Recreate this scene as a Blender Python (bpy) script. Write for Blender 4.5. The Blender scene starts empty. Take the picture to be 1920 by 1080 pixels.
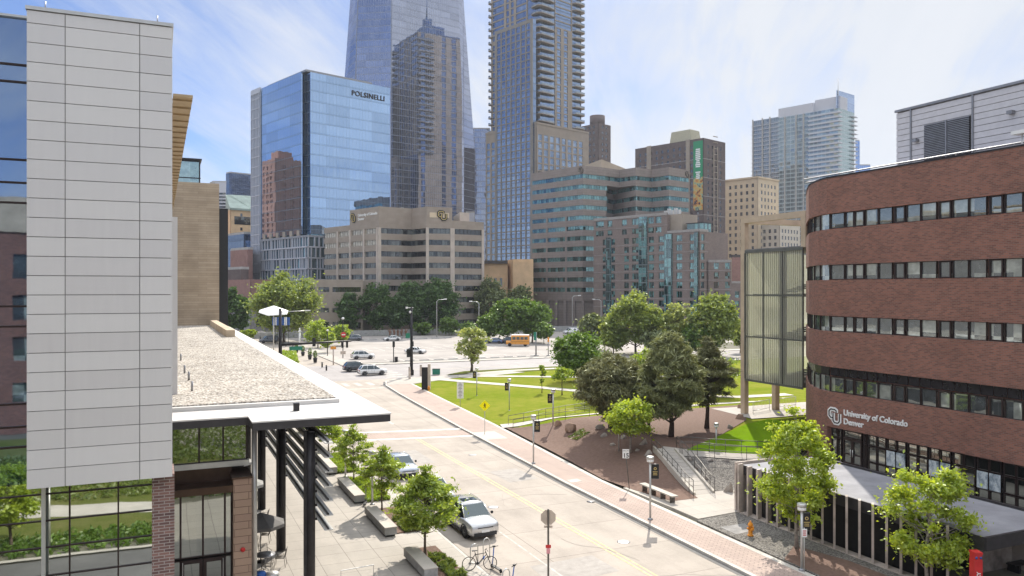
import bpy, bmesh, math, random
import numpy as np
from mathutils import Vector, Matrix
from mathutils.geometry import delaunay_2d_cdt
random.seed(7)
sc = bpy.context.scene
C = sc.collection
R = math.radians
# ------------------------------------------------------------------ camera, sky, sun, exposure
F = 1487.0; YAW = R(24); CA, SA = math.cos(YAW), math.sin(YAW); EYE = 14.0; HZ = 542.0
cam_d = bpy.data.cameras.new('camera'); cam = bpy.data.objects.new('camera', cam_d); C.objects.link(cam)
cam.location = (0, 0, EYE); cam.rotation_euler = (R(90), 0, -YAW)
cam_d.sensor_width = 36; cam_d.lens = F / 1920 * 36; cam_d.shift_y = 2 / 1920
cam_d.clip_start = 0.5; cam_d.clip_end = 9000
sc.camera = cam
sc.view_settings.view_transform = 'Standard'; sc.view_settings.look = 'None'
sc.view_settings.gamma = 1; sc.view_settings.exposure = 0.97
SUN_AZ, SUN_EL = R(36), R(40)
sd = Vector((math.sin(SUN_AZ) * math.cos(SUN_EL), math.cos(SUN_AZ) * math.cos(SUN_EL), math.sin(SUN_EL)))
sl = bpy.data.lights.new('sun', 'SUN'); sl.energy = 3.2; sl.angle = R(0.55); sl.color = (1, .93, .82)
so = bpy.data.objects.new('sun', sl); C.objects.link(so); so.rotation_euler = sd.to_track_quat('Z', 'Y').to_euler()
so.location = sd * 400

class NT:
    """small helper to write node trees"""
    def __init__(s, nt): s.nt = nt; s.l = nt.links
    def n(s, t, **kw):
        o = s.nt.nodes.new(t)
        for k, v in kw.items(): setattr(o, k, v)
        return o
    def set(s, sock, v):
        if hasattr(v, 'is_output') or hasattr(v, 'links'): s.l.new(v, sock)
        elif v is not None: sock.default_value = v
    def m(s, op, a, b=None, c=None, clamp=False):
        o = s.n('ShaderNodeMath', operation=op, use_clamp=clamp)
        s.set(o.inputs[0], a); s.set(o.inputs[1], b)
        if c is not None: s.set(o.inputs[2], c)
        return o.outputs[0]
    def vm(s, op, a, b=None):
        o = s.n('ShaderNodeVectorMath', operation=op); s.set(o.inputs[0], a)
        if b is not None:
            if op == 'SCALE': s.set(o.inputs['Scale'], b)
            else: s.set(o.inputs[1], b)
        return o.outputs[0]
    def noise(s, vec, scale, detail=4, rough=.55, dist=0, out='Fac'):
        o = s.n('ShaderNodeTexNoise'); s.set(o.inputs['Vector'], vec); o.inputs['Scale'].default_value = scale
        o.inputs['Detail'].default_value = detail; o.inputs['Roughness'].default_value = rough
        o.inputs['Distortion'].default_value = dist
        return o.outputs[out]
    def ramp(s, fac, stops):
        o = s.n('ShaderNodeValToRGB'); s.set(o.inputs[0], fac); e = o.color_ramp.elements
        while len(e) < len(stops): e.new(.5)
        for i, (p, c) in enumerate(stops):
            e[i].position = p; e[i].color = (c, c, c, 1) if not hasattr(c, '__len__') else (*c[:3], 1)
        return o.outputs[0]
    def mix(s, fac, a, b, mode='MIX'):
        o = s.n('ShaderNodeMix', data_type='RGBA', blend_type=mode)
        s.set(o.inputs[0], fac)
        for k, v in ((6, a), (7, b)):
            if isinstance(v, (tuple, list)): v = (*v[:3], 1)
            s.set(o.inputs[k], v)
        return o.outputs[2]
    def mapping(s, vec, scale=(1, 1, 1), rot=(0, 0, 0), loc=(0, 0, 0)):
        o = s.n('ShaderNodeMapping'); s.set(o.inputs[0], vec); o.inputs['Scale'].default_value = scale
        o.inputs['Rotation'].default_value = rot; o.inputs['Location'].default_value = loc
        return o.outputs[0]
    def sep(s, vec):
        o = s.n('ShaderNodeSeparateXYZ'); s.set(o.inputs[0], vec); return o.outputs
    def comb(s, x, y, z=0.0):
        o = s.n('ShaderNodeCombineXYZ'); s.set(o.inputs[0], x); s.set(o.inputs[1], y); s.set(o.inputs[2], z); return o.outputs[0]

w = bpy.data.worlds.new('World'); sc.world = w; w.use_nodes = True
for n in list(w.node_tree.nodes): w.node_tree.nodes.remove(n)
T = NT(w.node_tree)
sky = T.n('ShaderNodeTexSky', sky_type='NISHITA', sun_disc=False, sun_elevation=SUN_EL, sun_rotation=SUN_AZ)
sky.air_density = 1.0; sky.dust_density = 1.2; sky.ozone_density = 1.3; sky.altitude = 1600
gen = T.n('ShaderNodeTexCoord').outputs['Generated']
sx = T.sep(gen)
zz = T.m('ADD', T.m('MAXIMUM', sx[2], 0.0), .30)
pl = T.comb(T.m('DIVIDE', sx[0], zz), T.m('DIVIDE', sx[1], zz), 0.0)
st = T.mapping(T.mapping(pl, rot=(0, 0, R(-52))), scale=(.55, 2.3, 1), loc=(1.3, .4, 0))
warp = T.vm('ADD', st, T.vm('SCALE', T.noise(st, .7, 3, out='Color'), 1.1))
n1 = T.ramp(T.noise(warp, 1.1, 10, .66), [(.30, 0.0), (.70, 1.0)])                       # fibrous cirrus
n2 = T.ramp(T.noise(T.mapping(pl, scale=(.9, .9, 1), loc=(2.1, 5.7, 0)), 1.0, 4, .55), [(.32, 0.0), (.68, 1.0)])   # broad sheets
# the sheet is thicker towards the sun's side (+x) and the horizon
side = T.ramp(sx[0], [(0.0, 0.0), (.55, 1.0)])
low = T.ramp(sx[2], [(0.0, .55), (.12, 0.0)])
cov = T.m('ADD', T.m('ADD', T.m('MULTIPLY', n1, .55), T.m('MULTIPLY', n2, .45)), T.m('ADD', T.m('MULTIPLY', side, .30), low))
cl = T.ramp(cov, [(.36, 0.0), (.88, 1.0)])
ccol = T.mix(T.noise(warp, 2.2, 6, .6), (3.3, 3.5, 3.75), (4.1, 4.12, 4.15))
skyc = T.mix(1.0, sky.outputs[0], (.33, .42, .58), 'MULTIPLY')
bg = T.n('ShaderNodeBackground'); bg.inputs['Strength'].default_value = .115
allc = T.mix(T.m('MAXIMUM', T.m('MULTIPLY', cl, .93), T.ramp(sx[2], [(.30, 0.0), (.6, .85)])), skyc, ccol)
# overhead cloud cover and brightness, out of frame, added to lift the shade
T.l.new(T.vm('SCALE', allc, T.m('ADD', 1.0, T.m('MULTIPLY', T.ramp(sx[2], [(.33, 0.0), (.75, 1.0)]), 1.3))), bg.inputs[0])
ow = T.n('ShaderNodeOutputWorld'); T.l.new(bg.outputs[0], ow.inputs[0])

# ------------------------------------------------------------------ survey helpers (photo measurements -> metres on the site)
def W(x, D, z=0.0):
    xc = (x - 960) * D / F
    return Vector((xc * CA + D * SA, -xc * SA + D * CA, z))
def G(x, y, z=0.0): return W(x, (EYE - z) * F / (y - HZ), z)
def ZD(y, D): return EYE + (HZ - y) * D / F
def CD(a, b): return Vector((a * CA + b * SA, -a * SA + b * CA))      # view-aligned direction -> site direction
def sst(a, b, t):
    t = min(1, max(0, (t - a) / (b - a))); return t * t * (3 - 2 * t)
def H(u, v):                                                           # the planted mound by the brick building
    return 1.4 * sst(31.0, 37.5, u) * sst(43.6, 51.5, v) * (1 - sst(66, 79, v))
def GT(x, y, dz=0.0):
    z = 0.0
    for i in range(14): p = G(x, y, z + dz); z = z * .5 + H(p.x, p.y) * .5
    return Vector((p.x, p.y, H(p.x, p.y)))
def depth(p): return p[0] * SA + p[1] * CA

# ------------------------------------------------------------------ materials
MT = {}
def newmat(name):
    m = bpy.data.materials.new(name); m.use_nodes = True
    for n in list(m.node_tree.nodes): m.node_tree.nodes.remove(n)
    return m, NT(m.node_tree)
def out(T, sh): o = T.n('ShaderNodeOutputMaterial'); T.l.new(sh, o.inputs[0])
def pm(name, col, rough=.6, metal=0.0, var=.12, scale=2.0, bump=0.0, col2=None, bscale=None, spec=.4, coat=0):
    m, T = newmat(name); b = T.n('ShaderNodeBsdfPrincipled')
    oc = T.n('ShaderNodeTexCoord').outputs['Object']
    n = T.noise(oc, scale, 6, .6)
    c2 = col2 or tuple(min(1, c * (1 - var * 1.6)) for c in col)
    c1 = col if col2 else tuple(min(1, c * (1 + var)) for c in col)
    T.l.new(T.mix(T.ramp(n, [(.3, 0.0), (.7, 1.0)]), c1, c2), b.inputs['Base Color'])
    T.l.new(T.m('ADD', T.m('MULTIPLY', n, .25), rough - .12), b.inputs['Roughness'])
    b.inputs['Metallic'].default_value = metal; b.inputs['Specular IOR Level'].default_value = spec
    if coat: b.inputs['Coat Weight'].default_value = coat; b.inputs['Coat Roughness'].default_value = .08
    if bump:
        bp = T.n('ShaderNodeBump'); bp.inputs['Strength'].default_value = bump; bp.inputs['Distance'].default_value = .03
        T.l.new(T.noise(oc, bscale or scale * 8, 5), bp.inputs['Height']); T.l.new(bp.outputs[0], b.inputs['Normal'])
    out(T, b.outputs[0]); MT[name] = m; return m
def uvn(T): return T.n('ShaderNodeUVMap').outputs[0]
def brick(name, c1, c2, cm, bw=.4, bh=.13, mort=.012, bumpy=.4, var=.25, rough=.85, off=.5):
    m, T = newmat(name); b = T.n('ShaderNodeBsdfPrincipled'); uv = uvn(T)
    br = T.n('ShaderNodeTexBrick'); T.l.new(uv, br.inputs['Vector'])
    br.offset = off; br.inputs['Color1'].default_value = (*c1, 1); br.inputs['Color2'].default_value = (*c2, 1)
    br.inputs['Mortar'].default_value = (*cm, 1); br.inputs['Scale'].default_value = 1
    br.inputs['Mortar Size'].default_value = mort; br.inputs['Brick Width'].default_value = bw
    br.inputs['Row Height'].default_value = bh; br.inputs['Bias'].default_value = -.1
    n = T.noise(uv, .35, 5, .6)
    k = T.ramp(n, [(.3, 1 - var), (.7, 1 + var * .5)])
    T.l.new(T.mix(1.0, br.outputs[0], k, 'MULTIPLY'), b.inputs['Base Color']); b.inputs['Roughness'].default_value = rough
    b.inputs['Specular IOR Level'].default_value = .25
    bp = T.n('ShaderNodeBump'); bp.inputs['Strength'].default_value = bumpy; bp.inputs['Distance'].default_value = .02
    T.l.new(T.m('SUBTRACT', 1.0, br.outputs[1]), bp.inputs['Height']); T.l.new(bp.outputs[0], b.inputs['Normal'])
    out(T, b.outputs[0]); MT[name] = m; return m
def pglass(name, dark=(.02, .03, .035), tint=(.8, .9, 1), refl=.18, cell=(1.2, 3.0), blind=(.35, .36, .33), bf=.2, wob=.01, rough=.02):
    """window glass: dark room behind, some blinds, a mirror layer that grows towards grazing"""
    m, T = newmat(name); uv = uvn(T); g = T.vm('FLOOR', T.vm('DIVIDE', uv, (cell[0], cell[1], 1)))
    wn = T.n('ShaderNodeTexWhiteNoise', noise_dimensions='2D'); T.l.new(g, wn.inputs[0])
    col = T.mix(T.m('LESS_THAN', wn.outputs[0], bf), tuple(dark), tuple(blind))
    col = T.mix(.6, col, T.mix(1.0, col, T.ramp(T.noise(uv, 1.3, 3), [(.35, .35), (.7, 1.3)]), 'MULTIPLY'))
    d = T.n('ShaderNodeBsdfDiffuse'); T.l.new(col, d.inputs[0])
    gl = T.n('ShaderNodeBsdfGlossy'); gl.inputs[0].default_value = (*tint, 1); gl.inputs['Roughness'].default_value = rough
    N = T.n('ShaderNodeNewGeometry').outputs['Normal']
    tilt = T.vm('SCALE', T.vm('SUBTRACT', wn.outputs[1], (.5, .5, .5)), wob)
    wv = T.vm('SCALE', T.vm('SUBTRACT', T.noise(uv, .8, 2, out='Color'), (.5, .5, .5)), wob * 1.2)
    T.l.new(T.vm('NORMALIZE', T.vm('ADD', N, T.vm('ADD', tilt, wv))), gl.inputs['Normal'])
    fr = T.n('ShaderNodeFresnel'); fr.inputs[0].default_value = 1.5
    fac = T.m('ADD', T.m('MULTIPLY', fr.outputs[0], .8), refl, clamp=True)
    mx = T.n('ShaderNodeMixShader'); T.l.new(fac, mx.inputs[0]); T.l.new(d.outputs[0], mx.inputs[1]); T.l.new(gl.outputs[0], mx.inputs[2])
    out(T, mx.outputs[0]); MT[name] = m; return m
def curtain(name, tint, cell=(1.5, 4.0), mull=.07, band=.9, refl=.75, dark=(.03, .05, .07), mcol=(.25, .28, .32), wob=.012,
            bandcol=None, vline=1.0, fac2=.5, rough=.02):
    """glass curtain wall: panes, mullions and floor spandrels laid out in metres"""
    m, T = newmat(name); uv = uvn(T); s = T.sep(uv)
    fu = T.m('FRACT', T.m('DIVIDE', s[0], cell[0])); fv = T.m('FRACT', T.m('DIVIDE', s[1], cell[1]))
    lu = T.m('MULTIPLY', T.m('LESS_THAN', fu, mull / cell[0]), vline); lv = T.m('LESS_THAN', fv, mull * 1.6 / cell[1])
    line = T.m('MAXIMUM', lu, lv)
    bandm = T.m('LESS_THAN', fv, band / cell[1])
    g = T.vm('FLOOR', T.vm('DIVIDE', uv, (cell[0], cell[1], 1)))
    wn = T.n('ShaderNodeTexWhiteNoise', noise_dimensions='2D'); T.l.new(g, wn.inputs[0])
    gf = T.vm('FLOOR', T.vm('DIVIDE', uv, (cell[0] * 7, cell[1], 1)))
    wf = T.n('ShaderNodeTexWhiteNoise', noise_dimensions='2D'); T.l.new(gf, wf.inputs[0])
    room = T.mix(T.m('MULTIPLY', T.m('POWER', wn.outputs[0], 3.0), .5), tuple(dark), (.32, .35, .36))
    room = T.mix(bandm, room, bandcol or tuple(c * 2.2 for c in dark))
    d = T.n('ShaderNodeBsdfDiffuse'); T.l.new(T.mix(line, room, tuple(mcol)), d.inputs[0])
    gl = T.n('ShaderNodeBsdfGlossy'); gl.inputs['Roughness'].default_value = rough
    tn = T.mix(1.0, tuple(tint), T.ramp(wf.outputs[0], [(0, .86), (1, 1.06)]), 'MULTIPLY')
    T.l.new(tn, gl.inputs[0])
    N = T.n('ShaderNodeNewGeometry').outputs['Normal']
    tilt = T.vm('SCALE', T.vm('SUBTRACT', wn.outputs[1], (.5, .5, .5)), wob)
    wv = T.vm('SCALE', T.vm('SUBTRACT', T.noise(uv, .25, 3, out='Color'), (.5, .5, .5)), wob)
    T.l.new(T.vm('NORMALIZE', T.vm('ADD', N, T.vm('ADD', tilt, wv))), gl.inputs['Normal'])
    fac = T.m('MULTIPLY', T.m('SUBTRACT', 1.0, T.m('MULTIPLY', line, .85)), T.m('SUBTRACT', refl, T.m('MULTIPLY', bandm, refl * (1 - fac2) * .35)))
    mx = T.n('ShaderNodeMixShader'); T.l.new(fac, mx.inputs[0]); T.l.new(d.outputs[0], mx.inputs[1]); T.l.new(gl.outputs[0], mx.inputs[2])
    out(T, mx.outputs[0]); MT[name] = m; return m
def leafm(name, c1, c2, tr=.45, gloss=.06):
    m, T = newmat(name)
    rnd = T.n('ShaderNodeNewGeometry').outputs['Random Per Island']
    big = T.noise(T.n('ShaderNodeTexCoord').outputs['Object'], .9, 3)
    col = T.mix(T.m('ADD', T.m('MULTIPLY', rnd, .6), T.m('SUBTRACT', T.m('MULTIPLY', big, .9), .25), clamp=True), tuple(c1), tuple(c2))
    d = T.n('ShaderNodeBsdfDiffuse'); T.l.new(col, d.inputs[0])
    t = T.n('ShaderNodeBsdfTranslucent'); T.l.new(T.mix(1.0, col, (1.35, 1.25, .6), 'MULTIPLY'), t.inputs[0])
    mx = T.n('ShaderNodeMixShader'); mx.inputs[0].default_value = tr
    T.l.new(d.outputs[0], mx.inputs[1]); T.l.new(t.outputs[0], mx.inputs[2])
    g = T.n('ShaderNodeBsdfGlossy'); g.inputs['Roughness'].default_value = .45; g.inputs[0].default_value = (.9, .95, .8, 1)
    m2 = T.n('ShaderNodeMixShader'); m2.inputs[0].default_value = gloss
    T.l.new(mx.outputs[0], m2.inputs[1]); T.l.new(g.outputs[0], m2.inputs[2])
    out(T, m2.outputs[0]); MT[name] = m; return m

# ------------------------------------------------------------------ mesh builder
class MB:
    def __init__(s): s.v = []; s.f = []; s.mi = []; s.sm = []
    def add(s, vs, fs, mi=0, sm=False):
        o = len(s.v); s.v += [tuple(p) for p in vs]
        for f in fs: s.f.append(tuple(i + o for i in f)); s.mi.append(mi); s.sm.append(sm)
        return s
    def box(s, x0, x1, y0, y1, z0, z1, mi=0):
        return s.prism([(x0, y0), (x1, y0), (x1, y1), (x0, y1)], z0, z1, mi)
    def prism(s, poly, z0, z1, mi=0, cap=True, ztop=None):
        """footprint polygon (any winding) extruded; ztop may give a height for each corner"""
        n = len(poly); a = sum(poly[i][0] * poly[(i + 1) % n][1] - poly[(i + 1) % n][0] * poly[i][1] for i in range(n))
        zt = list(ztop) if ztop else [z1] * n
        if a < 0: poly = list(poly)[::-1]; zt = zt[::-1]
        vs = [(p[0], p[1], z0) for p in poly] + [(p[0], p[1], z) for p, z in zip(poly, zt)]
        fs = [(i, (i + 1) % n, n + (i + 1) % n, n + i) for i in range(n)]
        if cap: fs += [tuple(range(n, 2 * n)), tuple(range(n - 1, -1, -1))]
        return s.add(vs, fs, mi)
    def obox(s, a, b, n, d0, d1, z0, z1, t0=0.0, t1=None, mi=0):
        """box on the wall line a->b between distances t0..t1, from d0 to d1 along the outward normal n"""
        a = Vector(a[:2]); b = Vector(b[:2]); L = (b - a).length; d = (b - a) / L; n = Vector(n[:2])
        if t1 is None: t1 = L
        return s.prism([a + d * t0 + n * d0, a + d * t1 + n * d0, a + d * t1 + n * d1, a + d * t0 + n * d1], z0, z1, mi)
    def tube(s, pts, r, k=8, mi=0, sm=True, cap=True):
        pts = [Vector(p) for p in pts]; rs = r if hasattr(r, '__len__') else [r] * len(pts); rings = []
        up = Vector((0, 0, 1)); prev = None
        for i, p in enumerate(pts):
            d = (pts[min(i + 1, len(pts) - 1)] - pts[max(i - 1, 0)]).normalized()
            q = prev if prev is not None else (up if abs(d.z) < .9 else Vector((1, 0, 0)))
            x = (q - d * q.dot(d)); x = x.normalized() if x.length > 1e-6 else d.orthogonal().normalized()
            prev = x; y = d.cross(x)
            rings.append([p + (x * math.cos(2 * math.pi * j / k) + y * math.sin(2 * math.pi * j / k)) * rs[i] for j in range(k)])
        vs = [v for rg in rings for v in rg]
        fs = [(i * k + j, i * k + (j + 1) % k, (i + 1) * k + (j + 1) % k, (i + 1) * k + j) for i in range(len(pts) - 1) for j in range(k)]
        if cap: fs += [tuple(range(k - 1, -1, -1)), tuple((len(pts) - 1) * k + j for j in range(k))]
        return s.add(vs, fs, mi, sm)
    def lathe(s, c, prof, k=16, mi=0, axis='z', sm=True):
        vs = []
        for r, h in prof:
            for j in range(k):
                a = 2 * math.pi * j / k; x, y = r * math.cos(a), r * math.sin(a)
                vs.append((c[0] + x, c[1] + y, c[2] + h) if axis == 'z' else ((c[0] + h, c[1] + x, c[2] + y) if axis == 'x' else (c[0] + x, c[1] + h, c[2] + y)))
        n = len(prof); fs = [(i * k + j, i * k + (j + 1) % k, (i + 1) * k + (j + 1) % k, (i + 1) * k + j) for i in range(n - 1) for j in range(k)]
        if prof[0][0] > 1e-4: fs.append(tuple(range(k - 1, -1, -1)))
        if prof[-1][0] > 1e-4: fs.append(tuple((n - 1) * k + j for j in range(k)))
        return s.add(vs, fs, mi, sm)
    def quad(s, *p, mi=0): return s.add(p, [tuple(range(len(p)))], mi)
    def build(s, name, mats, parent=None, loc=None, rz=None, fixn=False):
        me = bpy.data.meshes.new(name); me.from_pydata([tuple(v) for v in s.v], [], s.f)
        if not isinstance(mats, (list, tuple)): mats = [mats]
        for m in mats: me.materials.append(MT[m] if isinstance(m, str) else m)
        me.polygons.foreach_set('material_index', s.mi); me.polygons.foreach_set('use_smooth', s.sm)
        autouv(me)
        if fixn:
            bm = bmesh.new(); bm.from_mesh(me); bmesh.ops.recalc_face_normals(bm, faces=bm.faces); bm.to_mesh(me); bm.free()
        o = bpy.data.objects.new(name, me); C.objects.link(o)
        if parent: o.parent = parent
        if loc is not None: o.location = loc
        if rz is not None: o.rotation_euler = (0, 0, rz)
        return o
def autouv(me):
    uv = me.uv_layers.new(name='UVMap')
    nl = len(me.loops); 
    if not nl: return
    vi = np.empty(nl, int); me.loops.foreach_get('vertex_index', vi)
    co = np.empty(len(me.vertices) * 3); me.vertices.foreach_get('co', co); co = co.reshape(-1, 3)[vi]
    pn = np.empty(len(me.polygons) * 3); me.polygons.foreach_get('normal', pn); pn = pn.reshape(-1, 3)
    lt = np.empty(len(me.polygons), int); me.polygons.foreach_get('loop_total', lt)
    nn = np.repeat(pn, lt, axis=0)
    hor = np.abs(nn[:, 2]) > .8
    t = np.stack([-nn[:, 1], nn[:, 0]], 1); L = np.linalg.norm(t, axis=1, keepdims=True); L[L < 1e-6] = 1; t /= L
    u = np.where(hor, co[:, 0], co[:, 0] * t[:, 0] + co[:, 1] * t[:, 1]); v = np.where(hor, co[:, 1], co[:, 2])
    uv.data.foreach_set('uv', np.stack([u, v], 1).ravel())
def thing(name, label, cat, loc=(0, 0, 0), rz=0.0, group=None):
    o = bpy.data.objects.new(name, None); C.objects.link(o); o.empty_display_size = .3
    o.location = loc; o.rotation_euler = (0, 0, rz); tag(o, label, cat, group); return o
def tag(o, label=None, cat=None, group=None, kind=None):
    if label: o['label'] = label
    if cat: o['category'] = cat
    if group: o['group'] = group
    if kind: o['kind'] = kind
    return o
def struct(o, label=None): o['kind'] = 'structure'; 
def textmesh(txt, name, mat, size, parent, M, extrude=.03, align='LEFT', bold=0.0, track=1.0):
    cu = bpy.data.curves.new(name, 'FONT'); cu.body = txt; cu.size = size; cu.extrude = extrude; cu.align_x = align
    cu.offset = bold; cu.space_character = track; cu.resolution_u = 3
    o = bpy.data.objects.new(name, cu); C.objects.link(o)
    dg = bpy.context.evaluated_depsgraph_get(); me = bpy.data.meshes.new_from_object(o.evaluated_get(dg))
    bpy.data.objects.remove(o); me.transform(M); me.name = name
    me.materials.clear(); me.materials.append(MT[mat]); r = bpy.data.objects.new(name, me); C.objects.link(r)
    if parent: r.parent = parent
    return r
def wallM(p, d, n):
    """matrix that stands lettering upright at p, reading along d, facing n"""
    d = Vector((d[0], d[1], 0)).normalized(); n = Vector((n[0], n[1], 0)).normalized()
    return Matrix(((d.x, 0, n.x, p[0]), (d.y, 0, n.y, p[1]), (0, 1, 0, p[2]), (0, 0, 0, 1)))
def sheet(name, poly, off, mat, zf=None, step=1.5, label=None, kind='structure', holes=()):
    zf = zf or (lambda u, v: 0.0)
    pts = [Vector((p[0], p[1])) for p in poly]; dense = []
    n = len(pts)
    for i in range(n):
        a, b = pts[i], pts[(i + 1) % n]; k = max(1, int((b - a).length / step)) if zf is H else 1
        dense += [a + (b - a) * (j / k) for j in range(k)]
    m = len(dense); edges = [(i, (i + 1) % m) for i in range(m)]; extra = []
    if zf is H:
        x0 = min(p.x for p in pts); x1 = max(p.x for p in pts); y0 = min(p.y for p in pts); y1 = max(p.y for p in pts)
        x = x0 + step / 2
        while x < x1:
            y = y0 + step / 2
            while y < y1:
                ins = False; j = m - 1
                for i in range(m):
                    a, b = dense[i], dense[j]
                    if (a.y > y) != (b.y > y) and x < (b.x - a.x) * (y - a.y) / (b.y - a.y) + a.x: ins = not ins
                    j = i
                if ins: extra.append(Vector((x, y)))
                y += step
            x += step
    vs, es, fs, *_ = delaunay_2d_cdt(dense + extra, edges, [], 1, 1e-4)
    me = bpy.data.meshes.new(name); me.from_pydata([(p.x, p.y, zf(p.x, p.y) + off) for p in vs], [], [tuple(f) for f in fs])
    if len(me.polygons) and me.polygons[0].normal.z < 0: me.flip_normals()
    me.materials.append(MT[mat]); autouv(me)
    for p in me.polygons: p.use_smooth = zf is H
    o = bpy.data.objects.new(name, me); C.objects.link(o); o['kind'] = kind
    if label: o['label'] = label
    return o
# ------------------------------------------------------------------ palette
pm('earth', (.16, .15, .11), .95, var=.3, scale=.05)
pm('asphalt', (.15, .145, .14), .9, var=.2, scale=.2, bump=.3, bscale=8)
pm('lot_asphalt', (0.34, 0.31, 0.285), .9, var=.14, scale=.12, bump=.2, bscale=6)
pm('white_paint', (.72, .70, .64), .8, var=.25, scale=3); pm('yellow_paint', (.58, .47, .27), .8, var=.2, scale=4)
pm('worn_paint', (.52, .48, .43), .85, var=.25, scale=2); pm('yellow_worn', (.55, .46, .30), .85, var=.2, scale=2)
pm('kerb_stone', (.52, .49, .44), .85, var=.12, scale=1.5, bump=.1)
pm('pale_concrete', (.50, .46, .40), .85, var=.12, scale=.6, bump=.12)
pm('bench_concrete', (.34, .34, .33), .8, var=.18, scale=2, bump=.15)
pm('grey_concrete', (.27, .26, .25), .9, var=.2, scale=1.2, bump=.2)
pm('mulch', (.185, .115, .085), .95, scale=4.5, col2=(.13, .08, .06), bump=1.0, bscale=9)
pm('tan_earth', (.26, .15, .09), .95, scale=2.5, col2=(.18, .09, .05), bump=.7)
pm('dark_metal', (.035, .033, .035), .42, .6, var=.2, scale=3); pm('black', (.012, .012, .013), .5)
pm('black_screen', (.008, .008, .009), .6); pm('grey_metal', (.30, .30, .31), .4, .7, var=.1)
pm('light_metal', (.55, .55, .53), .4, .5, var=.08); pm('white_metal', (.75, .75, .73), .45, var=.06)
pm('rail_metal', (.13, .12, .11), .45, .6); pm('bronze', (.075, .045, .03), .4, .6)
pm('white', (.8, .8, .78), .5, var=.04); pm('chrome', (.6, .6, .62), .2, 1)
pm('boulder', (.42, .38, .33), .9, scale=1.5, col2=(.22, .19, .17), bump=.8); pm('red_boulder', (.40, .27, .19), .9, scale=1.5, col2=(.22, .15, .11), bump=.8)
pm('trunk', (.14, .105, .08), .95, var=.3, scale=6, bump=.8); pm('pale_trunk', (.33, .29, .25), .9, var=.3, scale=6, bump=.5)
pm('dark_trunk', (.07, .05, .04), .95, var=.3, scale=6, bump=.8)
pm('rubber', (.02, .02, .021), .8); pm('orange', (.75, .28, .02), .5); pm('red', (.55, .03, .03), .45); pm('green_sign', (.02, .20, .13), .5)
pm('yellow_green', (.75, .80, .04), .5, var=.03); pm('blue', (.03, .12, .42), .5); pm('pink', (.7, .30, .33), .6)
pm('tan_back', (.52, .44, .36), .6, .1)

def lawnmat(name, c1, c2, c3):
    m, T = newmat(name); oc = T.n('ShaderNodeTexCoord').outputs['Object']
    b = T.n('ShaderNodeBsdfDiffuse')
    fine = T.noise(oc, 6.0, 6, .7); big = T.noise(oc, .12, 4, .6); mid = T.noise(oc, .8, 5, .65)
    col = T.mix(T.ramp(fine, [(.3, 0), (.7, 1)]), c1, c2); col = T.mix(T.ramp(T.m('ADD', T.m('MULTIPLY', big, .6), T.m('MULTIPLY', mid, .4)), [(.42, 0), (.66, .8)]), col, c3)
    T.l.new(col, b.inputs[0])
    bp = T.n('ShaderNodeBump'); bp.inputs['Strength'].default_value = .9; bp.inputs['Distance'].default_value = .06
    T.l.new(fine, bp.inputs['Height']); T.l.new(bp.outputs[0], b.inputs['Normal'])
    t = T.n('ShaderNodeBsdfTranslucent'); T.l.new(col, t.inputs[0])
    mx = T.n('ShaderNodeMixShader'); mx.inputs[0].default_value = .12; T.l.new(b.outputs[0], mx.inputs[1]); T.l.new(t.outputs[0], mx.inputs[2])
    out(T, mx.outputs[0]); MT[name] = m
lawnmat('lawn', (.21, .26, .025), (.14, .185, .02), (.31, .29, .06))
lawnmat('lawn_bright', (.17, .30, .01), (.13, .24, .01), (.20, .33, .015))
lawnmat('verge', (.15, .17, .04), (.09, .12, .03), (.23, .21, .09))

def paving(name, col, cell, line, off=0.0, var=.10, stain=.35, lw=.02, rot=0.0, c2=None):
    """cast concrete or pavers: joints, slab-to-slab variation, stains and tyre wear"""
    m, T = newmat(name); oc = T.n('ShaderNodeTexCoord').outputs['Object']; b = T.n('ShaderNodeBsdfPrincipled')
    mp = T.mapping(oc, rot=(0, 0, rot))
    br = T.n('ShaderNodeTexBrick'); T.l.new(mp, br.inputs['Vector']); br.offset = off; br.inputs['Scale'].default_value = 1
    br.inputs['Color1'].default_value = (*col, 1); br.inputs['Color2'].default_value = (*(c2 or tuple(c * (1 - var) for c in col)), 1)
    br.inputs['Mortar'].default_value = (*line, 1); br.inputs['Mortar Size'].default_value = lw; br.inputs['Mortar Smooth'].default_value = .3
    br.inputs['Brick Width'].default_value = cell[0]; br.inputs['Row Height'].default_value = cell[1]
    n1 = T.noise(oc, .25, 6, .65); n2 = T.noise(T.mapping(oc, scale=(1.0, .12, 1)), .9, 5, .6); n3 = T.noise(oc, 5, 5, .7)
    k = T.ramp(T.m('ADD', T.m('MULTIPLY', n1, .5), T.m('ADD', T.m('MULTIPLY', n2, .3), T.m('MULTIPLY', n3, .2))), [(.36, 1 - stain), (.56, 1.0), (.75, 1.06)])
    T.l.new(T.mix(1.0, br.outputs[0], k, 'MULTIPLY'), b.inputs['Base Color']); b.inputs['Roughness'].default_value = .85
    b.inputs['Specular IOR Level'].default_value = .3
    bp = T.n('ShaderNodeBump'); bp.inputs['Strength'].default_value = .25; bp.inputs['Distance'].default_value = .01
    T.l.new(n3, bp.inputs['Height']); T.l.new(bp.outputs[0], b.inputs['Normal'])
    out(T, b.outputs[0]); MT[name] = m
paving('street_concrete', (.41, .36, .31), (3.7, 4.6), (.22, .19, .165), .0, .07, .26, .026)
paving('cross_asphalt', (.36, .335, .325), (7, 50), (.25, .23, .22), .0, .05, .22, .03)
paving('plaza_concrete', (.465, .425, .375), (1.5, 1.5), (.27, .245, .215), .0, .06, .2, .022)
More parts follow.
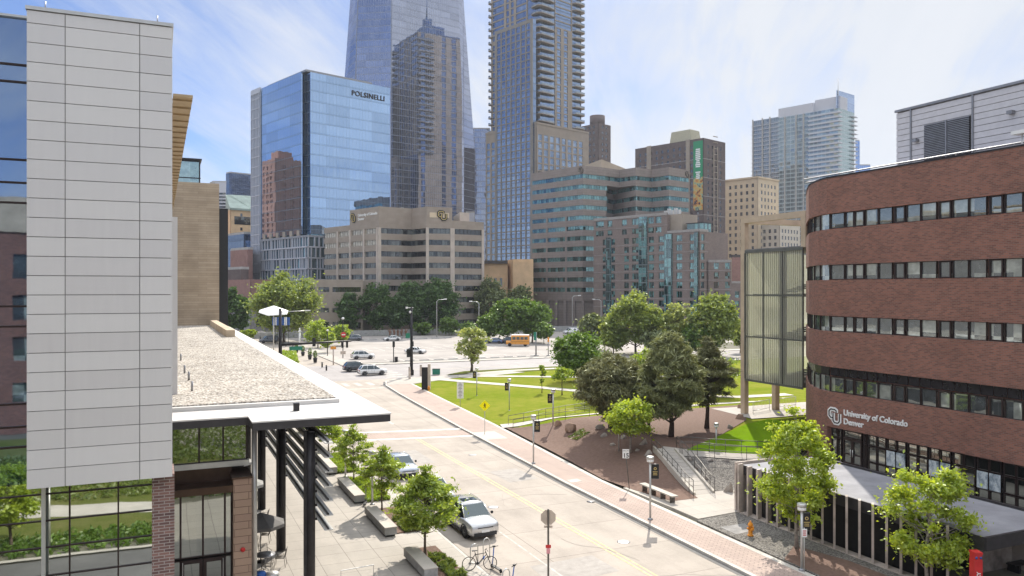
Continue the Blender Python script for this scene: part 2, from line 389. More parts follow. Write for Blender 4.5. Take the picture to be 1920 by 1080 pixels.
paving('side_concrete', (.44, .405, .36), (2.2, 1.6), (.33, .30, .27), .0, .06, .2, .025)
paving('brick_paving', (.46, .355, .30), (.42, .21), (.30, .24, .21), .5, .2, .22, .03, R(45), (.41, .315, .27))
def gravelmat(name, cs, size, rough=.95):
    m, T = newmat(name); oc = T.n('ShaderNodeTexCoord').outputs['Object']; b = T.n('ShaderNodeBsdfDiffuse')
    v = T.n('ShaderNodeTexVoronoi'); T.l.new(oc, v.inputs['Vector']); v.inputs['Scale'].default_value = 1 / size
    s = T.sep(v.outputs['Color']); col = T.ramp(s[0], cs)
    col = T.mix(1.0, col, T.ramp(v.outputs['Distance'], [(.25, 1.0), (.75, .45)]), 'MULTIPLY')
    col = T.mix(1.0, col, T.ramp(T.noise(oc, .5, 5), [(.35, .85), (.6, 1.08)]), 'MULTIPLY')
    T.l.new(col, b.inputs[0]); bp = T.n('ShaderNodeBump'); bp.inputs['Strength'].default_value = .8; bp.inputs['Distance'].default_value = size * .4
    T.l.new(T.m('SUBTRACT', 1.0, v.outputs['Distance']), bp.inputs['Height']); T.l.new(bp.outputs[0], b.inputs['Normal'])
    out(T, b.outputs[0]); MT[name] = m
gravelmat('roof_gravel', [(0, (.50, .45, .39)), (.35, (.62, .57, .51)), (.7, (.72, .69, .64)), (.88, (.30, .27, .24)), (1, (.50, .44, .38))], .12)
gravelmat('grey_gravel', [(0, (.26, .24, .22)), (.5, (.33, .31, .28)), (1, (.17, .16, .15))], .09)

# ------------------------------------------------------------------ ground, streets, walks
g = MB(); g.box(-3500, 3500, -3000, 6000, -.6, -.02); o = g.build('ground', 'earth'); struct(o)
KR = [(26.1, 8), (26.2, 30), (26.4, 40), (26.6, 50.5), (27.5, 72), (27.6, 75), (29.1, 102), (29.9, 112), (31.2, 117), (33.5, 119.6), (37, 120.6)]   # right-hand kerb line
WR = [(28.7, 8), (29.0, 31), (29.4, 50), (31.5, 74.5), (34.2, 115.5)]                                                                   # garden edge of the brick walk
st_poly = [(14.6, -30), (26.1, -30)] + KR + [(37, 121), (14.6, 121)]
sheet('street', st_poly, .0, 'street_concrete')
sheet('cross_street', [(-220, 121), (260, 121), (330, 146), (-220, 146)], .0, 'cross_asphalt')
sheet('far_street', [(15, 146), (30.4, 146), (30.4, 300), (15, 300)], .0, 'street_concrete')
def kerbed(name, poly, h, mat, kerbs=()):
    b = MB(); b.prism(poly, -.1, h); o = b.build(name, mat); struct(o); return o
# brick walk beside the street, with its pale borders and kerb
def strip(name, line, w0, w1, z0, z1, mat):
    n = len(line); L = [Vector(p) for p in line]; a, b = [], []
    for i in range(n):
        d = (L[min(i + 1, n - 1)] - L[max(i - 1, 0)]).normalized(); q = Vector((d.y, -d.x)); a.append(L[i] + q * w0); b.append(L[i] + q * w1)
    m = MB()
    for i in range(n - 1): m.prism([a[i], b[i], b[i + 1], a[i + 1]], z0, z1)
    o = m.build(name, mat); struct(o); return o
kerbed('brick_sidewalk', KR[:9] + [(33.4, 119), (36.9, 120.5), (37.4, 118)] + WR[::-1], .13, 'brick_paving')
strip('kerb', KR, -.02, .22, -.1, .137, 'kerb_stone'); strip('dark_kerb_strip', KR[1:9], -.34, -.03, -.05, .005, 'asphalt'); strip('walk_border', WR, -.32, .02, -.1, .138, 'kerb_stone')  # includes a narrow dark strip along the street side of the kerb
kerbed('kerb_ramp', [(27.4, 67.6), (29.6, 67.6), (29.9, 71.5), (27.6, 71.5)], .134, 'pale_concrete')
kerbed('corner_paving', [(30.2, 112), (34, 112), (41, 116), (50, 120.8), (37, 120.4), (33.4, 119.2), (31.4, 116.6)], .141, 'side_concrete')
# plaza in front of the left-hand building
kerbed('plaza', [(.6, 18), (14.6, 15), (14.6, 112), (13.2, 117), (10, 120.5), (-6, 120.5), (-6, 33), (.6, 33)], .03, 'plaza_concrete')
strip('plaza_kerb', [(14.6, 15), (14.6, 112), (13.2, 117), (10, 120.5)], -.02, .14, -.1, .036, 'kerb_stone')
# the rest of the walks
kerbed('lot_sidewalk', [(31.4, 143.6), (250, 143.6), (250, 146.6), (31.4, 146.6)], .12, 'side_concrete')
sheet('parking_lot', [(33.5, 148), (100, 148), (140, 168), (160, 232), (33.5, 232)], .006, 'lot_asphalt')
kerbed('lot_kerb', [(31.8, 147.5), (100.5, 147.5), (100.5, 147.9), (31.8, 147.9)], .14, 'kerb_stone')
kerbed('far_plaza', [(31.4, 144), (31.4, 300), (30.4, 300), (30.4, 144)], .13, 'side_concrete')
kerbed('lot_edge_walk', [(31.4, 148), (33.4, 148), (33.4, 232), (31.4, 232)], .12, 'side_concrete')
sheet('far_road', [(60, 250.5), (420, 250.5), (420, 300), (60, 300)], .008, 'asphalt')
kerbed('far_left_plaza', [(-30, 147), (14.8, 147), (14.8, 300), (-30, 300)], .12, 'side_concrete')
# park
sheet('lawn', [(31.6, 75.2), (34.3, 114.8), (41, 117.5), (52, 120.8), (160, 128), (160, 50), (60, 50), (46, 52), (36, 54), (33, 60)], .09, 'lawn', H, 2.0)
sheet('road_verge', [tuple(GT(*p)[:2]) for p in ((835, 704), (930, 700), (1040, 695), (1240, 690), (1240, 683), (1040, 688), (870, 697))], .11, 'verge', H, 3.0)
def pxpoly(pts): return [tuple(GT(*p)[:2]) for p in pts]
def pathline(name, pts, w, off=.13, mat='pale_concrete'):
    L = [Vector(GT(*p)[:2]) for p in pts]; n = len(L); a, b = [], []
    for i in range(n):
        d = (L[min(i + 1, n - 1)] - L[max(i - 1, 0)]).normalized(); q = Vector((d.y, -d.x)) * (w / 2); a.append(L[i] + q); b.append(L[i] - q)
    return sheet(name, [tuple(p) for p in a + b[::-1]], off, mat, H, 1.2)
pathline('park_path', [(790, 712), (835, 713.5), (900, 719), (1000, 727), (1090, 735), (1250, 742), (1385, 746), (1480, 741)], 2.0, .14)
pathline('cross_path', [(860, 707), (960, 707), (1095, 708.5), (1250, 707), (1420, 704)], 2.0, .15)
pathline('verge_path', [(880, 702), (960, 696), (1060, 691), (1240, 682), (1420, 668)], 1.8, .135)
pathline('garden_path', [(940, 802), (1000, 793), (1060, 785), (1113, 779), (1210, 770), (1330, 760), (1420, 755)], 2.0, .16)
sheet('bare_ground', pxpoly([(835, 708), (900, 700), (955, 697), (985, 699), (930, 705), (880, 710)]), .128, 'side_concrete')
sheet('mulch_bed', pxpoly([(949, 805), (1060, 790), (1113, 784), (1210, 776), (1385, 763), (1400, 790), (1340, 826), (1290, 849), (1268, 843), (1222, 845), (1309, 938), (1260, 944), (1190, 923), (1130, 902), (1040, 852)]), .15, 'mulch', H, .8)
pathline('tower_path', [(1370, 778), (1420, 775), (1500, 768), (1600, 762)], 7.0, .17, 'side_concrete')
pathline('entry_path', [(1236, 847), (1290, 853), (1370, 857), (1450, 860), (1500, 862)], 1.5, .19, 'side_concrete')
sheet('small_lawn', pxpoly([(1287, 849), (1338, 826), (1400, 799), (1440, 790), (1500, 796), (1500, 858), (1445, 857), (1370, 853.5)]), .21, 'lawn_bright', H, 1.0)
sheet('gravel_bed', pxpoly([(1272, 857), (1370, 861), (1455, 864), (1500, 880), (1386, 890), (1386, 924), (1344, 925)]), .13, 'grey_gravel', H, .8)
kerbed('entry_plaza', [tuple(G(*p)[:2]) for p in ((1194, 927), (1262, 944), (1300, 928), (1386, 922), (1386, 963), (1309, 977))], .142, 'side_concrete')
kerbed('bench_pad', [(29.75, 41.6), (31.6, 42.2), (31.7, 47.2), (29.6, 47.4)], .139, 'pale_concrete')
kerbed('gravel_strip', [(29.1, 27.5), (29.5, 39.0), (33.0, 39.4), (33.9, 20), (28.8, 20)], .12, 'grey_gravel')
sheet('mulch_strip', [(29.1, 20), (29.3, 31.5), (31.4, 33), (32.2, 30), (32.2, 20)], .128, 'mulch')
kerbed('hydrant_slab', [tuple(G(*p)[:2]) for p in ((1350, 992), (1396, 985), (1412, 999), (1380, 1006))], .128, 'grey_concrete')
# markings
def mark(name, poly, mat, z=.006): return sheet(name, poly, z, mat)
mark('centre_line', [(21.85, 0), (21.97, 0), (21.97, 71.5), (21.85, 71.5)], 'yellow_paint')
mark('centre_line', [(22.15, 0), (22.27, 0), (22.27, 71.5), (22.15, 71.5)], 'yellow_paint')
mark('centre_line', [(22.0, 80), (22.3, 80), (23.4, 112), (23.1, 112)], 'worn_paint')
mark('crosswalk_band', [(14.8, 73.6), (27.45, 71.2), (27.5, 73.8), (14.8, 76.4)], 'brick_paving')
mark('crosswalk_line', [(14.8, 72.9), (27.4, 70.4), (27.4, 70.9), (14.8, 73.4)], 'white_paint')
mark('crosswalk_line', [(14.8, 77.0), (27.6, 74.4), (27.6, 74.9), (14.8, 77.5)], 'white_paint')
for k in range(7): mark('lane_dash', [(18.4 + k * .06, 82 + k * 5), (18.6 + k * .06, 82 + k * 5), (18.7 + k * .06, 84.2 + k * 5), (18.5 + k * .06, 84.2 + k * 5)], 'worn_paint')
mark('stop_line', [(23.2, 110), (29.2, 110), (29.2, 110.6), (23.2, 110.6)], 'worn_paint')
for k in range(8): mark('crosswalk_stripe', [(15.6 + k * 1.8, 114), (16.3 + k * 1.8, 114), (16.3 + k * 1.8, 117.5), (15.6 + k * 1.8, 117.5)], 'worn_paint')
for k in range(7): mark('crosswalk_stripe', [(33, 122.6 + k * 3), (36.5, 122.6 + k * 3), (36.5, 123.6 + k * 3), (33, 123.6 + k * 3)], 'worn_paint')
mark('parking_line', [(17.9, 24), (18.0, 24), (18.0, 68), (17.9, 68)], 'worn_paint')
mark('road_line', [(40, 132.2), (220, 132.2), (220, 132.4), (40, 132.4)], 'yellow_worn')
for k in range(20): mark('bay_line', [(36 + k * 2.9, 216), (36.12 + k * 2.9, 216), (36.12 + k * 2.9, 221), (36 + k * 2.9, 221)], 'white_paint', .012)
for k in range(18): mark('bay_line', [(41 + k * 2.9, 150), (41.12 + k * 2.9, 150), (41.12 + k * 2.9, 155), (41 + k * 2.9, 155)], 'white_paint', .012)
for k in range(18): mark('bay_line', [(41 + k * 2.9, 176), (41.12 + k * 2.9, 176), (41.12 + k * 2.9, 186), (41 + k * 2.9, 186)], 'white_paint', .012)
# landscape in front of the left building that its windows mirror
sheet('bank_lawn', [(-60, -22), (14, -22), (14, 15), (-60, 15)], .0, 'verge', None)
sheet('bank_path', [(-60, 5.5), (-8, 8.0), (2, 10.2), (14, 12), (14, 9.8), (2, 7.6), (-8, 5.2), (-60, 2.6)], .02, 'pale_concrete')
sheet('bank_plaza', [(1.5, -20), (14, -20), (14, 7), (9, 7.2), (4, 3), (1.5, -4)], .025, 'side_concrete')
sheet('bank_drive', [(3, -3), (14, 1.5), (14, 4), (3, 0)], .03, 'asphalt')
sheet('bank_kerb', [(-60, 16.2), (.5, 17.3), (.5, 16.9), (-60, 15.8)], .1, 'pale_concrete')
sheet('side_lane', [(-60, 16.2), (.58, 17.3), (.58, 32), (-60, 32)], .004, 'asphalt')
# ------------------------------------------------------------------ facade tools
class Bld:
    def __init__(s, name, label, group=None, cat='building'):
        s.root = thing(name, label, cat, group=group); s.wins = []
    def part(s, mb, name, mat, parent=None, label=None):
        o = mb.build(name, mat, parent or s.root)
        if label: o['label'] = label
        return o
    def close(s, mats, budget=100):
        s.wins.sort(key=lambda w: -w[0]); rest = MB()
        for i, (k, mb) in enumerate(s.wins):
            if i < budget: mb.build('window', mats, s.root)
            else:
                o = len(rest.v); rest.v += mb.v; rest.f += [tuple(q + o for q in f) for f in mb.f]; rest.mi += mb.mi; rest.sm += mb.sm
        if rest.v: r = rest.build('window', mats, s.root); r['kind'] = 'stuff'
def outn(a, b, inward=False):
    a = Vector(a[:2]); b = Vector(b[:2]); d = (b - a).normalized(); n = Vector((d.y, -d.x))
    if n.dot(-(a + b) / 2) < 0: n = -n
    return -n if inward else n
def pxon(p, q, x):
    """point of the line p-q that stands at photo column x"""
    t = (x - 960) / F; d = Vector((t * CA + SA, -t * SA + CA)); p = Vector(p[:2]); e = Vector(q[:2]) - p
    den = d.x * e.y - d.y * e.x; s = (d.y * p.x - d.x * p.y) / den
    return p + e * s
def facade(B, wall, a, b, z0, z1, cols, rows, inset=.25, n=None, mull=0, see=True):
    """piers and spandrels with real reveals; every window a mesh of its own"""
    n = n or outn(a, b); a = Vector(a[:2]); b = Vector(b[:2]); L = (b - a).length; d = (b - a) / L
    cols = sorted(cols); rows = sorted(rows); prev = 0.0
    for c0, c1 in cols:
        if c0 - prev > .02: wall.obox(a, b, n, -inset, 0, z0, z1, prev, c0)
        prev = c1; zz = z0
        for r0, r1 in rows:
            if r0 - zz > .02: wall.obox(a, b, n, -inset, 0, zz, r0, c0, c1)
            zz = r1
            m = MB(); m.obox(a, b, n, -inset - .02, -inset + .05, r0, r1, c0, c1)
            w_ = c1 - c0
            if mull:
                k = max(1, int(round(w_ / mull)))
                for j in range(1, k): m.obox(a, b, n, -inset + .045, -inset + .11, r0, r1, c0 + w_ * j / k - .04, c0 + w_ * j / k + .04, mi=1)
            if B is not None:
                p = a + d * (c0 + c1) / 2; B.wins.append((w_ * (r1 - r0) / max(20, depth(p)) ** 2 + (1 if see else 0), m))
        if z1 - zz > .02: wall.obox(a, b, n, -inset, 0, zz, z1, c0, c1)
    if L - prev > .02: wall.obox(a, b, n, -inset, 0, z0, z1, prev, L)
def corner_post(wall, p, n1, n2, inset, z0, z1):
    p = Vector(p[:2]); wall.prism([p, p - n1 * inset, p - n1 * inset - n2 * inset, p - n2 * inset], z0, z1)
def evenc(L, w, gap, start=None):
    k = int((L - gap) / (w + gap)); s = (L - k * w - (k - 1) * gap) / 2 if start is None else start
    return [(s + i * (w + gap), s + i * (w + gap) + w) for i in range(k) if s + i * (w + gap) + w < L - .1]
def inset_line(P, d):
    """copy of the open polyline P moved d away from the camera side"""
    P = [Vector(p[:2]) for p in P]; n = len(P); ns = [outn(P[i], P[i + 1]) for i in range(n - 1)]; r = []
    for i in range(n):
        if i == 0: r.append(P[0] - ns[0] * d)
        elif i == n - 1: r.append(P[-1] - ns[-1] * d)
        else:
            m = ns[i - 1] + ns[i]; m.normalize(); r.append(P[i] - m * (d / max(.35, m.dot(ns[i]))))
    return r
def band(mb, P, Q, z0, z1, mi=0):
    for i in range(len(P) - 1): mb.prism([P[i], P[i + 1], Q[i + 1], Q[i]], z0, z1, mi)
def arcpts(c, r, a0, a1, n): return [Vector((c[0] + r * math.cos(R(a0 + (a1 - a0) * i / n)), c[1] + r * math.sin(R(a0 + (a1 - a0) * i / n)))) for i in range(n + 1)]

# ------------------------------------------------------------------ facade materials
brick('red_brick', (.30, .13, .09), (.165, .078, .058), (.22, .165, .14), .30, .10, .012, .5, .14)
brick('pillar_brick', (0.275, 0.156, 0.131), (0.106, 0.065, 0.062), (0.375, 0.338, 0.312), .36, .11, .014, .5, .12)
brick('stone_panel', (.44, .35, .255), (.36, .28, .20), (.28, .22, .16), 3.2, .34, .02, .3, .2, off=.37)
brick('tan_tile', (.42, .30, .22), (.36, .25, .19), (.22, .15, .11), 1.2, .32, .018, .3, .15)

m_, T_ = newmat('white_panel'); b_ = T_.n('ShaderNodeBsdfPrincipled'); oc_ = T_.n('ShaderNodeTexCoord').outputs['Object']; ri_ = T_.n('ShaderNodeNewGeometry').outputs['Random Per Island']
st_ = T_.noise(T_.mapping(oc_, scale=(3.5, 3.5, .25)), 1.4, 5, .6); k_ = T_.m('ADD', T_.m('MULTIPLY', ri_, .55), T_.m('MULTIPLY', st_, .6))
T_.l.new(T_.ramp(k_, [(.15, (.60, .585, .58)), (.55, (.645, .63, .62)), (.95, (.68, .665, .65))]), b_.inputs['Base Color']); b_.inputs['Metallic'].default_value = .1
T_.l.new(T_.m('ADD', .36, T_.m('MULTIPLY', ri_, .15)), b_.inputs['Roughness']); out(T_, b_.outputs[0]); MT['white_panel'] = m_
pm('panel_joint', (.25, .24, .24), .7)
pm('roof_white', (.60, .585, .56), .7, var=.08, scale=.5); pm('fascia', (.055, .052, .055), .5, .4, var=.12)
pm('sunshade', (.46, .34, .20), .6, .3, var=.1, scale=1.5); pm('frame_dark', (.045, .03, .028), .45, .5)
pm('dark_panel', (.03, .027, .03), .35, .3, var=.2, scale=1); pm('tile_black', (.018, .016, .02), .22, var=.3, scale=2)
pm('fin_concrete', (0.520, 0.448, 0.390), .85, var=.2, scale=1.4, bump=.15); pm('deck_roof', (0.260, 0.260, 0.280), .8, var=.16, scale=.5)
pm('board_concrete', (0.338, 0.293, 0.247), .9, var=.35, scale=1.2, bump=.3); pm('frame_concrete', (.50, .40, .29), .85, var=.12, scale=.8)
pglass('office_glass', (.085, .095, .095), (.80, .88, .90), .22, (1.2, 3.74), (.36, .38, .33), .5)
pglass('shop_glass', (.012, .014, .014), (.9, .95, .9), .30, (1.5, 2.4), (.10, .09, .07), .2, .006)
pglass('tall_glass', (.008, .018, .035), (.50, .66, .92), .45, (30, 30), (.03, .04, .05), .0, .004)
m_, T_ = newmat('etched_glass'); d_ = T_.n('ShaderNodeBsdfTranslucent'); d_.inputs[0].default_value = (.86, .85, .76, 1)
t_ = T_.n('ShaderNodeBsdfTransparent'); t_.inputs[0].default_value = (.92, .93, .87, 1); dd_ = T_.n('ShaderNodeBsdfDiffuse'); dd_.inputs[0].default_value = (.68, .68, .60, 1)
a_ = T_.n('ShaderNodeMixShader'); a_.inputs[0].default_value = .5; T_.l.new(d_.outputs[0], a_.inputs[1]); T_.l.new(dd_.outputs[0], a_.inputs[2])
s_ = T_.sep(uvn(T_)); ch = T_.m('LESS_THAN', T_.m('FRACT', T_.m('DIVIDE', s_[0], .27)), .45)
b_ = T_.n('ShaderNodeMixShader'); T_.l.new(T_.m('ADD', .48, T_.m('MULTIPLY', ch, .34)), b_.inputs[0]); T_.l.new(a_.outputs[0], b_.inputs[1]); T_.l.new(t_.outputs[0], b_.inputs[2])
out(T_, b_.outputs[0]); MT['etched_glass'] = m_
# photographs printed on the window posters: soft blue-grey mottling
m_, T_ = newmat('poster_print'); b_ = T_.n('ShaderNodeBsdfPrincipled'); oc_ = T_.n('ShaderNodeTexCoord').outputs['Object']
T_.l.new(T_.ramp(T_.noise(T_.mapping(oc_, scale=(1, 1.3, .8)), 2.2, 6, .7), [(.32, (.05, .07, .09)), (.45, (.25, .30, .34)), (.58, (.55, .60, .62)), (.7, (.30, .34, .28))]), b_.inputs[0])
b_.inputs['Roughness'].default_value = .35; out(T_, b_.outputs[0]); MT['poster_print'] = m_

# ------------------------------------------------------------------ left: panel-clad wing over a glass storey
B = Bld('panel_clad_building', 'pale metal panel block hanging over a glass ground storey at the left edge', cat='building')
b = MB(); b.box(-4.0, .38, 31.06, 33.4, 7.3, 23.45); B.part(b, 'wall', 'panel_joint')
xs = [-4.06, -2.93, -.62, .44]; pn = MB(); z = 7.25; rows_ = []
while z < 23.3: rows_.append((z, min(z + .655, 23.4))); z += .655
for r0, r1 in rows_:
    for i in range(3):
        x0, x1 = xs[i] + (.012 if i else 0), xs[i + 1] - (.012 if i < 2 else 0)
        pn.box(x0, x1, 31.0, 31.055, r0 + .012, r1 - .012); 
    pn.box(.385, .44, 31.06, 33.2, r0 + .012, r1 - .012); pn.box(-4.06, -4.005, 31.06, 32.1, r0 + .012, r1 - .012)
B.part(pn, 'cladding_panel', 'white_panel')
b = MB(); b.box(-4.1, .48, 30.96, 33.45, 23.42, 23.54); B.part(b, 'roof_cap', 'light_metal')
for x in (-3.55, -.05): b = MB(); b.tube([(x, 31.3, 23.5), (x, 31.3, 23.85)], .02, 6); B.part(b, 'lightning_rod', 'grey_metal')
b = MB(); b.box(-30, .3, 33.6, 110, 0, 23.3); B.part(b, 'rear_wall', 'panel_joint')
b = MB(); b.box(.31, .85, 43, 47.5, 8.5, 17.6); B.part(b, 'side_panel', 'white_panel')
gl = MB(); gl.box(-30, -4.0, 32.2, 32.3, 7.2, 23.4); B.part(gl, 'upper_glass_wall', 'tall_glass')
pglass('low_glass', (.012, .014, .015), (.80, .84, .82), .62, (30, 30), (.03, .04, .05), .0, .004); gl = MB(); gl.box(-30, -.23, 32.2, 32.3, .02, 7.19); B.part(gl, 'lower_glass_wall', 'low_glass')
mu = MB()
for z in (21.8, 21.2, 18.5, 17.7, 17.0, 13.4, 12.7, 10.0, 9.2, 8.5): mu.box(-30, -4.08, 32.14, 32.2, z - .035, z + .035)
for z in (6.78, 5.84, 4.9, 3.9, 1.8): mu.box(-30, -.24, 32.14, 32.2, z - .022, z + .022)
for u in (-2.9, -1.35, -6.4, -9.2): mu.box(u - .025, u + .025, 32.13, 32.2, .02, 7.2)
B.part(mu, 'mullion', 'frame_dark')
b = MB(); b.box(-3.72, -3.6, 31.7, 31.85, 0, 7.24); B.part(b, 'steel_post', 'light_metal')
b = MB(); b.box(-.23, .52, 31.6, 33.5, 0, 7.22); B.part(b, 'brick_pier', 'pillar_brick')
b = MB(); b.box(-30, -.1, 32.05, 32.3, 23.42, 23.5); B.part(b, 'roof_edge', 'light_metal')
b = MB(); b.box(.62, 1.5, 41.3, 100, 23.25, 23.37)
for k in range(34): b.box(.30, 1.5, 41.9 + k * 1.75, 42.0 + k * 1.75, 23.17, 23.25)
B.part(b, 'sunshade', 'sunshade')
b = MB(); b.box(-2.7, -2.62, 32.0, 32.08, 4.2, 6.9); 

# ------------------------------------------------------------------ left: glazed entrance hall with a gravel roof and a deep canopy
B = Bld('entrance_hall', 'glazed entrance hall under a gravel covered roof with a deep white canopy on dark columns', cat='building')
b = MB(); b.box(.32, 3.68, 37.72, 118, 6.2, 8.1); b.box(.32, 3.68, 39.5, 118, 0, 6.2); B.part(b, 'wall', 'dark_panel')
def glass_part(parent, x0, x1, y, z0, z1, name='window', mat='shop_glass', fr=.05):
    m = MB(); m.box(x0, x1, y, y + .05, z0, z1); o = m.build(name, mat, parent)
    f = MB(); f.box(x0, x0 + fr, y - .05, y - .002, z0, z1); f.box(x1 - fr, x1, y - .05, y - .002, z0, z1)
    f.box(x0 + fr, x1 - fr, y - .05, y - .002, z0, z0 + fr); f.box(x0 + fr, x1 - fr, y - .05, y - .002, z1 - fr, z1)
    f.build('frame', 'frame_dark', o); return o
for x0, x1 in ((.52, 1.62), (1.62, 2.62), (2.62, 3.62)): glass_part(B.root, x0, x1, 37.6, 6.32, 8.1, fr=.035)
b = MB(); b.box(.5, 3.72, 37.45, 37.72, 6.08, 6.32); B.part(b, 'sill', 'light_metal')
b = MB(); b.prism([(.5, 36.5), (3.2, 36.5), (3.2, 37.9), (.5, 37.9)], 5.15, 5.45); B.part(b, 'lintel', 'bronze')
b = MB(); b.prism([(.5, 37.7), (3.0, 37.7), (3.0, 38.2), (.5, 38.2)], 5.2, 6.1); B.part(b, 'soffit_panel', 'bronze')
b = MB(); b.box(2.96, 3.72, 36.45, 38.4, 0, 5.72); B.part(b, 'tiled_pier', 'tan_tile')
b = MB(); b.box(2.9, 3.76, 36.38, 38.44, 5.72, 5.8); B.part(b, 'pier_cap', 'bronze')
b = MB(); b.tube([(3.92, 37.3, 0), (3.92, 37.3, 8.1)], .12, 12); B.part(b, 'downpipe', 'light_metal')
for x0, x1, z0, z1 in ((.55, .85, 2.35, 5.1), (.85, 1.75, 2.35, 5.1), (1.75, 2.65, 2.35, 5.1), (2.65, 2.93, 2.35, 5.1), (.55, .85, 0, 2.3), (2.65, 2.93, 0, 2.3)):
    glass_part(B.root, x0, x1, 37.0, z0 + .02, z1, fr=.04)
for x0, x1, hx in ((.87, 1.73, 1.0), (1.77, 2.63, 2.5)):
    dr = MB(); dr.box(x0, x1, 36.93, 37.02, .03, .32); dr.box(x0, x1, 36.93, 37.02, 2.12, 2.28); dr.box(x0, x0 + .13, 36.93, 37.02, .32, 2.12); dr.box(x1 - .13, x1, 36.93, 37.02, .32, 2.12)
    d = dr.build('door', 'frame_dark', B.root); g_ = MB(); g_.box(x0 + .13, x1 - .13, 36.97, 36.99, .32, 2.12); g_.build('glass', 'shop_glass', d)
    h_ = MB(); hx = x0 + .06 if hx < 1.5 else x1 - .06
    h_.tube([(hx, 36.93, .7), (hx, 36.84, .7), (hx, 36.84, 2.2), (hx, 36.93, 2.2)], .022, 6, sm=False); h_.build('handle', 'light_metal', d)
b = MB(); b.lathe((3.35, 36.44, 2.62), [(.0, -.05), (.1, -.05), (.1, 0)], 16, axis='y'); B.part(b, 'alarm_bell', 'red')
# roof: dark fascia, white membrane, raised gravel field
b = MB(); b.prism([(.3, 36.0), (3.55, 36.0), (3.55, 34.4), (9.4, 34.4), (9.4, 124), (.3, 124)], 8.12, 8.44); B.part(b, 'fascia', 'fascia')
b = MB(); b.prism([(.3, 35.97), (3.52, 35.97), (3.52, 34.37), (9.43, 34.37), (9.43, 124.05), (.3, 124.05)], 8.44, 8.5); B.part(b, 'roof_membrane', 'roof_white')
b = MB(); b.box(.32, 8.0, 38.5, 123.9, 8.5, 8.68); B.part(b, 'roof_upstand', 'roof_white')
b = MB(); b.box(.36, 7.88, 38.85, 123.6, 8.68, 8.74); B.part(b, 'gravel_roof', 'roof_gravel')
b = MB()
for k in range(18): b.box(3.8, 9.3, 36 + k * 4.88, 36.14 + k * 4.88, 7.9, 8.12)
b.box(5.9, 6.1, 34.6, 123, 7.84, 7.9); B.part(b, 'canopy_beam', 'dark_metal')
for k in range(9): b = MB(); b.tube([(6.0, 34.95 + k * 8.75, 0), (6.0, 34.95 + k * 8.75, 7.84)], .205, 20); b.box(5.72, 5.84, 34.85 + k * 8.75, 35.05 + k * 8.75, 0, 7.84); B.part(b, 'column', 'dark_metal')
for k in range(7):
    lv = MB(); z = 4.0 + k * .6; lv.box(6.27, 6.62, 33.1, 62, z, z + .035); lv.box(6.40, 6.45, 33.15, 62, z + .035, z + .09, 1)
    for q in range(4): lv.box(6.18, 6.28, 34.9 + q * 8.75, 35.0 + q * 8.75, z - .03, z + .06, 1)
    B.part(lv, 'sun_louvre', ['light_metal', 'dark_metal'])
b = MB(); b.box(6.75, 7.65, 92, 123.4, 8.74, 9.5); B.part(b, 'parapet', 'frame_concrete')
for x, y in ((339, 676), (346, 700), (354, 713), (360, 733)):
    p = G(x, y, 8.74); b = MB(); b.tube([(p.x, p.y, 8.72), (p.x, p.y, 9.25)], .06, 8); B.part(b, 'roof_vent', 'grey_metal')
b = MB(); b.box(5.55, 5.8, 36.6, 36.85, 8.5, 8.85); B.part(b, 'roof_drain', 'dark_metal')

# stone-faced hall at the end of the gravel roof
B = Bld('stone_hall', 'tall sand coloured stone block with a glass box on top, beyond the gravel roof', cat='building')
b = MB(); b.box(-20, 8.1, 124.1, 150, 0, 29.5); B.part(b, 'wall', 'stone_panel')
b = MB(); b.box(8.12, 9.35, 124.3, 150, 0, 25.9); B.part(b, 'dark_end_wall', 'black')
b = MB(); b.box(-19, 5.6, 126, 146, 29.5, 33.0); B.part(b, 'glass_box', 'dark_panel')
pglass('green_glass', (.20, .30, .27), (.8, .95, .9), .35, (4.2, 5), (.3, .4, .36), .3)
for k in range(6): m = MB(); m.box(5.5 - (k + 1) * 4.2 + .1, 5.5 - k * 4.2 - .1, 125.9, 126.0, 29.7, 32.75); B.part(m, 'window', 'green_glass')
b = MB(); b.box(-19, 5.8, 125.7, 146, 33.0, 33.25); b.box(-19, 5.65, 125.85, 125.92, 30.3, 30.45); B.part(b, 'glass_box_roof', 'dark_metal')
b = MB(); b.box(-3.0, -.2, 127, 129, 33.25, 34.5); B.part(b, 'roof_unit', 'grey_metal')

# brick hall behind the camera (seen in the mirror glass only)
B = Bld('mirrored_brick_hall', 'brick hall with a tan top storey, reflected in the tall glass at the left edge')
wl = MB(); facade(B, wl, (-70, -25), (-2, -25), 0, 19.5, evenc(68, 1.9, 2.9), [(3, 5), (7, 9.4), (11, 13.4), (15, 17.4)], .3, Vector((0, 1)), see=False)
wl.box(-70, -2, -45, -25.3, 0, 19.5); B.part(wl, 'wall', 'red_brick'); b = MB(); b.box(-70, -1.8, -44, -24.8, 19.5, 22.9); B.part(b, 'top_storey', 'frame_concrete')
B.close(['office_glass', 'frame_dark'], 60)

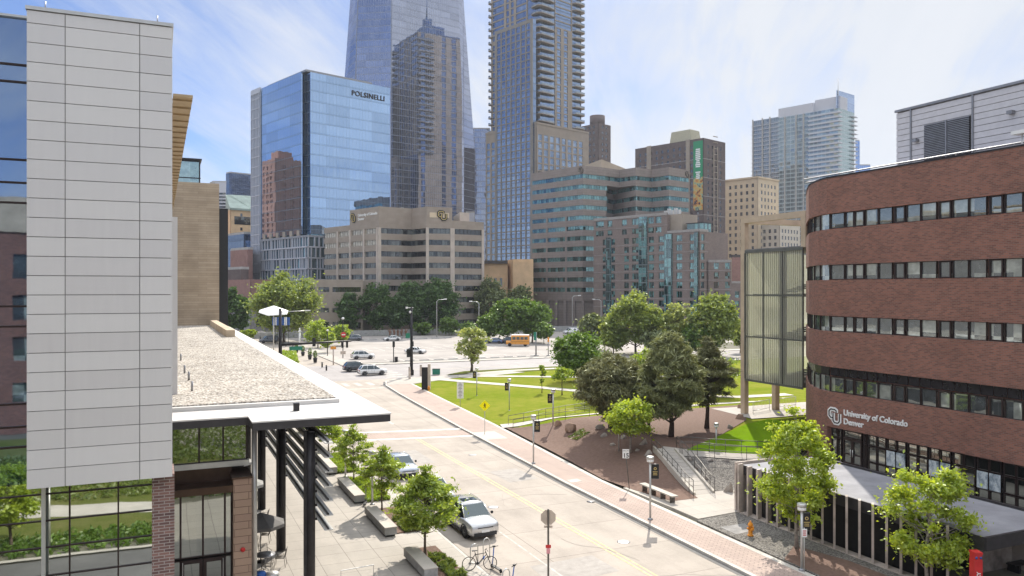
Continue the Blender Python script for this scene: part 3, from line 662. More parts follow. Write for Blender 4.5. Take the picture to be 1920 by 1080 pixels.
# ------------------------------------------------------------------ right: round-cornered brick building
B = Bld('brick_university_building', 'long dark red brick building with ribbon windows and a rounded corner', cat='building')
P = [Vector(p) for p in ((44.8, -5), (44.8, 43.8), (45.2, 45.0), (45.9, 46.3), (46.8, 47.6), (48.0, 48.95), (49.4, 50.5), (51.3, 52.5), (53.6, 54.3), (57, 56.3), (62, 58.6), (75, 62))]
Q = []
for i, p in enumerate(P):
    d = (P[min(i + 1, len(P) - 1)] - P[max(i - 1, 0)]).normalized(); Q.append(p + Vector((d.y, -d.x)) * .28)
Q[0] = Vector((45.08, -5)); Q[1] = Vector((45.08, 43.75))
rows = [(18.38, 19.52), (14.67, 15.78), (10.92, 12.04), (6.5, 8.3)]
wl = MB(); zz = 3.95
for r0, r1 in sorted(rows): band(wl, P, Q, zz, r0); zz = r1
band(wl, P, Q, zz, 22.12); band(wl, P[1:], Q[1:], 0, 3.95)
core = [q + Vector((.02, 0)) for q in Q] + [Vector((75, -5))]
wl.prism(core, .0, 21.5); B.part(wl, 'wall', 'red_brick')
b = MB(); band(b, [p - Vector((.04, 0)) for p in P], [q + Vector((.15, 0)) for q in Q], 22.12, 22.22); B.part(b, 'coping', 'dark_metal')
b = MB(); b.prism([q + Vector((.3, 0)) for q in Q] + [Vector((74.8, -4.8))], 21.5, 21.55); B.part(b, 'roof', 'deck_roof')
wn_ = outn(P[0], P[1])
def ubox(m, v0, v1, z0, z1, d0, d1, mi=0): m.box(44.8 + d0, 44.8 + d1, v0, v1, z0, z1, mi)
def pane(v0, v1, z0, z1, parent, name='window', mat='office_glass', d=.20, fr=.06):
    m = MB(); ubox(m, v0, v1, z0, z1, d, d + .06); o = m.build(name, mat, parent); f = MB()
    ubox(f, v0, v0 + fr, z0, z1, d - .08, d - .002); ubox(f, v1 - fr, v1, z0, z1, d - .08, d - .002)
    ubox(f, v0 + fr, v1 - fr, z0, z0 + fr, d - .08, d - .002); ubox(f, v0 + fr, v1 - fr, z1 - fr, z1, d - .08, d - .002); f.build('frame', 'frame_dark', o); return o
for ri, (r0, r1) in enumerate(rows):
    top = r1 if ri < 3 else 7.62
    v = 43.6
    pane(v - 1.32, v, r0, top, B.root); pane(v - 2.15, v - 1.36, r0, top, B.root); v -= 2.2
    while v > 27:
        pane(v - .86, v, r0, top, B.root, fr=.10); pane(v - 2.02, v - .96, r0, top, B.root, fr=.04); pane(v - 3.18, v - 2.06, r0, top, B.root, fr=.04); v -= 3.32
    if ri == 3:
        tl = MB(); v = 43.6
        while v > 12: ubox(tl, v - .78, v, 7.68, 8.28, .17, .2); v -= .83
        B.part(tl, 'black_tile_band', 'tile_black')
    for i in range(1, 8):
        a, c = P[i], P[i + 1]; n = -Vector(((c - a).y, -(c - a).x)).normalized(); L = (c - a).length
        for j in range(2 if L > 1.6 else 1):
            k = 2 if L > 1.6 else 1; m = MB(); m.obox(a, c, n, -.25, -.2, r0, top, L * j / k + .04, L * (j + 1) / k - .04)
            o = m.build('window', 'office_glass', B.root); f = MB(); f.obox(a, c, n, -.19, -.1, r0, top, L * (j + 1) / k - .05, L * (j + 1) / k + .03); f.build('frame', 'frame_dark', o)
        if ri == 3: m = MB(); m.obox(a, c, n, -.24, -.2, 7.66, 8.28, .02, L - .02); B.part(m, 'black_tile_band', 'tile_black')
# ground storey: doors, glazing, window posters
gz = 1.4
b = MB(); ubox(b, -5, 43.6, 0, 3.95, .30, .5); B.part(b, 'ground_wall', 'tile_black')
v = 43.5
glist = [(43.5, 42.95, 'g'), (42.9, 42.55, 'g'), (42.4, 40.75, 'door'), (40.6, 40.35, 'g'), (40.25, 38.75, 'g2')]
for v1, v0, kx in glist:
    if kx == 'g': pane(v0, v1, gz + .1, 3.2, B.root, mat='shop_glass'); pane(v0, v1, 3.25, 3.9, B.root, mat='shop_glass')
    elif kx == 'g2':
        for q in range(2):
            for z0, z1 in ((gz + .1, 2.0), (2.05, 3.1), (3.18, 3.9)): pane(v0 + .75 * q, v0 + .75 * q + .72, z0, z1, B.root, mat='shop_glass', fr=.04)
    else:
        pane(v0, v1, 3.4, 3.9, B.root, mat='shop_glass')
        for q in range(2):
            f = MB(); a0 = v0 + q * .83; a1 = a0 + .8; ubox(f, a0, a1, gz + .02, gz + .25, .1, .2); ubox(f, a0, a1, 3.2, 3.36, .1, .2); ubox(f, a0, a0 + .1, gz + .25, 3.2, .1, .2); ubox(f, a1 - .1, a1, gz + .25, 3.2, .1, .2); ubox(f, a0 + .1, a1 - .1, 2.2, 2.3, .1, .2)
            d = f.build('door', 'frame_dark', B.root); m = MB(); ubox(m, a0 + .1, a1 - .1, gz + .25, 3.2, .16, .18); m.build('glass', 'shop_glass', d)
            m = MB(); hv = a0 + .72 if q == 0 else a0 + .08; m.tube([(44.84, hv, 2.1), (44.84, hv, 2.6)], .025, 6); m.build('handle', 'light_metal', d)
v = 38.65; k = 0
while v > 14:
    for q in range(2): pane(v - .72 - q * .76, v - q * .76, 3.18, 3.9, B.root, mat='shop_glass', fr=.04)
    if k in (0, 2, 4):
        for q in range(2):
            m = MB(); ubox(m, v - .70 - q * .78, v - .02 - q * .78, 2.12, 3.12, .06, .09); o = m.build('window_poster', 'poster_print', B.root); o['label'] = 'blue grey photo poster'
    else:
        for q in range(2): pane(v - .72 - q * .76, v - q * .76, 2.12, 3.12, B.root, mat='shop_glass', fr=.05)
    for q in range(2): pane(v - .72 - q * .76, v - q * .76, gz + .1, 2.06, B.root, mat='shop_glass', fr=.04)
    v -= 1.62; k += 1
# lettering and interlocked letter emblem
M = wallM((44.76, 42.2, 4.98), (0, -1), (-1, 0))
textmesh('University of Colorado', 'sign_lettering', 'white', .58, B.root, M, .03, bold=.012, track=.98)
textmesh('Denver', 'sign_lettering', 'white', .58, B.root, wallM((44.76, 42.2, 4.36), (0, -1), (-1, 0)), .03, bold=.012)
def emblem(parent, p, d, n, s, mats, thick=.06):
    """interlocked C and U with an outline, stood on a wall"""
    Mx = wallM(p, d, n); 
    def ring(pts, t0, t1, wd, mi):
        L = [Vector(q) for q in pts]; a, b_ = [], []
        for i in range(len(L)):
            dd = ((L[i] - L[i - 1]).normalized() if i else Vector((0, 0))) + ((L[i + 1] - L[i]).normalized() if i < len(L) - 1 else Vector((0, 0))); dd.normalize()
            q = Vector((dd.y, -dd.x)); k = 1.0
            if 0 < i < len(L) - 1: k = 1 / max(.5, q.dot(Vector(((L[i] - L[i - 1]).normalized().y, -(L[i] - L[i - 1]).normalized().x))))
            a.append(L[i] + q * wd * k); b_.append(L[i] - q * wd * k)
        for i in range(len(L) - 1): mb.prism([a[i], a[i + 1], b_[i + 1], b_[i]], t0, t1, mi)
    mb = MB()
    Cp = [(.78, .78), (.78, .92), (.62, 1.0), (.25, 1.0), (.08, .85), (.08, .5), (.25, .35), (.5, .35)]
    Up = [(.48, .72), (.48, .15), (.62, .0), (.95, .0), (1.1, .15), (1.1, .72)]
    ring(Cp, 0, thick * .5, .16, 0); ring(Up, 0.001, thick * .52, .16, 0); ring(Cp, thick * .5, thick, .04, 1); ring(Up, thick * .52, thick * 1.04, .04, 1)
    mb.v = [tuple(Mx @ Vector((x * s, y * s, z))) for x, y, z in mb.v]; return mb.build('emblem', mats, parent)
emblem(B.root, (44.78, 43.6, 4.32), (0, -1), (-1, 0), .95, ['white', 'black'])
# roof plant room, pipes, lamps
PH = MB(); PH.box(50.06, 74, -5, 42.1, 21.5, 27.1); B.part(PH, 'plant_room', 'panel_joint')
sd_ = MB(); z = 21.55
while z < 27.0: sd_.box(50.0, 50.05, -5, 42.16, z + .02, z + .40); sd_.box(50.06, 60, 42.12, 42.17, z + .02, z + .40); z += .42
pm('siding', (.60, .585, .60), .5, .1, var=.05); B.part(sd_, 'metal_siding', 'siding')
b = MB(); b.box(49.9, 74.1, -5.1, 42.25, 27.08, 27.25); b.box(49.93, 50.0, 40.85, 40.97, 21.5, 27.1); b.box(49.93, 50.0, 36.05, 36.17, 21.5, 27.1); B.part(b, 'metal_trim', 'grey_metal')
lv = MB(); lv.box(49.96, 50.0, 36.25, 39.8, 21.6, 25.7); 
for k in range(34): lv.box(49.86, 49.95, 36.3, 39.75, 21.66 + k * .12, 21.72 + k * .12, 1)
lv.box(49.82, 49.98, 37.95, 38.05, 21.6, 25.7, 1); B.part(lv, 'ventilation_louvre', ['black', 'grey_metal'])
for v0, z0 in ((40.2, 24.6), (33.2, 25.2)): b = MB(); b.box(49.6, 49.95, v0, v0 + .35, z0, z0 + .22); B.part(b, 'wall_lamp', 'grey_metal')
b = MB(); b.tube([(46.2, 47.5, 22.6), (46.2, 14, 22.6)], .05, 6); b.tube([(46.4, 47.5, 22.35), (46.4, 14, 22.35)], .04, 6)
for k in range(9): b.tube([(46.3, 46 - k * 3.8, 21.5), (46.3, 46 - k * 3.8, 22.6)], .035, 6)
B.part(b, 'roof_pipe', 'grey_metal')
b = MB(); b.tube([(45.6, 29.9, 22.1), (45.6, 29.9, 22.95)], .05, 6); b.box(45.2, 45.9, 29.5, 30.3, 22.95, 23.15); b.tube([(45.7, 29.3, 22.95), (45.7, 28.6, 22.9), (45.7, 28.3, 22.5)], .06, 6); B.part(b, 'roof_floodlight', 'white_metal')

# terrace along the doors
t = MB(); t.box(39.35, 45.2, -5, 44.3, -.1, 1.4); o = t.build('entrance_terrace', 'side_concrete'); struct(o)
# low deck roof on fins, with its screens
B = Bld('fin_screen_pavilion', 'low flat grey roof carried by a row of thin upright stone fins', cat='pavilion')
b = MB(); b.box(33.35, 39.1, 23.6, 39.5, 2.52, 3.0); B.part(b, 'roof_slab', 'deck_roof')
b = MB(); b.box(33.30, 33.36, 23.5, 39.5, 2.42, 3.02); b.box(33.36, 39.15, 23.45, 23.6, 2.42, 3.02); b.box(39.1, 39.22, 23.6, 39.5, 2.6, 3.12); B.part(b, 'roof_edge', 'fascia')
b = MB(); b.box(33.5, 33.55, 25.4, 39.3, .15, 2.42); b.box(36.6, 36.8, 26.6, 39, .1, 2.52, 0); B.part(b, 'dark_screen', 'black_screen')
b = MB(); b.box(36.8, 50, 26.3, 26.6, 0, 2.5); B.part(b, 'concrete_wall', 'board_concrete')
b = MB(); b.box(38.2, 42.8, 25.4, 25.85, .42, .5); b.box(38.6, 38.75, 25.45, 26.05, 0, .42); b.box(42.2, 42.35, 25.45, 26.05, 0, .42); B.part(b, 'wall_bench', 'black')
b = MB(); b.box(32.9, 33.42, 25.2, 39.2, -.05, .16); B.part(b, 'base_kerb', 'fin_concrete')
for k in range(18):
    v0 = 39.3 - k * .835
    a = R(8 + k * 3) if k < 5 else R(47 - (k - 5) * .8); m = MB(); h = 3.13
    L = .40; dx, dy = math.cos(a), math.sin(a)
    c0 = Vector((33.05, v0)); e = Vector((dx, dy)) * (L / 2); q = Vector((-dy, dx)) * .06
    m.prism([c0 - e - q, c0 + e - q, c0 + e + q, c0 - e + q], .1, h); B.part(m, 'fin', 'fin_concrete')
b = MB(); b.box(33.05, 36.4, 39.7, 39.85, 0, 3.14); B.part(b, 'end_wall', 'fin_concrete')

# glazed stair tower on concrete legs
B = Bld('glass_stair_tower', 'translucent ribbed glass tower raised on tall concrete legs beside the brick building', cat='tower')
x0, x1, y0, y1 = 53.3, 62.5, 54.9, 63.2
b = MB()
b.box(x0, x0 + .5, 62.75, 63.35, 0, 21.1); b.box(x1 - .4, x1 + .1, 62.75, 63.35, 0, 21.1); b.box(57.85, 58.4, 63.4, 63.95, 0, 5); b.box(x0, x0 + .5, 54.6, 55.2, 17.8, 21.1)
b.box(x0 - .02, x0 + .52, 55.2, 62.75, 20.55, 21.1); b.box(x0 + .5, x1 - .4, 62.8, 63.3, 20.55, 21.1); b.box(x1 - .4, x1 + .1, 54.6, 62.75, 20.55, 21.1); B.part(b, 'concrete_frame', 'frame_concrete')
b = MB(); b.box(x0 + .3, x1 - .3, y0 + .2, y1 - .5, 5.0, 5.45); b.box(x0 + .9, x1 - .5, y0 + .5, y1 - .6, 9.2, 9.45); b.box(x0 + .9, x1 - .5, y0 + .5, y1 - .6, 13.3, 13.55); b.box(x0 + .2, x1 - .2, y0, y1 - .4, 17.7, 17.95); B.part(b, 'floor_slab', 'grey_concrete')
b = MB(); b.box(x0 - .05, x0 + .05, y0, 62.7, 17.55, 17.85); b.box(x0 - .06, x0 + .05, y0, 62.7, 4.9, 5.1)
for z in (9.3, 13.4): b.box(x0 - .04, x0 + .06, y0, 62.7, z - .07, z + .07)
for k in range(4): b.box(x0 - .06, x0 + .07, y0 + k * 2.6 - .05, y0 + k * 2.6 + .05, 5.1, 17.55)
for k in range(29): b.box(x0 - .02, x0 + .0, y0 + .13 + k * .27, y0 + .15 + k * .27, 5.1, 17.55)
pm('glazing_grey', (.13, .135, .12), .5, .3); B.part(b, 'glazing_frame', 'glazing_grey')
for k in range(3):
    for z0, z1 in ((5.1, 9.2), (9.4, 13.3), (13.5, 17.55)): m = MB(); m.box(x0 + .01, x0 + .05, y0 + k * 2.6 + .06, y0 + k * 2.6 + 2.54, z0, z1); B.part(m, 'glass_panel', 'etched_glass')
m = MB(); m.box(x0 + .2, x1 - .3, y1 - .5, y1 - .45, 5.1, 17.55); B.part(m, 'rear_glass', 'etched_glass')
st = MB()
for k in range(3):
    for q in range(12): st.box(x0 + 1 + (q * .6), x0 + 1.6 + q * .6, 57.2, 58.6, 5.5 + k * 4.1 + q * .16, 5.62 + k * 4.1 + q * .16)
B.part(st, 'stair_flight', 'grey_concrete'); b = MB(); b.box(x0 + .6, x0 + 1.0, 58, 58.6, 5.45, 17.6); b.box(57.5, 57.9, 57, 57.6, 5.45, 17.6); B.part(b, 'inner_column', 'grey_concrete')
# ------------------------------------------------------------------ downtown
A1 = CD(-.675, .738); A2 = CD(.738, .675); AWAY = CD(0, 1)
pm('beige_stone', (0.338, 0.290, 0.243), .85, var=.08, scale=.15); pm('pier_stone', (0.510, 0.439, 0.377), .85, var=.08, scale=.4)
brick('band_stone', (.34, .285, .235), (.315, .26, .215), (0.299, 0.255, 0.211), 3.0, .95, .02, .2, .12, off=0)
brick('brown_stone', (0.288, 0.242, 0.220), (0.264, 0.227, 0.204), (0.181, 0.151, 0.136), 2.6, 1.0, .03, .2, .12, off=0)
brick('flat_brick', (0.258, 0.204, 0.181), (0.212, 0.167, 0.151), (0.181, 0.151, 0.136), .5, .16, .01, .3, .12)
brick('dark_brick', (0.169, 0.128, 0.119), (0.128, 0.101, 0.101), (0.121, 0.108, 0.095), .6, .2, .02, .3, .2)
brick('pink_brick', (0.363, 0.197, 0.167), (0.302, 0.167, 0.151), (0.242, 0.181, 0.151), .6, .2, .02, .3, .15)
brick('orange_brick', (.50, .20, .11), (.42, .16, .09), (.3, .2, .15), .6, .2, .02, .3, .15)
pm('tan_stone', (.34, .285, .23), .85, var=.1, scale=.2); pm('cream_stone', (.62, .50, .35), .85, var=.08, scale=.2); pm('pale_stone', (.60, .53, .43), .85, var=.08, scale=.2)
pm('belt', (.34, .31, .29), .8); pm('slim_bronze', (.27, .24, .205), .5, .3); pm('penthouse_stone', (0.419, 0.351, 0.270), .85, var=.1, scale=.2); pm('cream_metal', (.45, .42, .30), .6)
pm('lattice', (0.507, 0.524, 0.575), .5, .2, var=.06); pm('tan_plain', (0.737, 0.510, 0.299), .85, var=.1, scale=.3); pm('dark_brown', (.08, .07, .065), .7)
pm('slab_grey', (.42, .40, .38), .8, var=.1, scale=.5); pm('copper_roof', (.36, .44, .38), .7, var=.15, scale=.3); pm('pale_grey', (0.546, 0.546, 0.585), .8, var=.05)
pglass('band_glass', (.016, .018, .02), (.8, .88, .95), .06, (1.5, 3.72), (.13, .14, .13), .3)
pglass('band_glass_pale', (.34, .30, .24), (1, .95, .85), .12, (1.5, 3.72), (.42, .38, .31), .6)
pglass('teal_glass', (.012, .055, .062), (.55, .9, .95), .17, (1.3, 3.85), (.13, .26, .26), .5)
pglass('flat_glass', (.010, .030, .036), (.62, .86, .90), .18, (1.0, 3.02), (.16, .33, .33), .45)
pglass('blue_glass', (.012, .020, .038), (.58, .74, .98), .40, (3.6, 4.0), (.26, .32, .38), .25)
pglass('small_glass', (.03, .035, .045), (.8, .9, 1), .10, (1.2, 3.0), (.14, .14, .13), .3)
curtain('tower_glass', (.47, .51, .64), (1.52, 4.1), .16, 1.0, .80, (.05, .06, .08), (.30, .32, .38), .006)
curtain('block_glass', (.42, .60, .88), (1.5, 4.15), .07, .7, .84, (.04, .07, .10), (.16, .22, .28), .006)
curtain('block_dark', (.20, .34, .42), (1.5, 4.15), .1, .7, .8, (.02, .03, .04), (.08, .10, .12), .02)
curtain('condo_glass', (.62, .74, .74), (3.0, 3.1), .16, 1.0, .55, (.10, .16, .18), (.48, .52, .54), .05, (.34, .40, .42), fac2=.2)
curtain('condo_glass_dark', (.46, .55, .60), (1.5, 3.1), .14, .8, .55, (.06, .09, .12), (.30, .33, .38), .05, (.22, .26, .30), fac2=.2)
curtain('far_glass', (.42, .48, .62), (1.6, 3.9), .25, 1.2, .6, (.12, .13, .16), (.30, .31, .36), .02)
curtain('navy_glass', (.20, .27, .40), (1.6, 3.9), .08, 1.2, .75, (.03, .04, .06), (.12, .14, .18), .01)
curtain('pale_blue_glass', (.50, .62, .85), (1.6, 3.9), .1, .8, .75, (.15, .2, .3), (.4, .45, .55), .01)
curtain('tower_blue', (.36, .49, .70), (1.5, 4.0), .14, .8, .72, (.02, .035, .07), (.20, .19, .18), .03, fac2=0)

def away(p, d): p = Vector(p[:2]); return p + p.normalized() * d
# --- beige office block with horizontal window bands and stepped corner
B = Bld('banded_office_block', 'wide beige office block with horizontal window bands and a gold letter emblem', cat='building')
c710 = W(710, 255); c608 = pxon(c710, c710.xy + A1, 608); c656 = pxon(c710, c710.xy + A1, 656)
FR = [c608, c656, c710, W(772, 262), W(800, 256), W(848, 259), W(907, 266)]; FR = [Vector(p[:2]) for p in FR]
IN = inset_line(FR, .45); zr = [(33.7 - 3.72 * k - 1.72, 33.7 - 3.72 * k) for k in range(9)]
wl = MB(); zz = 0
for r0, r1 in zr[::-1]: band(wl, FR, IN, zz, max(r0, zz + .1)); zz = r1
band(wl, FR[:2], IN[:2], zz, 35.6); band(wl, FR[1:6], IN[1:6], zz, 40.6); band(wl, FR[5:], IN[5:], zz, 36.4)
wl.prism(IN[:2] + [away(IN[1], 40), away(IN[0], 40)], 0, 35.3); wl.prism(IN[1:6] + [away(IN[5], 40), away(IN[1], 40)], 0, 40.3); wl.prism(IN[5:] + [away(IN[6], 40), away(IN[5], 40)], 0, 36.1)
B.part(wl, 'wall', 'band_stone')
for i in range(6):
    a, b_ = IN[i], IN[i + 1]; n = outn(a, b_); L = (b_ - a).length
    for k, (r0, r1) in enumerate(zr):
        m = MB(); m.obox(a, b_, n, .0, .06, r0, r1, .02, L - .02)
        for j in range(1, int(L / 1.5)): m.obox(a, b_, n, .06, .12, r0, r1, j * 1.5 - .05, j * 1.5 + .05, mi=1)
        m.build('window', ['band_glass_pale' if (i < 2 and k < 2) else 'band_glass', 'dark_metal'], B.root)
pr = MB()
for a, b_, xs in ((FR[0], FR[2], (632.5, 656.5, 682, 707)), (FR[2], FR[3], (712,)), (FR[4], FR[5], (801.5, 847)), (FR[5], FR[6], (850, 905.5))):
    n = outn(a, b_)
    for x in xs: p = pxon(a, b_, x); d = (b_ - a).normalized(); pr.obox(p - d * .45, p + d * .45, n, -.4, .12, 0, 33.9)
B.part(pr, 'pier', 'pier_stone')
b = MB(); p = away(FR[6], 6); q = away(W(862, 262), 8); b.prism([q, away(W(880, 265), 8), away(W(880, 265), 26), away(W(850, 262), 26)], 36, 40.2); B.part(b, 'roof_house', 'pier_stone')
b = MB(); b.prism([away(W(800, 262), 12), away(W(812, 262), 12), away(W(812, 262), 16), away(W(800, 262), 16)], 40, 41.6); b.tube([(*away(W(752, 262), 14), 40.2), (*away(W(752, 262), 14), 42.2)], 1.1, 10); B.part(b, 'roof_unit', 'white')
n = outn(FR[4], FR[5]); d = (FR[5] - FR[4]).normalized(); p = FR[4] + d * 3.6 + n * .05
pm('gold', (.55, .42, .16), .5, .2)
b = MB(); b.obox(FR[4], FR[5], n, .0, .04, 37.2, 38.8, 1, 7.5); B.part(b, 'sign_panel', 'cream_stone')
emblem(B.root, (p.x, p.y, 36.6), d, n, 2.6, ['black', 'gold'], .3)
n = outn(c656, c710); d = (FR[2] - FR[1]).normalized(); d0 = d; p = FR[1] + d * .8 + n * .05
emblem(B.root, (p.x, p.y, 36.6), d, n, 2.5, ['black', 'gold'], .3)
p = FR[1] + d * 5.2 + n * .05; textmesh('University of Colorado', 'sign_lettering', 'white', 1.25, B.root, wallM((p.x, p.y, 38.1), d, n), .05, bold=.02); textmesh('Denver', 'sign_lettering', 'white', 1.25, B.root, wallM((p.x, p.y, 36.8), d, n), .05, bold=.02)
# --- low annex
B = Bld('low_beige_annex', 'low beige annex with dark window bands behind the big street tree', cat='building')
a, b_ = Vector(W(566, 242)[:2]), Vector(W(680, 240)[:2]); n = outn(a, b_); L = (b_ - a).length; wl = MB()
facade(B, wl, a, b_, 0, 16.9, [(.6, 4.2), (5.2, 8.6), (9.6, L - .6)], [(2, 4), (6.9, 8.3), (13.1, 14.6)], .4, n, 1.5)
wl.prism([a - n * .4, b_ - n * .4, b_ - n * 11, a - n * 11], 0, 16.6); B.part(wl, 'wall', 'band_stone'); B.close(['band_glass', 'dark_metal'])
# --- brown band tower
B = Bld('teal_banded_office_tower', 'brown office tower with teal window ribbons and a notched corner', cat='building')
cr = Vector(W(1093, 295)[:2]); le = pxon(cr, cr + A1, 997); r1_ = Vector(W(1136, 301)[:2])
FR = [le, cr, r1_, Vector(W(1161, 306)[:2]), Vector(W(1192, 300)[:2]), Vector(W(1222, 305)[:2]), Vector(W(1254, 299)[:2]), Vector(W(1292.5, 307)[:2])]
FL = FR[:2] + [r1_, away(r1_, 7), away(W(1150, 306), 8), Vector(W(1192, 300)[:2])] + FR[5:]
IN, INL = inset_line(FR, .4), inset_line(FL, .4)
zr = [(56.9 - 3.85 * k - 1.6, 56.9 - 3.85 * k) for k in range(12)]; zsplit = zr[1][1] + .2
wl = MB(); band(wl, FR, IN, zr[0][1], 60.0); band(wl, FR, IN, zsplit, zr[0][0]); zz = 9.5
for r0, r1 in zr[:0:-1]: band(wl, FL, INL, zz, r0); zz = r1
band(wl, FL, INL, zz, zsplit)
wl.prism(IN + [away(IN[-1], 35), away(IN[0], 35)], zsplit, 59.6); wl.prism(INL + [away(INL[-1], 35), away(INL[0], 35)], 0, zsplit)
B.part(wl, 'wall', 'brown_stone')
for k, (r0, r1) in enumerate(zr):
    LL = IN if k == 0 else INL
    for i in range(len(LL) - 1):
        if len(LL) > 8 and i == 2: continue
        a, b_ = LL[i], LL[i + 1]; n = outn(a, b_); L = (b_ - a).length; m = MB(); m.obox(a, b_, n, 0, .06, r0, r1, .02, L - .02)
        for j in range(1, int(L / 1.3)): m.obox(a, b_, n, .06, .1, r0, r1, j * 1.3 - .04, j * 1.3 + .04, mi=1)
        m.build('window', ['teal_glass', 'dark_metal'], B.root)
pr = MB()
for x in (1025, 1061): pr.obox(pxon(le, cr, x) - A1 * .4, pxon(le, cr, x) + A1 * .4, outn(le, cr), -.3, .06, 0, zr[4][1])
B.part(pr, 'pier', 'brown_stone')
for p in [FR[i] for i in (0, 1, 4, 6, 7)] + [cr + (le - cr) * s_ / 6 for s_ in range(1, 6)]: pr = MB(); pr.tube([(p.x, p.y, 0), (p.x, p.y, 9.6)], .8, 4, sm=False); B.part(pr, 'column', 'brown_stone')
b = MB(); c_ = away(W(1128, 303), 10); bw = [c_, c_ + A2 * 20, c_ + A2 * 20 + A1 * 16, c_ + A1 * 18]; b.prism([c_ - Vector((0, 0)), c_ + A2 * 24, c_ + A2 * 24 + A1 * 18, c_ + A1 * 20], 59, 62.2, ztop=[65.2, 61.6, 61.6, 62.0]); B.part(b, 'penthouse', 'penthouse_stone')
n = outn(le, cr); p = cr + A1 * 2.2 + n * .02; emblem(B.root, (p.x - A1.x * .2, p.y, 57.4), -A1, n, 1.9, ['black', 'tan_stone'], .3)
p = FR[7] - (FR[7] - FR[6]).normalized() * 2.4; n = outn(FR[6], FR[7]); emblem(B.root, (p.x, p.y, 57.2), (FR[7] - FR[6]), n, 1.9, ['black', 'tan_stone'], .3)
# --- apartment block
B = Bld('teal_window_apartment_block', 'brown apartment block with teal windows and pale belt lines, stepping down to the right', cat='building')
cr = Vector(W(1311, 250)[:2]); le = pxon(cr, cr + A1, 1113); md = pxon(cr, cr + A1, 1251); n = outn(le, cr); d = (cr - le).normalized(); L = (cr - le).length; Lm = (md - le).length
def tcol(x0, x1): return ((pxon(le, cr, x0) - le).length, (pxon(le, cr, x1) - le).length)
rw = [(31.4 - 3.02 * k - 2.0, 31.4 - 3.02 * k) for k in range(10)]; rows_low = [(max(.4, a), b_) for a, b_ in rw if b_ > 2]
colsA = [tcol(1130, 1138), tcol(1146, 1153), tcol(1170, 1179), tcol(1185, 1199), tcol(1216, 1226)]
colsB = [tcol(1235, 1245), tcol(1268, 1279), tcol(1293, 1303)]
wl = MB(); facade(B, wl, le, md, 0, 32.6, colsA + [tcol(1235, 1245)], rows_low, .3, n, 1.3)
facade(B, wl, le, md, 32.6, 39.0, [tcol(1117, 1132), tcol(1139, 1148), tcol(1166, 1175), tcol(1185, 1199), tcol(1215, 1226), tcol(1229, 1240)], [(32.7, 34.5), (35.8, 37.9)], .3, n, 1.3)
facade(B, wl, md, cr, 0, 32.8, [(a - Lm, b_ - Lm) for a, b_ in colsB[1:]], rows_low, .3, n, 1.3)
re = pxon(cr, cr + A2, 1327.5); n2 = outn(cr, re)
facade(B, wl, cr, re, 0, 32.8, [(1.1, 2.9)], rows_low, .3, n2, 1.0)
corner_post(wl, cr, n, n2, .3, 0, 32.8)
wl.prism([le - n * .3, md - n * .3, md - n * 14, le - n * 14], 0, 38.4); wl.prism([md - n * .3, cr - n * .3 - n2 * .3, re - n2 * .3, re - n2 * .3 - n * 12, md - n * 14], 0, 32.3)
ri0 = pxon(re, re + CD(1, .05), 1327.6); w1, w2, w3 = Vector(W(1328, 252.5)[:2]), Vector(W(1371.5, 251)[:2]), Vector(W(1400, 252)[:2])
nn_ = outn(w1, w2); facade(B, wl, w1, w2, 0, 23.2, [(1.7, 3.2), (5.2, 6.6)], [r for r in rows_low if r[1] < 23], .3, nn_, 1.2)
facade(B, wl, w2, w3, 0, 16.4, [(1.2, 2.7)], [r for r in rows_low if r[1] < 16], .3, outn(w2, w3), 1.2)
wl.prism([w1 - nn_ * .3, w2 - nn_ * .3, away(w2, 12), away(w1, 12)], 0, 22.9); wl.prism([w2 - nn_ * .3, w3 - nn_ * .3, away(w3, 12), away(w2, 12)], 0, 16.1)
B.part(wl, 'wall', 'flat_brick')
bl = MB()
for k in range(10):
    z = 31.95 - 3.02 * k
    if k: bl.obox(le, cr, n, .0, .10, z - .07, z + .07, 0, L); bl.obox(cr, re, n2, 0, .10, z - .07, z + .07)
    if k > 3: bl.obox(w1, w2, nn_, 0, .1, z - .07, z + .07)
bl.obox(le, md, n, -.2, .12, 38.2, 39.1); bl.obox(md, cr, n, -.2, .12, 32.2, 33.0); bl.obox(cr, re, n2, -.2, .12, 32.2, 33.0); bl.obox(w1, w2, nn_, -.2, .1, 22.5, 23.3); bl.obox(w2, w3, nn_, -.2, .1, 15.8, 16.5)
bl.obox(le, md, n, 0, .1, 34.9, 35.05)
B.part(bl, 'belt_line', 'belt')
pm('bay_frame', (.20, .24, .25), .5, .3)
for x0, x1, z0, z1 in ((1139, 1146, 4, 32), (1200, 1214, 4, 38.2), (1248, 1261, 3, 31.9), (1304, 1309, 3, 31.9)):
    t0, t1 = tcol(x0, x1); m = MB(); m.obox(le, cr, n, .01, .7, z0, z1, t0, t1); o = m.build('glass_bay', 'flat_glass', B.root); f = MB()
    z = z0
    while z < z1: f.obox(le, cr, n, .02, .78, z - .12, z + .12, t0 - .05, t1 + .05); z += 3.02
    for q in range(3): tt = t0 + (t1 - t0) * q / 2; f.obox(le, cr, n, .7, .76, z0, z1, tt - .05, tt + .05)
    f.build('frame', 'bay_frame', o)
b = MB(); b.prism([md - n * 1.5 - d * 1.5, md - n * 1.5 + d * 4.8, md - n * 10 + d * 4.8, md - n * 10 - d * 1.5], 32, 38.4); B.part(b, 'stair_house', 'tan_stone')
b = MB(); b.prism([md + d * 6 - n * 2.5, md + d * 12 - n * 2.5, md + d * 12 - n * 7, md + d * 6 - n * 7], 32.3, 35.0); B.part(b, 'roof_lounge', 'flat_glass')
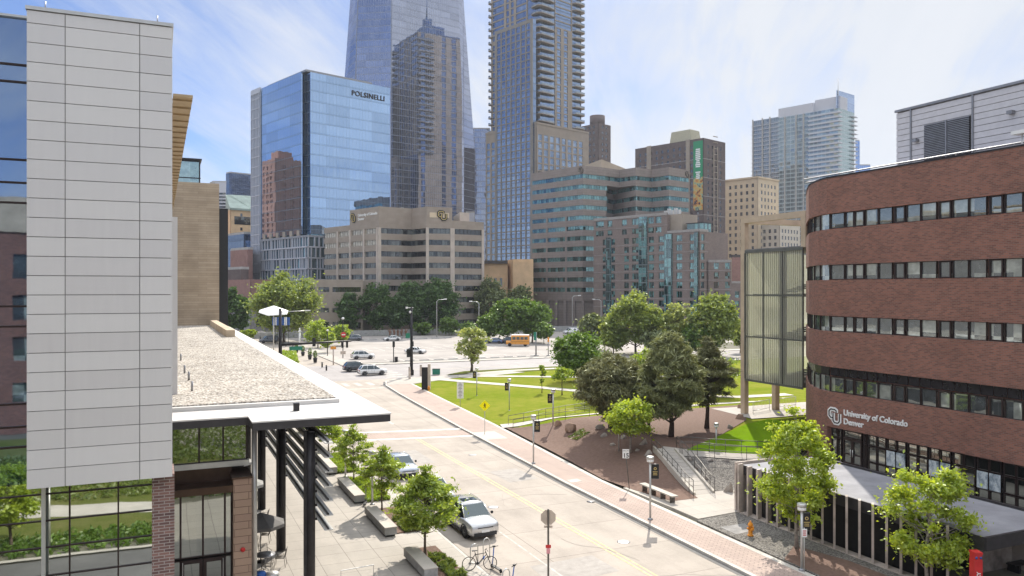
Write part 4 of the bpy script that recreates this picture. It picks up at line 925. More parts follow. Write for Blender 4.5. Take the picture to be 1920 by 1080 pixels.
b = MB(); b.prism([md + d * 5.6 - n * 2.2, md + d * 12.3 - n * 2.2, md + d * 12.3 - n * 7.3, md + d * 5.6 - n * 7.3], 35.0, 35.25); B.part(b, 'lounge_roof', 'dark_metal')
b = MB()
for q in range(5): b.prism([md - d * (3.5 - q * 1.3) - n * 3, md - d * (2.6 - q * 1.3) - n * 3, md - d * (2.6 - q * 1.3) - n * 4, md - d * (3.5 - q * 1.3) - n * 4], 38.4, 40.0 + (q % 2) * .6)
B.part(b, 'roof_unit', 'light_metal')
B.close(['flat_glass', 'bay_frame'])
# --- residential tower with curved balconies
B = Bld('balcony_residential_tower', 'very tall tan stone and blue glass tower with stacked curved balconies', cat='tower')
KT = 1.275; ZK = lambda z: EYE + (z - EYE) * KT
cr = Vector(W(1012, 440)[:2]); LW, RW = 41.2, 33.9; le, ri = cr + A1 * LW, cr + A2 * RW; bk = le + A2 * RW
nL, nR = outn(le, cr), outn(cr, ri); FLH = 4.0; TZ = 188
# the pale stone frame: piers carry on up, bays between are blue glass
glz = MB(); ins = .3
def wallface(a, b_, n, z0, z1, cols, solid): 
    rows = []; z = z0 + .6; cols = [(c * KT, d * KT) for c, d in cols]
    while z + 3.3 < z1: rows.append((z, z + 3.35)); z += FLH
    facade(None, solid, a, b_, z0, z1, cols, rows, ins, n)
wl = MB()
cl = [(2.2, 4.0), (5.0, 7.4), (12.0, 14.0), (15.2, 17.2), (18.8, 21.2), (22.6, 24.6)]
wallface(le, cr, nL, ZK(86), ZK(128), [(1.0, 2.8), (6.5, 8.6), (10.2, 12.2), (13.4, 15.4), (17.0, 19.0), (20.4, 22.4)], wl)
wallface(le, cr + A1 * 10.0, nL, ZK(128), TZ, [(1.0, 9.0), (10.4, 12.4), (13.6, 15.6), (17.0, 23.8)], wl)
wallface(cr + A2 * 12.1, ri - A2 * 7.6, nR, ZK(86), ZK(130), [(1.2, 3.8), (5.6, 8.2)], wl)
wallface(cr + A2 * 12.1, ri - A2 * 7.6, nR, ZK(130), TZ, [(.3, 10.6)], wl)
bk2 = bk; nB = -nL; nS = -nR
wallface(ri, bk2, nB if True else 0, 40, TZ, [(1.5, 4.0), (5.5, 8.0), (19, 21.5), (24, 26.5)], wl)
wallface(le, bk2, nS, 40, TZ, [(1.5, 4), (14, 16.5), (20, 23)], wl)
B.part(wl, 'wall', 'tan_stone')
b = MB(); b.prism([cr - nL * ins - nR * ins, le - nL * ins - nS * ins, bk - nB * ins - nS * ins, ri - nR * ins - nB * ins], 0, TZ + 1); B.part(b, 'glass_core', 'tower_blue')
b = MB(); b.prism([le + A2 * 6, le + A2 * 6 - A1 * 14, le - A1 * 14 + A2 * 20, le + A2 * 20], TZ, 194); b.prism([le + A2 * 8 - A1 * 5, le + A2 * 8 - A1 * 10, le + A2 * 13 - A1 * 10, le + A2 * 13 - A1 * 5], 194, 200); b.tube([(*(le + A2 * 10 - A1 * 7), 200), (*(le + A2 * 10 - A1 * 7), 222)], [.8, .15], 8); B.part(b, 'crown', 'tower_blue')
def balcony(c, e1, e2, l1, l2, z, pr=1.7):
    """rounded slab wrapping a corner: runs l1 along e1 and l2 along e2 from corner c"""
    o1, o2 = -e2, -e1; pts = [c + e1 * l1]
    pts += [c + e1 * l1 * .85 + o1 * pr * .75, c + e1 * l1 * .45 + o1 * pr, c + o1 * pr + o2 * pr * .3, c + o1 * pr * .45 + o2 * pr * .45 + (o1 + o2) * pr * .22, c + o2 * pr + o1 * pr * .3, c + e2 * l2 * .45 + o2 * pr, c + e2 * l2 * .85 + o2 * pr * .75, c + e2 * l2]
    m = MB(); m.prism(pts, z, z + .42, 0); rl = MB(); 
    for i in range(1, len(pts) - 2): m.prism([pts[i], pts[i + 1], pts[i + 1] + (c - pts[i + 1]) * .04, pts[i] + (c - pts[i]) * .04], z + .42, z + 1.35, 1)
    return m
pglass('rail_glass', (.10, .13, .16), (.8, .9, 1), .25, (1.5, 3.3), (.2, .22, .24), .3)
z = ZK(86.8); fl = 0
while z < TZ - 2:
    balcony(cr, A1, A2, 6.1, 11.7, z, 2.2).build('balcony', ['tan_stone', 'rail_glass'], B.root)
    balcony(ri, -A2, A1, 7.4, 10.0, z, 2.2).build('balcony', ['tan_stone', 'rail_glass'], B.root)
    balcony(le, -A1, A2, 1.2, 13.0, z, 1.7).build('balcony', ['tan_stone', 'rail_glass'], B.root)
    z += FLH; fl += 1
# shoulders
S = cr - A1 * 1.5 - A2 * 1.5; s1 = Vector(W(1006, 425)[:2])
sl_, sr_ = pxon(s1, s1 + A1, 910.5), pxon(s1, s1 + A2, 1104); nl_, nr_ = outn(sl_, s1), outn(s1, sr_)
wl = MB(); wallrows = []; z = 6
while z < 96: wallrows.append((z, z + 3.3)); z += FLH
Ls, Rs = (s1 - sl_).length, (sr_ - s1).length
facade(B, wl, sl_, s1, 0, 102.6, evenc(Ls, 2.8, 1.4, 1.0), wallrows, .3, nl_, 1.0); facade(B, wl, s1, sr_, 0, 102.6, evenc(Rs, 3.0, 1.6, 1.2), wallrows, .3, nr_, 1.0)
corner_post(wl, s1, nl_, nr_, .3, 0, 102.6); sb_ = sl_ + (sr_ - s1); facade(B, wl, sl_, sb_, 0, 102.6, evenc(Rs, 2.7, 1.8, 1.2), wallrows, .3, A1, 1.2, see=False); wl.prism([sl_ - nl_ * .3 - A1 * .3, s1 - nl_ * .3 - nr_ * .3, sr_ - nr_ * .3, sb_ - A1 * .3], 0, 102.2)
B.part(wl, 'lower_wall', 'tan_stone')
gp, gq = pxon(sl_, s1, 931) + nl_ * 1.4, pxon(sl_, s1, 1002) + nl_ * 1.4; gL = (gq - gp).length; wl = MB(); rr = [(2 + 4 * k, 5.4 + 4 * k) for k in range(39)]
facade(None, wl, gp, gq, 0, ZK(128), evenc(gL, 3.1, .9), rr, .25, nl_); B.part(wl, 'shaft_frame', 'slim_bronze')
b = MB(); b.prism([gp - nl_ * .25, gq - nl_ * .25, gq - nl_ * 2.6, gp - nl_ * 2.6], 0, ZK(128) - .3); B.part(b, 'glass_shaft', 'tower_blue')
b = MB(); b.obox(sl_, s1, nl_, -.1, .25, 102.6, 103.7); b.obox(s1, sr_, nr_, -.1, .25, 102.6, 103.7); B.part(b, 'cornice', 'tan_stone')
B.close(['blue_glass', 'dark_metal'])
# --- tapered mirror glass tower
B = Bld('mirror_glass_tower', 'tall tapering mirror glass tower reflecting a balcony tower', cat='tower')
f0 = CD(-24.5, 513.5); Fd = CD(.79, .613)
pa, pb = pxon(f0, f0 + Fd, 733), pxon(f0, f0 + Fd, 870); bot = [pxon(pa, pa + CD(.98, -.16), 664), pa, pb]
bot = [Vector(W(637, 505)[:2])] + bot + [pb + CD(.45, .89) * 14, pb + CD(-.2, 1) * 42, Vector(W(642, 560)[:2])]
cen = sum(bot, Vector((0, 0))) / len(bot); nb = len(bot); m = MB()
top = [p + (cen - p) * k for p, k in zip(bot, (.17, .10, .02, .09, .16, .16, .16))]; mid = [p + (cen - p) * k for p, k in zip(bot, (.0, .0, .0, .0, .0, .0, .0))]
n_ = outn(pa, pb); top[1] = top[1] * 1.0
# keep the wide mirror face in one plane: slide its top corners along the face
top[2] = pa + Fd * .6; top[3] = pb - Fd * 4.5; top[1] = pxon(pa, pa + CD(.98, -.16), 672)
for (P0, z0), (P1, z1), in (((bot, 0), (mid, 105)), ((mid, 105), (top, 204))):
    vs = [(p.x, p.y, z0) for p in P0] + [(p.x, p.y, z1) for p in P1]; m.add(vs, [(i, (i + 1) % nb, nb + (i + 1) % nb, nb + i) for i in range(nb)])
m.add([(p.x, p.y, 204) for p in top], [tuple(range(nb))]); o = m.build('glass_facade', 'tower_glass', B.root, fixn=True)
m = MB(); q0 = pa; m.tube([(*(pa + n_ * .1), 0), (*(pa + n_ * .1), 105), (*(top[2] + n_ * .1), 203)], .22, 4, sm=False); m.tube([(*bot[1], 0), (*bot[1], 105), (*top[1], 203)], .25, 4, sm=False); B.part(m, 'corner_mullion', 'grey_metal')
# --- blue glass office block on a lattice podium
B = Bld('blue_glass_office_block', 'bright blue glass office block with a dark recessed corner and firm name sign', cat='building')
cl_, cr_ = Vector(W(565, 310)[:2]), Vector(W(582, 309)[:2]); nl_, nr_ = CD(-.738, -.675), CD(.675, -.738)
le, ri = pxon(cl_, cl_ + A1, 490), pxon(cr_, cr_ + A2, 731); far_ = le + (ri - cr_)
b = MB(); zb = 35.6
b.prism([le, cl_, cl_ + A2 * .5, le + A2 * .5], zb, 99.0); B.part(b, 'left_glass_face', 'block_glass')
b = MB(); b.prism([cr_, ri, ri + A1 * 30, cr_ + A1 * 30], zb, 98.6); B.part(b, 'right_glass_face', 'block_glass')
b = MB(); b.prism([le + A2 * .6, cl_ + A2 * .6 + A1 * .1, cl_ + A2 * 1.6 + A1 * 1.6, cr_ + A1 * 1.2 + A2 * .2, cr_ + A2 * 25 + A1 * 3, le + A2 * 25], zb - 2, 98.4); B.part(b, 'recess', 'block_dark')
rf = MB(); t_ = Vector(W(574, 305)[:2]); t_ = Vector(W(574, 309)[:2]); rf.prism([t_, t_ + A1 * ((le - cl_).length - 2), t_ + A1 * 30 + A2 * 30, t_ + A2 * 30 + A1 * 4, t_ + A2 * 30], 98.9, 99.7); B.part(rf, 'roof_canopy', 'grey_metal')
n = nr_; d = A2; e = ri - A2 * 18.5 + n * .1; textmesh('POLSINELLI', 'sign_lettering', 'dark_metal', 2.9, B.root, wallM((e.x, e.y, 92.6), d, n), .15, bold=.05, track=1.1)
# lattice slab at its far left
la, lb = pxon(cl_, cl_ + A1, 489.5), pxon(cl_, cl_ + A1, 472.5); b = MB(); b.prism([la, lb, lb + A2 * 10, la + A2 * 10], 0, 98.0); B.part(b, 'end_wall', 'block_glass')
lt = MB(); LL = (lb - la).length; n = nl_
for k in range(7): t = LL * k / 6; lt.obox(la, lb, n, .05, .5, 0, 98.6, max(0, t - .25), t + .25)
for k in range(24): lt.obox(la, lb, n, .05, .4, 4 + k * 4.15 - .2, 4 + k * 4.15 + .2)
lt.obox(la, lb, n, -.2, .6, 97.4, 99.2); B.part(lt, 'lattice_screen', 'lattice')
pc = Vector(W(576, 300)[:2]); pl_, pr_ = pxon(pc, pc + A1, 489), pc + A2 * 12; n1, n2 = outn(pl_, pc), outn(pc, pr_)
b = MB(); b.prism([pl_ - n1 * .5, pc - n1 * .5 - n2 * .5, pr_ - n2 * .5, pr_ + A1 * 30, pl_ + A2 * 12], 0, 33.8); B.part(b, 'podium', 'block_dark')
lt = MB()
for a, b_, n in ((pl_, pc, n1), (pc, pr_, n2)):
    L = (b_ - a).length; rnd = random.Random(3)
    for k in range(9): lt.obox(a, b_, n, -.5, .0, 1 + k * 4.15 - .25, 1 + k * 4.15 + .25)
    for k in range(8):
        t = .4
        while t < L: lt.obox(a, b_, n, -.5, -.1, 1.25 + k * 4.15, 4.9 + k * 4.15, t, min(L, t + .45)); t += rnd.choice((1.2, 1.9, 2.6))
lt.prism([pl_ - A1 * .0, pc, pr_, pr_ + A1 * 3, pl_ + A2 * 5], 33.85, 34.5); B.part(lt, 'podium_lattice', 'lattice')
b = MB()
for k in range(6): p = cl_ + A1 * (2 + k * 6); b.tube([(p.x, p.y, 34), (p.x, p.y, 37)], .9, 4, sm=False)
B.part(b, 'podium_column', 'tan_stone')
# --- brick apartments mirrored in the blue block
B = Bld('mirrored_brick_apartments', 'orange brick apartment tower mirrored in the blue glass block')
c0 = CD(-188, 359); e1 = A1; e2 = A2; a = c0 - e1 * 11 - e2 * 9; cs = [a, a + e2 * 18, a + e2 * 18 + e1 * 22, a + e1 * 22]
wl = MB(); rws = [(4 + 3 * k, 5.9 + 3 * k) for k in range(25)]
for p, q in ((cs[0], cs[1]), (cs[1], cs[2]), (cs[2], cs[3]), (cs[3], cs[0])):
    L = (q - p).length; nn = Vector(((q - p).y, -(q - p).x)).normalized(); mid_ = (p + q) / 2
    if (mid_ - c0).dot(nn) < 0: nn = -nn
    facade(None, wl, p, q, 0, 81, evenc(L, 2.0, 2.6), rws, .5, nn)
wl.prism([p + (q - p) * .5 for p, q in zip([c0 - e1 * 10.5 - e2 * 8.5, c0 - e1 * 10.5 + e2 * 8.5, c0 + e1 * 10.5 + e2 * 8.5, c0 + e1 * 10.5 - e2 * 8.5], [c0 - e1 * 10.5 - e2 * 8.5, c0 - e1 * 10.5 + e2 * 8.5, c0 + e1 * 10.5 + e2 * 8.5, c0 + e1 * 10.5 - e2 * 8.5])], 0, 80.5)
wl.prism([c0 - e1 * 4 - e2 * 4, c0 + e1 * 4 - e2 * 4, c0 + e1 * 4 + e2 * 4, c0 - e1 * 4 + e2 * 4], 80.5, 86); B.part(wl, 'wall', 'orange_brick')
B.root['kind'] = 'structure'
# --- generic towers further off
def grid_building(name, label, corner, lx, rx, zt, mats, fl=3.3, win=(1.6, 1.7), gap=1.4, back=30, budget=100, extra=None, z0=0, ax=(A1, A2), roof=True, mull=0, ins=.25, cat='building'):
    B = Bld(name, label, cat=cat); c = Vector(W(*corner)[:2]); wl = MB(); sides = []; P_ = [c]
    l_ = pxon(c, c + ax[0], lx) if lx is not None else None; r_ = pxon(c, c + ax[1], rx) if rx is not None else None
    n1 = outn(l_, c) if l_ is not None else -ax[1]; n2 = outn(c, r_) if r_ is not None else -ax[0]
    for a, b_, n in ((l_, c, n1), (c, r_, n2)):
        if a is None or b_ is None: continue
        L = (b_ - a).length; rows = []; z = z0 + fl * .3
        while z + win[1] < zt - 1: rows.append((z, z + win[1])); z += fl
        facade(B, wl, a, b_, z0, zt, evenc(L, win[0], gap), rows, ins, n, mull)
    if l_ is not None and r_ is not None:
        corner_post(wl, c, n1, n2, ins, z0, zt); core = [l_ - n1 * ins, c - n1 * ins - n2 * ins, r_ - n2 * ins, r_ + ax[0] * (l_ - c).length if False else away(r_, back), away(l_, back)]
    elif l_ is not None: core = [l_ - n1 * ins, c - n1 * ins, away(c, back), away(l_, back)]
    else: core = [c - n2 * ins, r_ - n2 * ins, away(r_, back), away(c, back)]
    wl.prism(core, z0, zt - .4); B.part(wl, 'wall', mats[0])
    if extra: extra(B, c, l_, r_, n1, n2, zt)
    B.close([mats[1], 'dark_metal'], budget); return B
def ex6(B, c, l_, r_, n1, n2, zt): b = MB(); q = c + A1 * 8 + A2 * 8; b.lathe((q.x, q.y, zt - .5), [(5.2, 0), (5.2, 7.5)], 16); B.part(b, 'round_crown', 'dark_brick')
grid_building('brown_brick_tower', 'dark brown brick tower with a round rooftop crown behind the balcony tower', (1122, 530), 1060, 1145, 125, ('dark_brick', 'small_glass'), 3.9, (1.9, 1.9), 1.8, 24, 60, ex6)
def ex7(B, c, l_, r_, n1, n2, zt):
    L = (c - l_).length; pr = MB()
    for x0, x1 in ((1213, 1221), (1286.5, 1293.5)):
        p, q = pxon(l_, c, x0), pxon(l_, c, x1); pr.obox(p, q, n1, -.2, .35, 0, zt + .3)
    p, q = pxon(c, r_, 1337), pxon(c, r_, 1345)
    for k in range(30): pr.obox(p, q, n2, .02, .3, 4 + k * 2.9, 4.35 + k * 2.9)
    d_ = (q - p).normalized(); pr.obox(p, p + d_ * .5, n2, .02, .4, 0, zt - 3); pr.obox(q - d_ * .5, q, n2, .02, .4, 0, zt - 3); B.part(pr, 'pale_strip', 'tan_stone')
    bl = MB()
    for k in range(8): bl.obox(l_, c, n1, 0, .08, zt - 10 - k * 9.0, zt - 9.7 - k * 9.0); bl.obox(c, r_, n2, 0, .08, zt - 10 - k * 9.0, zt - 9.7 - k * 9.0)
    B.part(bl, 'belt_line', 'belt')
    b = MB(); q = pxon(l_, c, 1266); q = q + A2 * 8; a4 = [q - A1 * 6.5 - A2 * 4, q - A1 * 6.5 + A2 * 5, q + A1 * 6.5 + A2 * 5, q + A1 * 6.5 - A2 * 4]
    vs = [(p.x, p.y, zt - .5) for p in a4] + [((p * .86 + q * .14).x, (p * .86 + q * .14).y, zt + 6.3) for p in a4]; b.add(vs, [(0, 1, 5, 4), (1, 2, 6, 5), (2, 3, 7, 6), (3, 0, 4, 7), (4, 5, 6, 7)]); B.part(b, 'roof_pod', 'cream_metal')
    p, q = pxon(l_, c, 1300.5), pxon(l_, c, 1318); d_ = (q - p).normalized(); Lb = (q - p).length
    b = MB(); b.obox(p, q, n1, .1, .25, 67.8, zt - 1.2); bn = B.part(b, 'green_banner', 'green_banner')
    b = MB(); b.obox(p, q, n1, .1, .25, 52, 67.8); B.part(b, 'picture_banner', 'banner_picture')
    w = MB(); rnd = random.Random(5)
    for k in range(16):
        z = zt - 5.2 - k * .92
        if 9 < k < 12: continue
        if k == 12: w.build('banner_lettering', 'white', bn); w = MB()
        s = rnd.uniform(.55, .9) * Lb * .6; w.obox(p, q, n1, .26, .3, z - .33, z + .33, Lb / 2 - s / 2, Lb / 2 + s / 2)
    w.build('banner_lettering', 'white', bn)
pm('green_banner', (.03, .27, .13), .7, var=.03)
m_, T_ = newmat('banner_picture'); b_ = T_.n('ShaderNodeBsdfDiffuse'); oc_ = T_.n('ShaderNodeTexCoord').outputs['Object']
T_.l.new(T_.ramp(T_.noise(oc_, .42, 3, .6), [(.35, (.03, .03, .05)), (.44, (.55, .25, .08)), (.52, (.55, .40, .14)), (.6, (.25, .40, .32)), (.68, (.1, .05, .05))]), b_.inputs[0]); out(T_, b_.outputs[0]); MT['banner_picture'] = m_
grid_building('banner_brick_tower', 'dark brick tower with a long green banner down its corner', (1318.7, 380), 1191, 1360, 86.5, ('dark_brick', 'small_glass'), 2.9, (1.3, 1.5), 2.2, 24, 100, ex7)
def ex8(B, c, l_, r_, n1, n2, zt):
    b = MB(); b.obox(l_, c, n1, -.1, .5, zt - .2, zt + .7); b.obox(c, r_, n2, -.1, .5, zt - .2, zt + .7); B.part(b, 'cornice', 'cream_stone')
grid_building('cream_stone_block', 'cream stone office block with paired small windows and a flat cornice', (1421, 430), 1360, 1460, 74.5, ('cream_stone', 'small_glass'), 3.8, (1.5, 2.0), 2.0, 24, 100, ex8)
grid_building('pale_stone_annex', 'paler stone block with small windows stepping down beside the cream block', (1462, 425), 1425, 1500, 50, ('pale_stone', 'small_glass'), 3.6, (1.5, 2.0), 1.7, 24, 60, ex8)
# --- far glass condominium
B = Bld('pale_glass_condominium', 'pale blue glass condominium tower with white balcony edges and a stepped roof', cat='tower')
c = Vector(W(1572, 560)[:2]); q1, q2 = pxon(c, c + A1, 1459), pxon(c, c + A1, 1411); r_ = pxon(c, c + A2, 1602); n1 = outn(q1, c)
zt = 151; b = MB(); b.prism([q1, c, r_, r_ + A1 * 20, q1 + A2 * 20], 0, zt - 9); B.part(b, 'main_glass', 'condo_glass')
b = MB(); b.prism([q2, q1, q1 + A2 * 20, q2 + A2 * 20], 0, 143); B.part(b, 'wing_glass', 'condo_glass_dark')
b = MB(); m1 = pxon(q1, c, 1524); b.prism([q1 - n1 * .5, m1 - n1 * .5, m1 + A2 * 18, q1 + A2 * 18], zt - 9, zt - 2); b.prism([m1 + A2 * 3, c + A2 * 3 - A1 * 0, c + A2 * 14, m1 + A2 * 14], zt - 9, zt); B.part(b, 'roof_storey', 'pale_grey')
b = MB(); b.prism([pxon(q1, c, 1568), r_, r_ + A1 * 12, pxon(q1, c, 1568) + A2 * 8], zt - 9, zt + 4); B.part(b, 'crown', 'pale_blue_glass')
b = MB(); p = pxon(q1, c, 1569) + A2 * 2; b.tube([(p.x, p.y, zt), (p.x, p.y, zt + 12)], .25, 6); B.part(b, 'mast', 'white_metal')
z = 30; p5, p6 = pxon(q1, c, 1540), pxon(q1, c, 1516)
while z < zt - 12:
    m = MB(); m.prism([p5, p5 + n1 * 1.0, c + n1 * 1.0 - A1 * .9, c - A1 * 1.4, c + A2 * 3 - A1 * 1.4, c + A2 * 3, c], z, z + 1.0); m.build('balcony', 'pale_grey', B.root); m = MB(); m.obox(p6, p5, n1, 0, .6, z, z + .9); m.build('balcony', 'pale_grey', B.root); m = MB(); m.prism([r_ - A2 * 6, r_ - A2 * 6 + (-A1) * 1.8, r_ + A2 * 1.5 - A1 * 1.8, r_ + A2 * 1.5], z, z + .5); m.build('balcony', 'pale_grey', B.root)
    z += 3.1
z = 30; 
while z < 141: m = MB(); m.obox(q2 + A1 * 1.2, q1 - A1 * 1, n1, 0, .5, z, z + .35); m.build('balcony_edge', 'pale_grey', B.root); z += 3.1
f = MB()
for x in (1412, 1430, 1444, 1472, 1493, 1507): p = pxon(c, c + A1, x); f.obox(p - A1 * .4, p + A1 * .4, n1, 0, .8, 0, 144 if x < 1459 else zt - 9)
B.part(f, 'facade_fin', 'slab_grey')
def plain(name, label, corner, lx, rx, zt, mat, back=30, z0=0, cat='building', ax=(A1, A2), roofm=None):
    B = Bld(name, label, cat=cat); c = Vector(W(*corner)[:2]); pts = []
    l_ = pxon(c, c + ax[0], lx) if lx is not None else c; r_ = pxon(c, c + ax[1], rx) if rx is not None else c
    pts = ([l_] if lx is not None else []) + [c] + ([r_] if rx is not None else []); b = MB(); b.prism(pts + [away(pts[-1], back), away(pts[0], back)], z0, zt); B.part(b, 'facade', mat)
    cap = MB(); cap.prism([p + AWAY * .5 for p in pts] + [away(pts[-1], back - 1), away(pts[0], back - 1)], zt, zt + 1.0); B.part(cap, 'roof_edge', roofm or 'slab_grey'); return B, c, l_, r_
HX = (CD(-1, .03), CD(1, .03))
plain('slim_blue_tower', 'slim pale blue tower slice right behind the pale condominium', (1604, 680), None, 1612, 141, 'pale_blue_glass', ax=HX)
plain('low_blue_tower', 'lower pale blue glass block just above the brick building roofline', (1605, 680), None, 1632, 120, 'pale_blue_glass', ax=HX)
plain('grey_glass_slab', 'blue grey glass slab between the mirror tower and the balcony tower', (889, 560), 887, 919, 127, 'far_glass', ax=HX)
plain('distant_grey_block', 'distant grey banded block in the gap beside the mirror tower', (876, 560), 872, 888, 94, 'far_glass', ax=HX)
plain('distant_pale_block', 'pale distant block, lower half of the gap beside the mirror tower', (878, 500), 873, 890, 62, 'pale_grey', ax=HX)
B, c, l_, r_ = plain('navy_glass_slab', 'dark navy glass slab at the left of the skyline, with a pale edge', (430, 600), 423.5, 474, 102, 'navy_glass')
B, c, l_, r_ = plain('striped_white_tower', 'white tower with dark window stripes beside the stone block', (397, 520), None, 424, 84, 'pale_grey', ax=HX)
for k in range(12): m = MB(); m.obox(pxon(c, r_, 409), pxon(c, r_, 423.4), outn(c, r_), .02, .1, 76 - k * 2.2, 77.2 - k * 2.2); m.build('window', 'band_glass', B.root)
B, c, l_, r_ = plain('distant_white_roof_house', 'small pale block peeping over the stone block', (393, 480), None, 403, 78, 'pale_grey', ax=HX)
def exg(B, c, l_, r_, n1, n2, zt):
    b = MB(); e = [l_, c, r_, away(r_, 14), away(l_, 14)]; b.prism([c - A2 * .5 - A1 * .5, r_ - A1 * .6, away(r_, 12), away(c, 14), away(l_, 10)], zt, zt + .5, ztop=[zt + 1, zt + 1, zt + 9, zt + 9, zt + 9]); B.part(b, 'copper_roof', 'copper_roof')
    b = MB(); b.obox(c, r_, n2, .02, .1, zt - 7, zt - 3, 2, (r_ - c).length - 1); B.part(b, 'dark_band', 'band_glass')
grid_building('green_roofed_tan_block', 'tan block with a pale green sloping roof in the left skyline', (432, 390), 423, 473, 53, ('tan_plain', 'small_glass'), 3.5, (1.2, 1.5), 4.2, 24, 40, exg)
plain('dark_glass_cube', 'dark blue glass cube below the tan block', (457, 345), 426, 474, 38.0, 'navy_glass', 15)
B, c, l_, r_ = plain('pink_brick_block', 'plain pink red brick block at the left of the lattice podium', (464, 320), 432, 474, 30.0, 'pink_brick', 20)
grid_building('low_red_brick_row', 'low red brick row with narrow white framed windows behind the street trees', (470, 286), 418, 520, 17.5, ('pink_brick', 'small_glass'), 6, (1.1, 3.0), 3.3, 20, 40)
plain('roof_plant_block', 'brown rooftop block with silver plant in the left skyline', (452, 300), 418, 466, 21.5, 'dark_brick', 12)
grid_building('grey_viaduct_building', 'low grey concrete building with dark openings behind the left trees', (470, 262), 425, 505, 10.8, ('grey_concrete', 'small_glass'), 5, (2.8, 2.6), 1.4, 10, 30)
def exl(B, c, l_, r_, n1, n2, zt): b = MB(); b.obox(c, r_, n2, -.5, .9, zt - 1.0, zt + .2); B.part(b, 'cornice', 'dark_brown')
grid_building('small_tan_block', 'small tan block with a dark cornice between the two office blocks', (906, 300), None, 952, 24.6, ('tan_plain', 'small_glass'), 6.5, (1.0, 3.2), 1.1, 12, 30, exl, ax=(CD(-1, .1), CD(1, .05)))
plain('plain_tan_block', 'plain orange tan block beside the teal banded tower', (962, 296), 952, 1000, 24.2, 'tan_plain', 20, ax=(CD(-.2, 1), CD(1, .05)), roofm='tan_plain')
B, c, l_, r_ = plain('red_brick_roof_block', 'red brick block with a dark flat roof, right of the apartment block', (1372, 300), None, 1432, 26.0, 'pink_brick', 20, ax=HX, roofm='dark_brown')
grid_building('low_right_row', 'low beige row with dark windows at the foot of the apartment block', (1392, 262), None, 1412, 17.0, ('slab_grey', 'flat_glass'), 4.2, (1.6, 2.2), 1.2, 10, 30, ax=(CD(-1, .1), CD(1, .02)))
# barrier wall along the far road
b = MB(); b.prism([(20, 233.4), (180, 233.4), (180, 233.9), (20, 233.9)], 0, 1.7); o = b.build('barrier_wall', 'bench_concrete'); tag(o, 'long low grey concrete barrier along the far side of the car park', 'wall')
sheet('far_verge', [(-60, 234.2), (260, 234.2), (260, 250), (-60, 250)], .02, 'verge')
# ------------------------------------------------------------------ trees
leafm('leaf_lime', (0.36, 0.46, 0.05), (0.2, 0.3, 0.03), .5); leafm('leaf_maple', (0.48, 0.56, 0.06), (0.24, 0.36, 0.03), .5)
leafm('leaf_locust', (.40, .49, .07), (.18, .28, .04), .45); leafm('leaf_green', (0.17, 0.28, 0.03), (0.06, 0.13, 0.02), .38)
leafm('leaf_dark', (0.1, 0.19, 0.045), (0.04, 0.085, 0.022), .25, .04); leafm('leaf_grey', (0.22, 0.26, 0.1), (0.09, 0.12, 0.05), .3)
leafm('leaf_mid', (0.34, 0.4, 0.09), (0.13, 0.2, 0.04), .42); leafm('leaf_pale', (0.46, 0.5, 0.2), (0.2, 0.26, 0.08), .45)
leafm('needle_dark', (.29, .29, .13), (.12, .125, .06), .15, .05); leafm('needle', (.33, .35, .15), (.14, .16, .075), .18, .05)
leafm('grass_blade', (0.189, 0.246, 0.043), (0.087, 0.131, 0.029), .35); leafm('grass_lime', (0.377, 0.493, 0.058), (0.174, 0.261, 0.029), .4)

def leafmesh(name, cen, size, rng, mat, elong=1.0, flat=.35, bend=.25, wid=.62):
    """one folded leaf-sized diamond at every point of cen"""
    n = len(cen)
    nrm = rng.normal(size=(n, 3)); nrm[:, 2] = np.abs(nrm[:, 2]) + flat; nrm /= np.linalg.norm(nrm, axis=1, keepdims=True)
    t = rng.normal(size=(n, 3)); t -= nrm * (t * nrm).sum(1, keepdims=True); t /= np.linalg.norm(t, axis=1, keepdims=True)
    b = np.cross(nrm, t); s = size * rng.uniform(.6, 1.35, (n, 1))
    a = t * s * elong; c = b * s * wid
    v = np.stack([cen - a, cen + c + nrm * s * bend, cen + a, cen - c + nrm * s * bend], 1).reshape(-1, 3)
    me = bpy.data.meshes.new(name); me.vertices.add(4 * n); me.vertices.foreach_set('co', v.astype(np.float32).ravel())
    me.loops.add(4 * n); me.loops.foreach_set('vertex_index', np.arange(4 * n, dtype=np.int32))
    me.polygons.add(n); me.polygons.foreach_set('loop_start', np.arange(0, 4 * n, 4, dtype=np.int32))
    me.update(calc_edges=True); me.materials.append(MT[mat]); return me
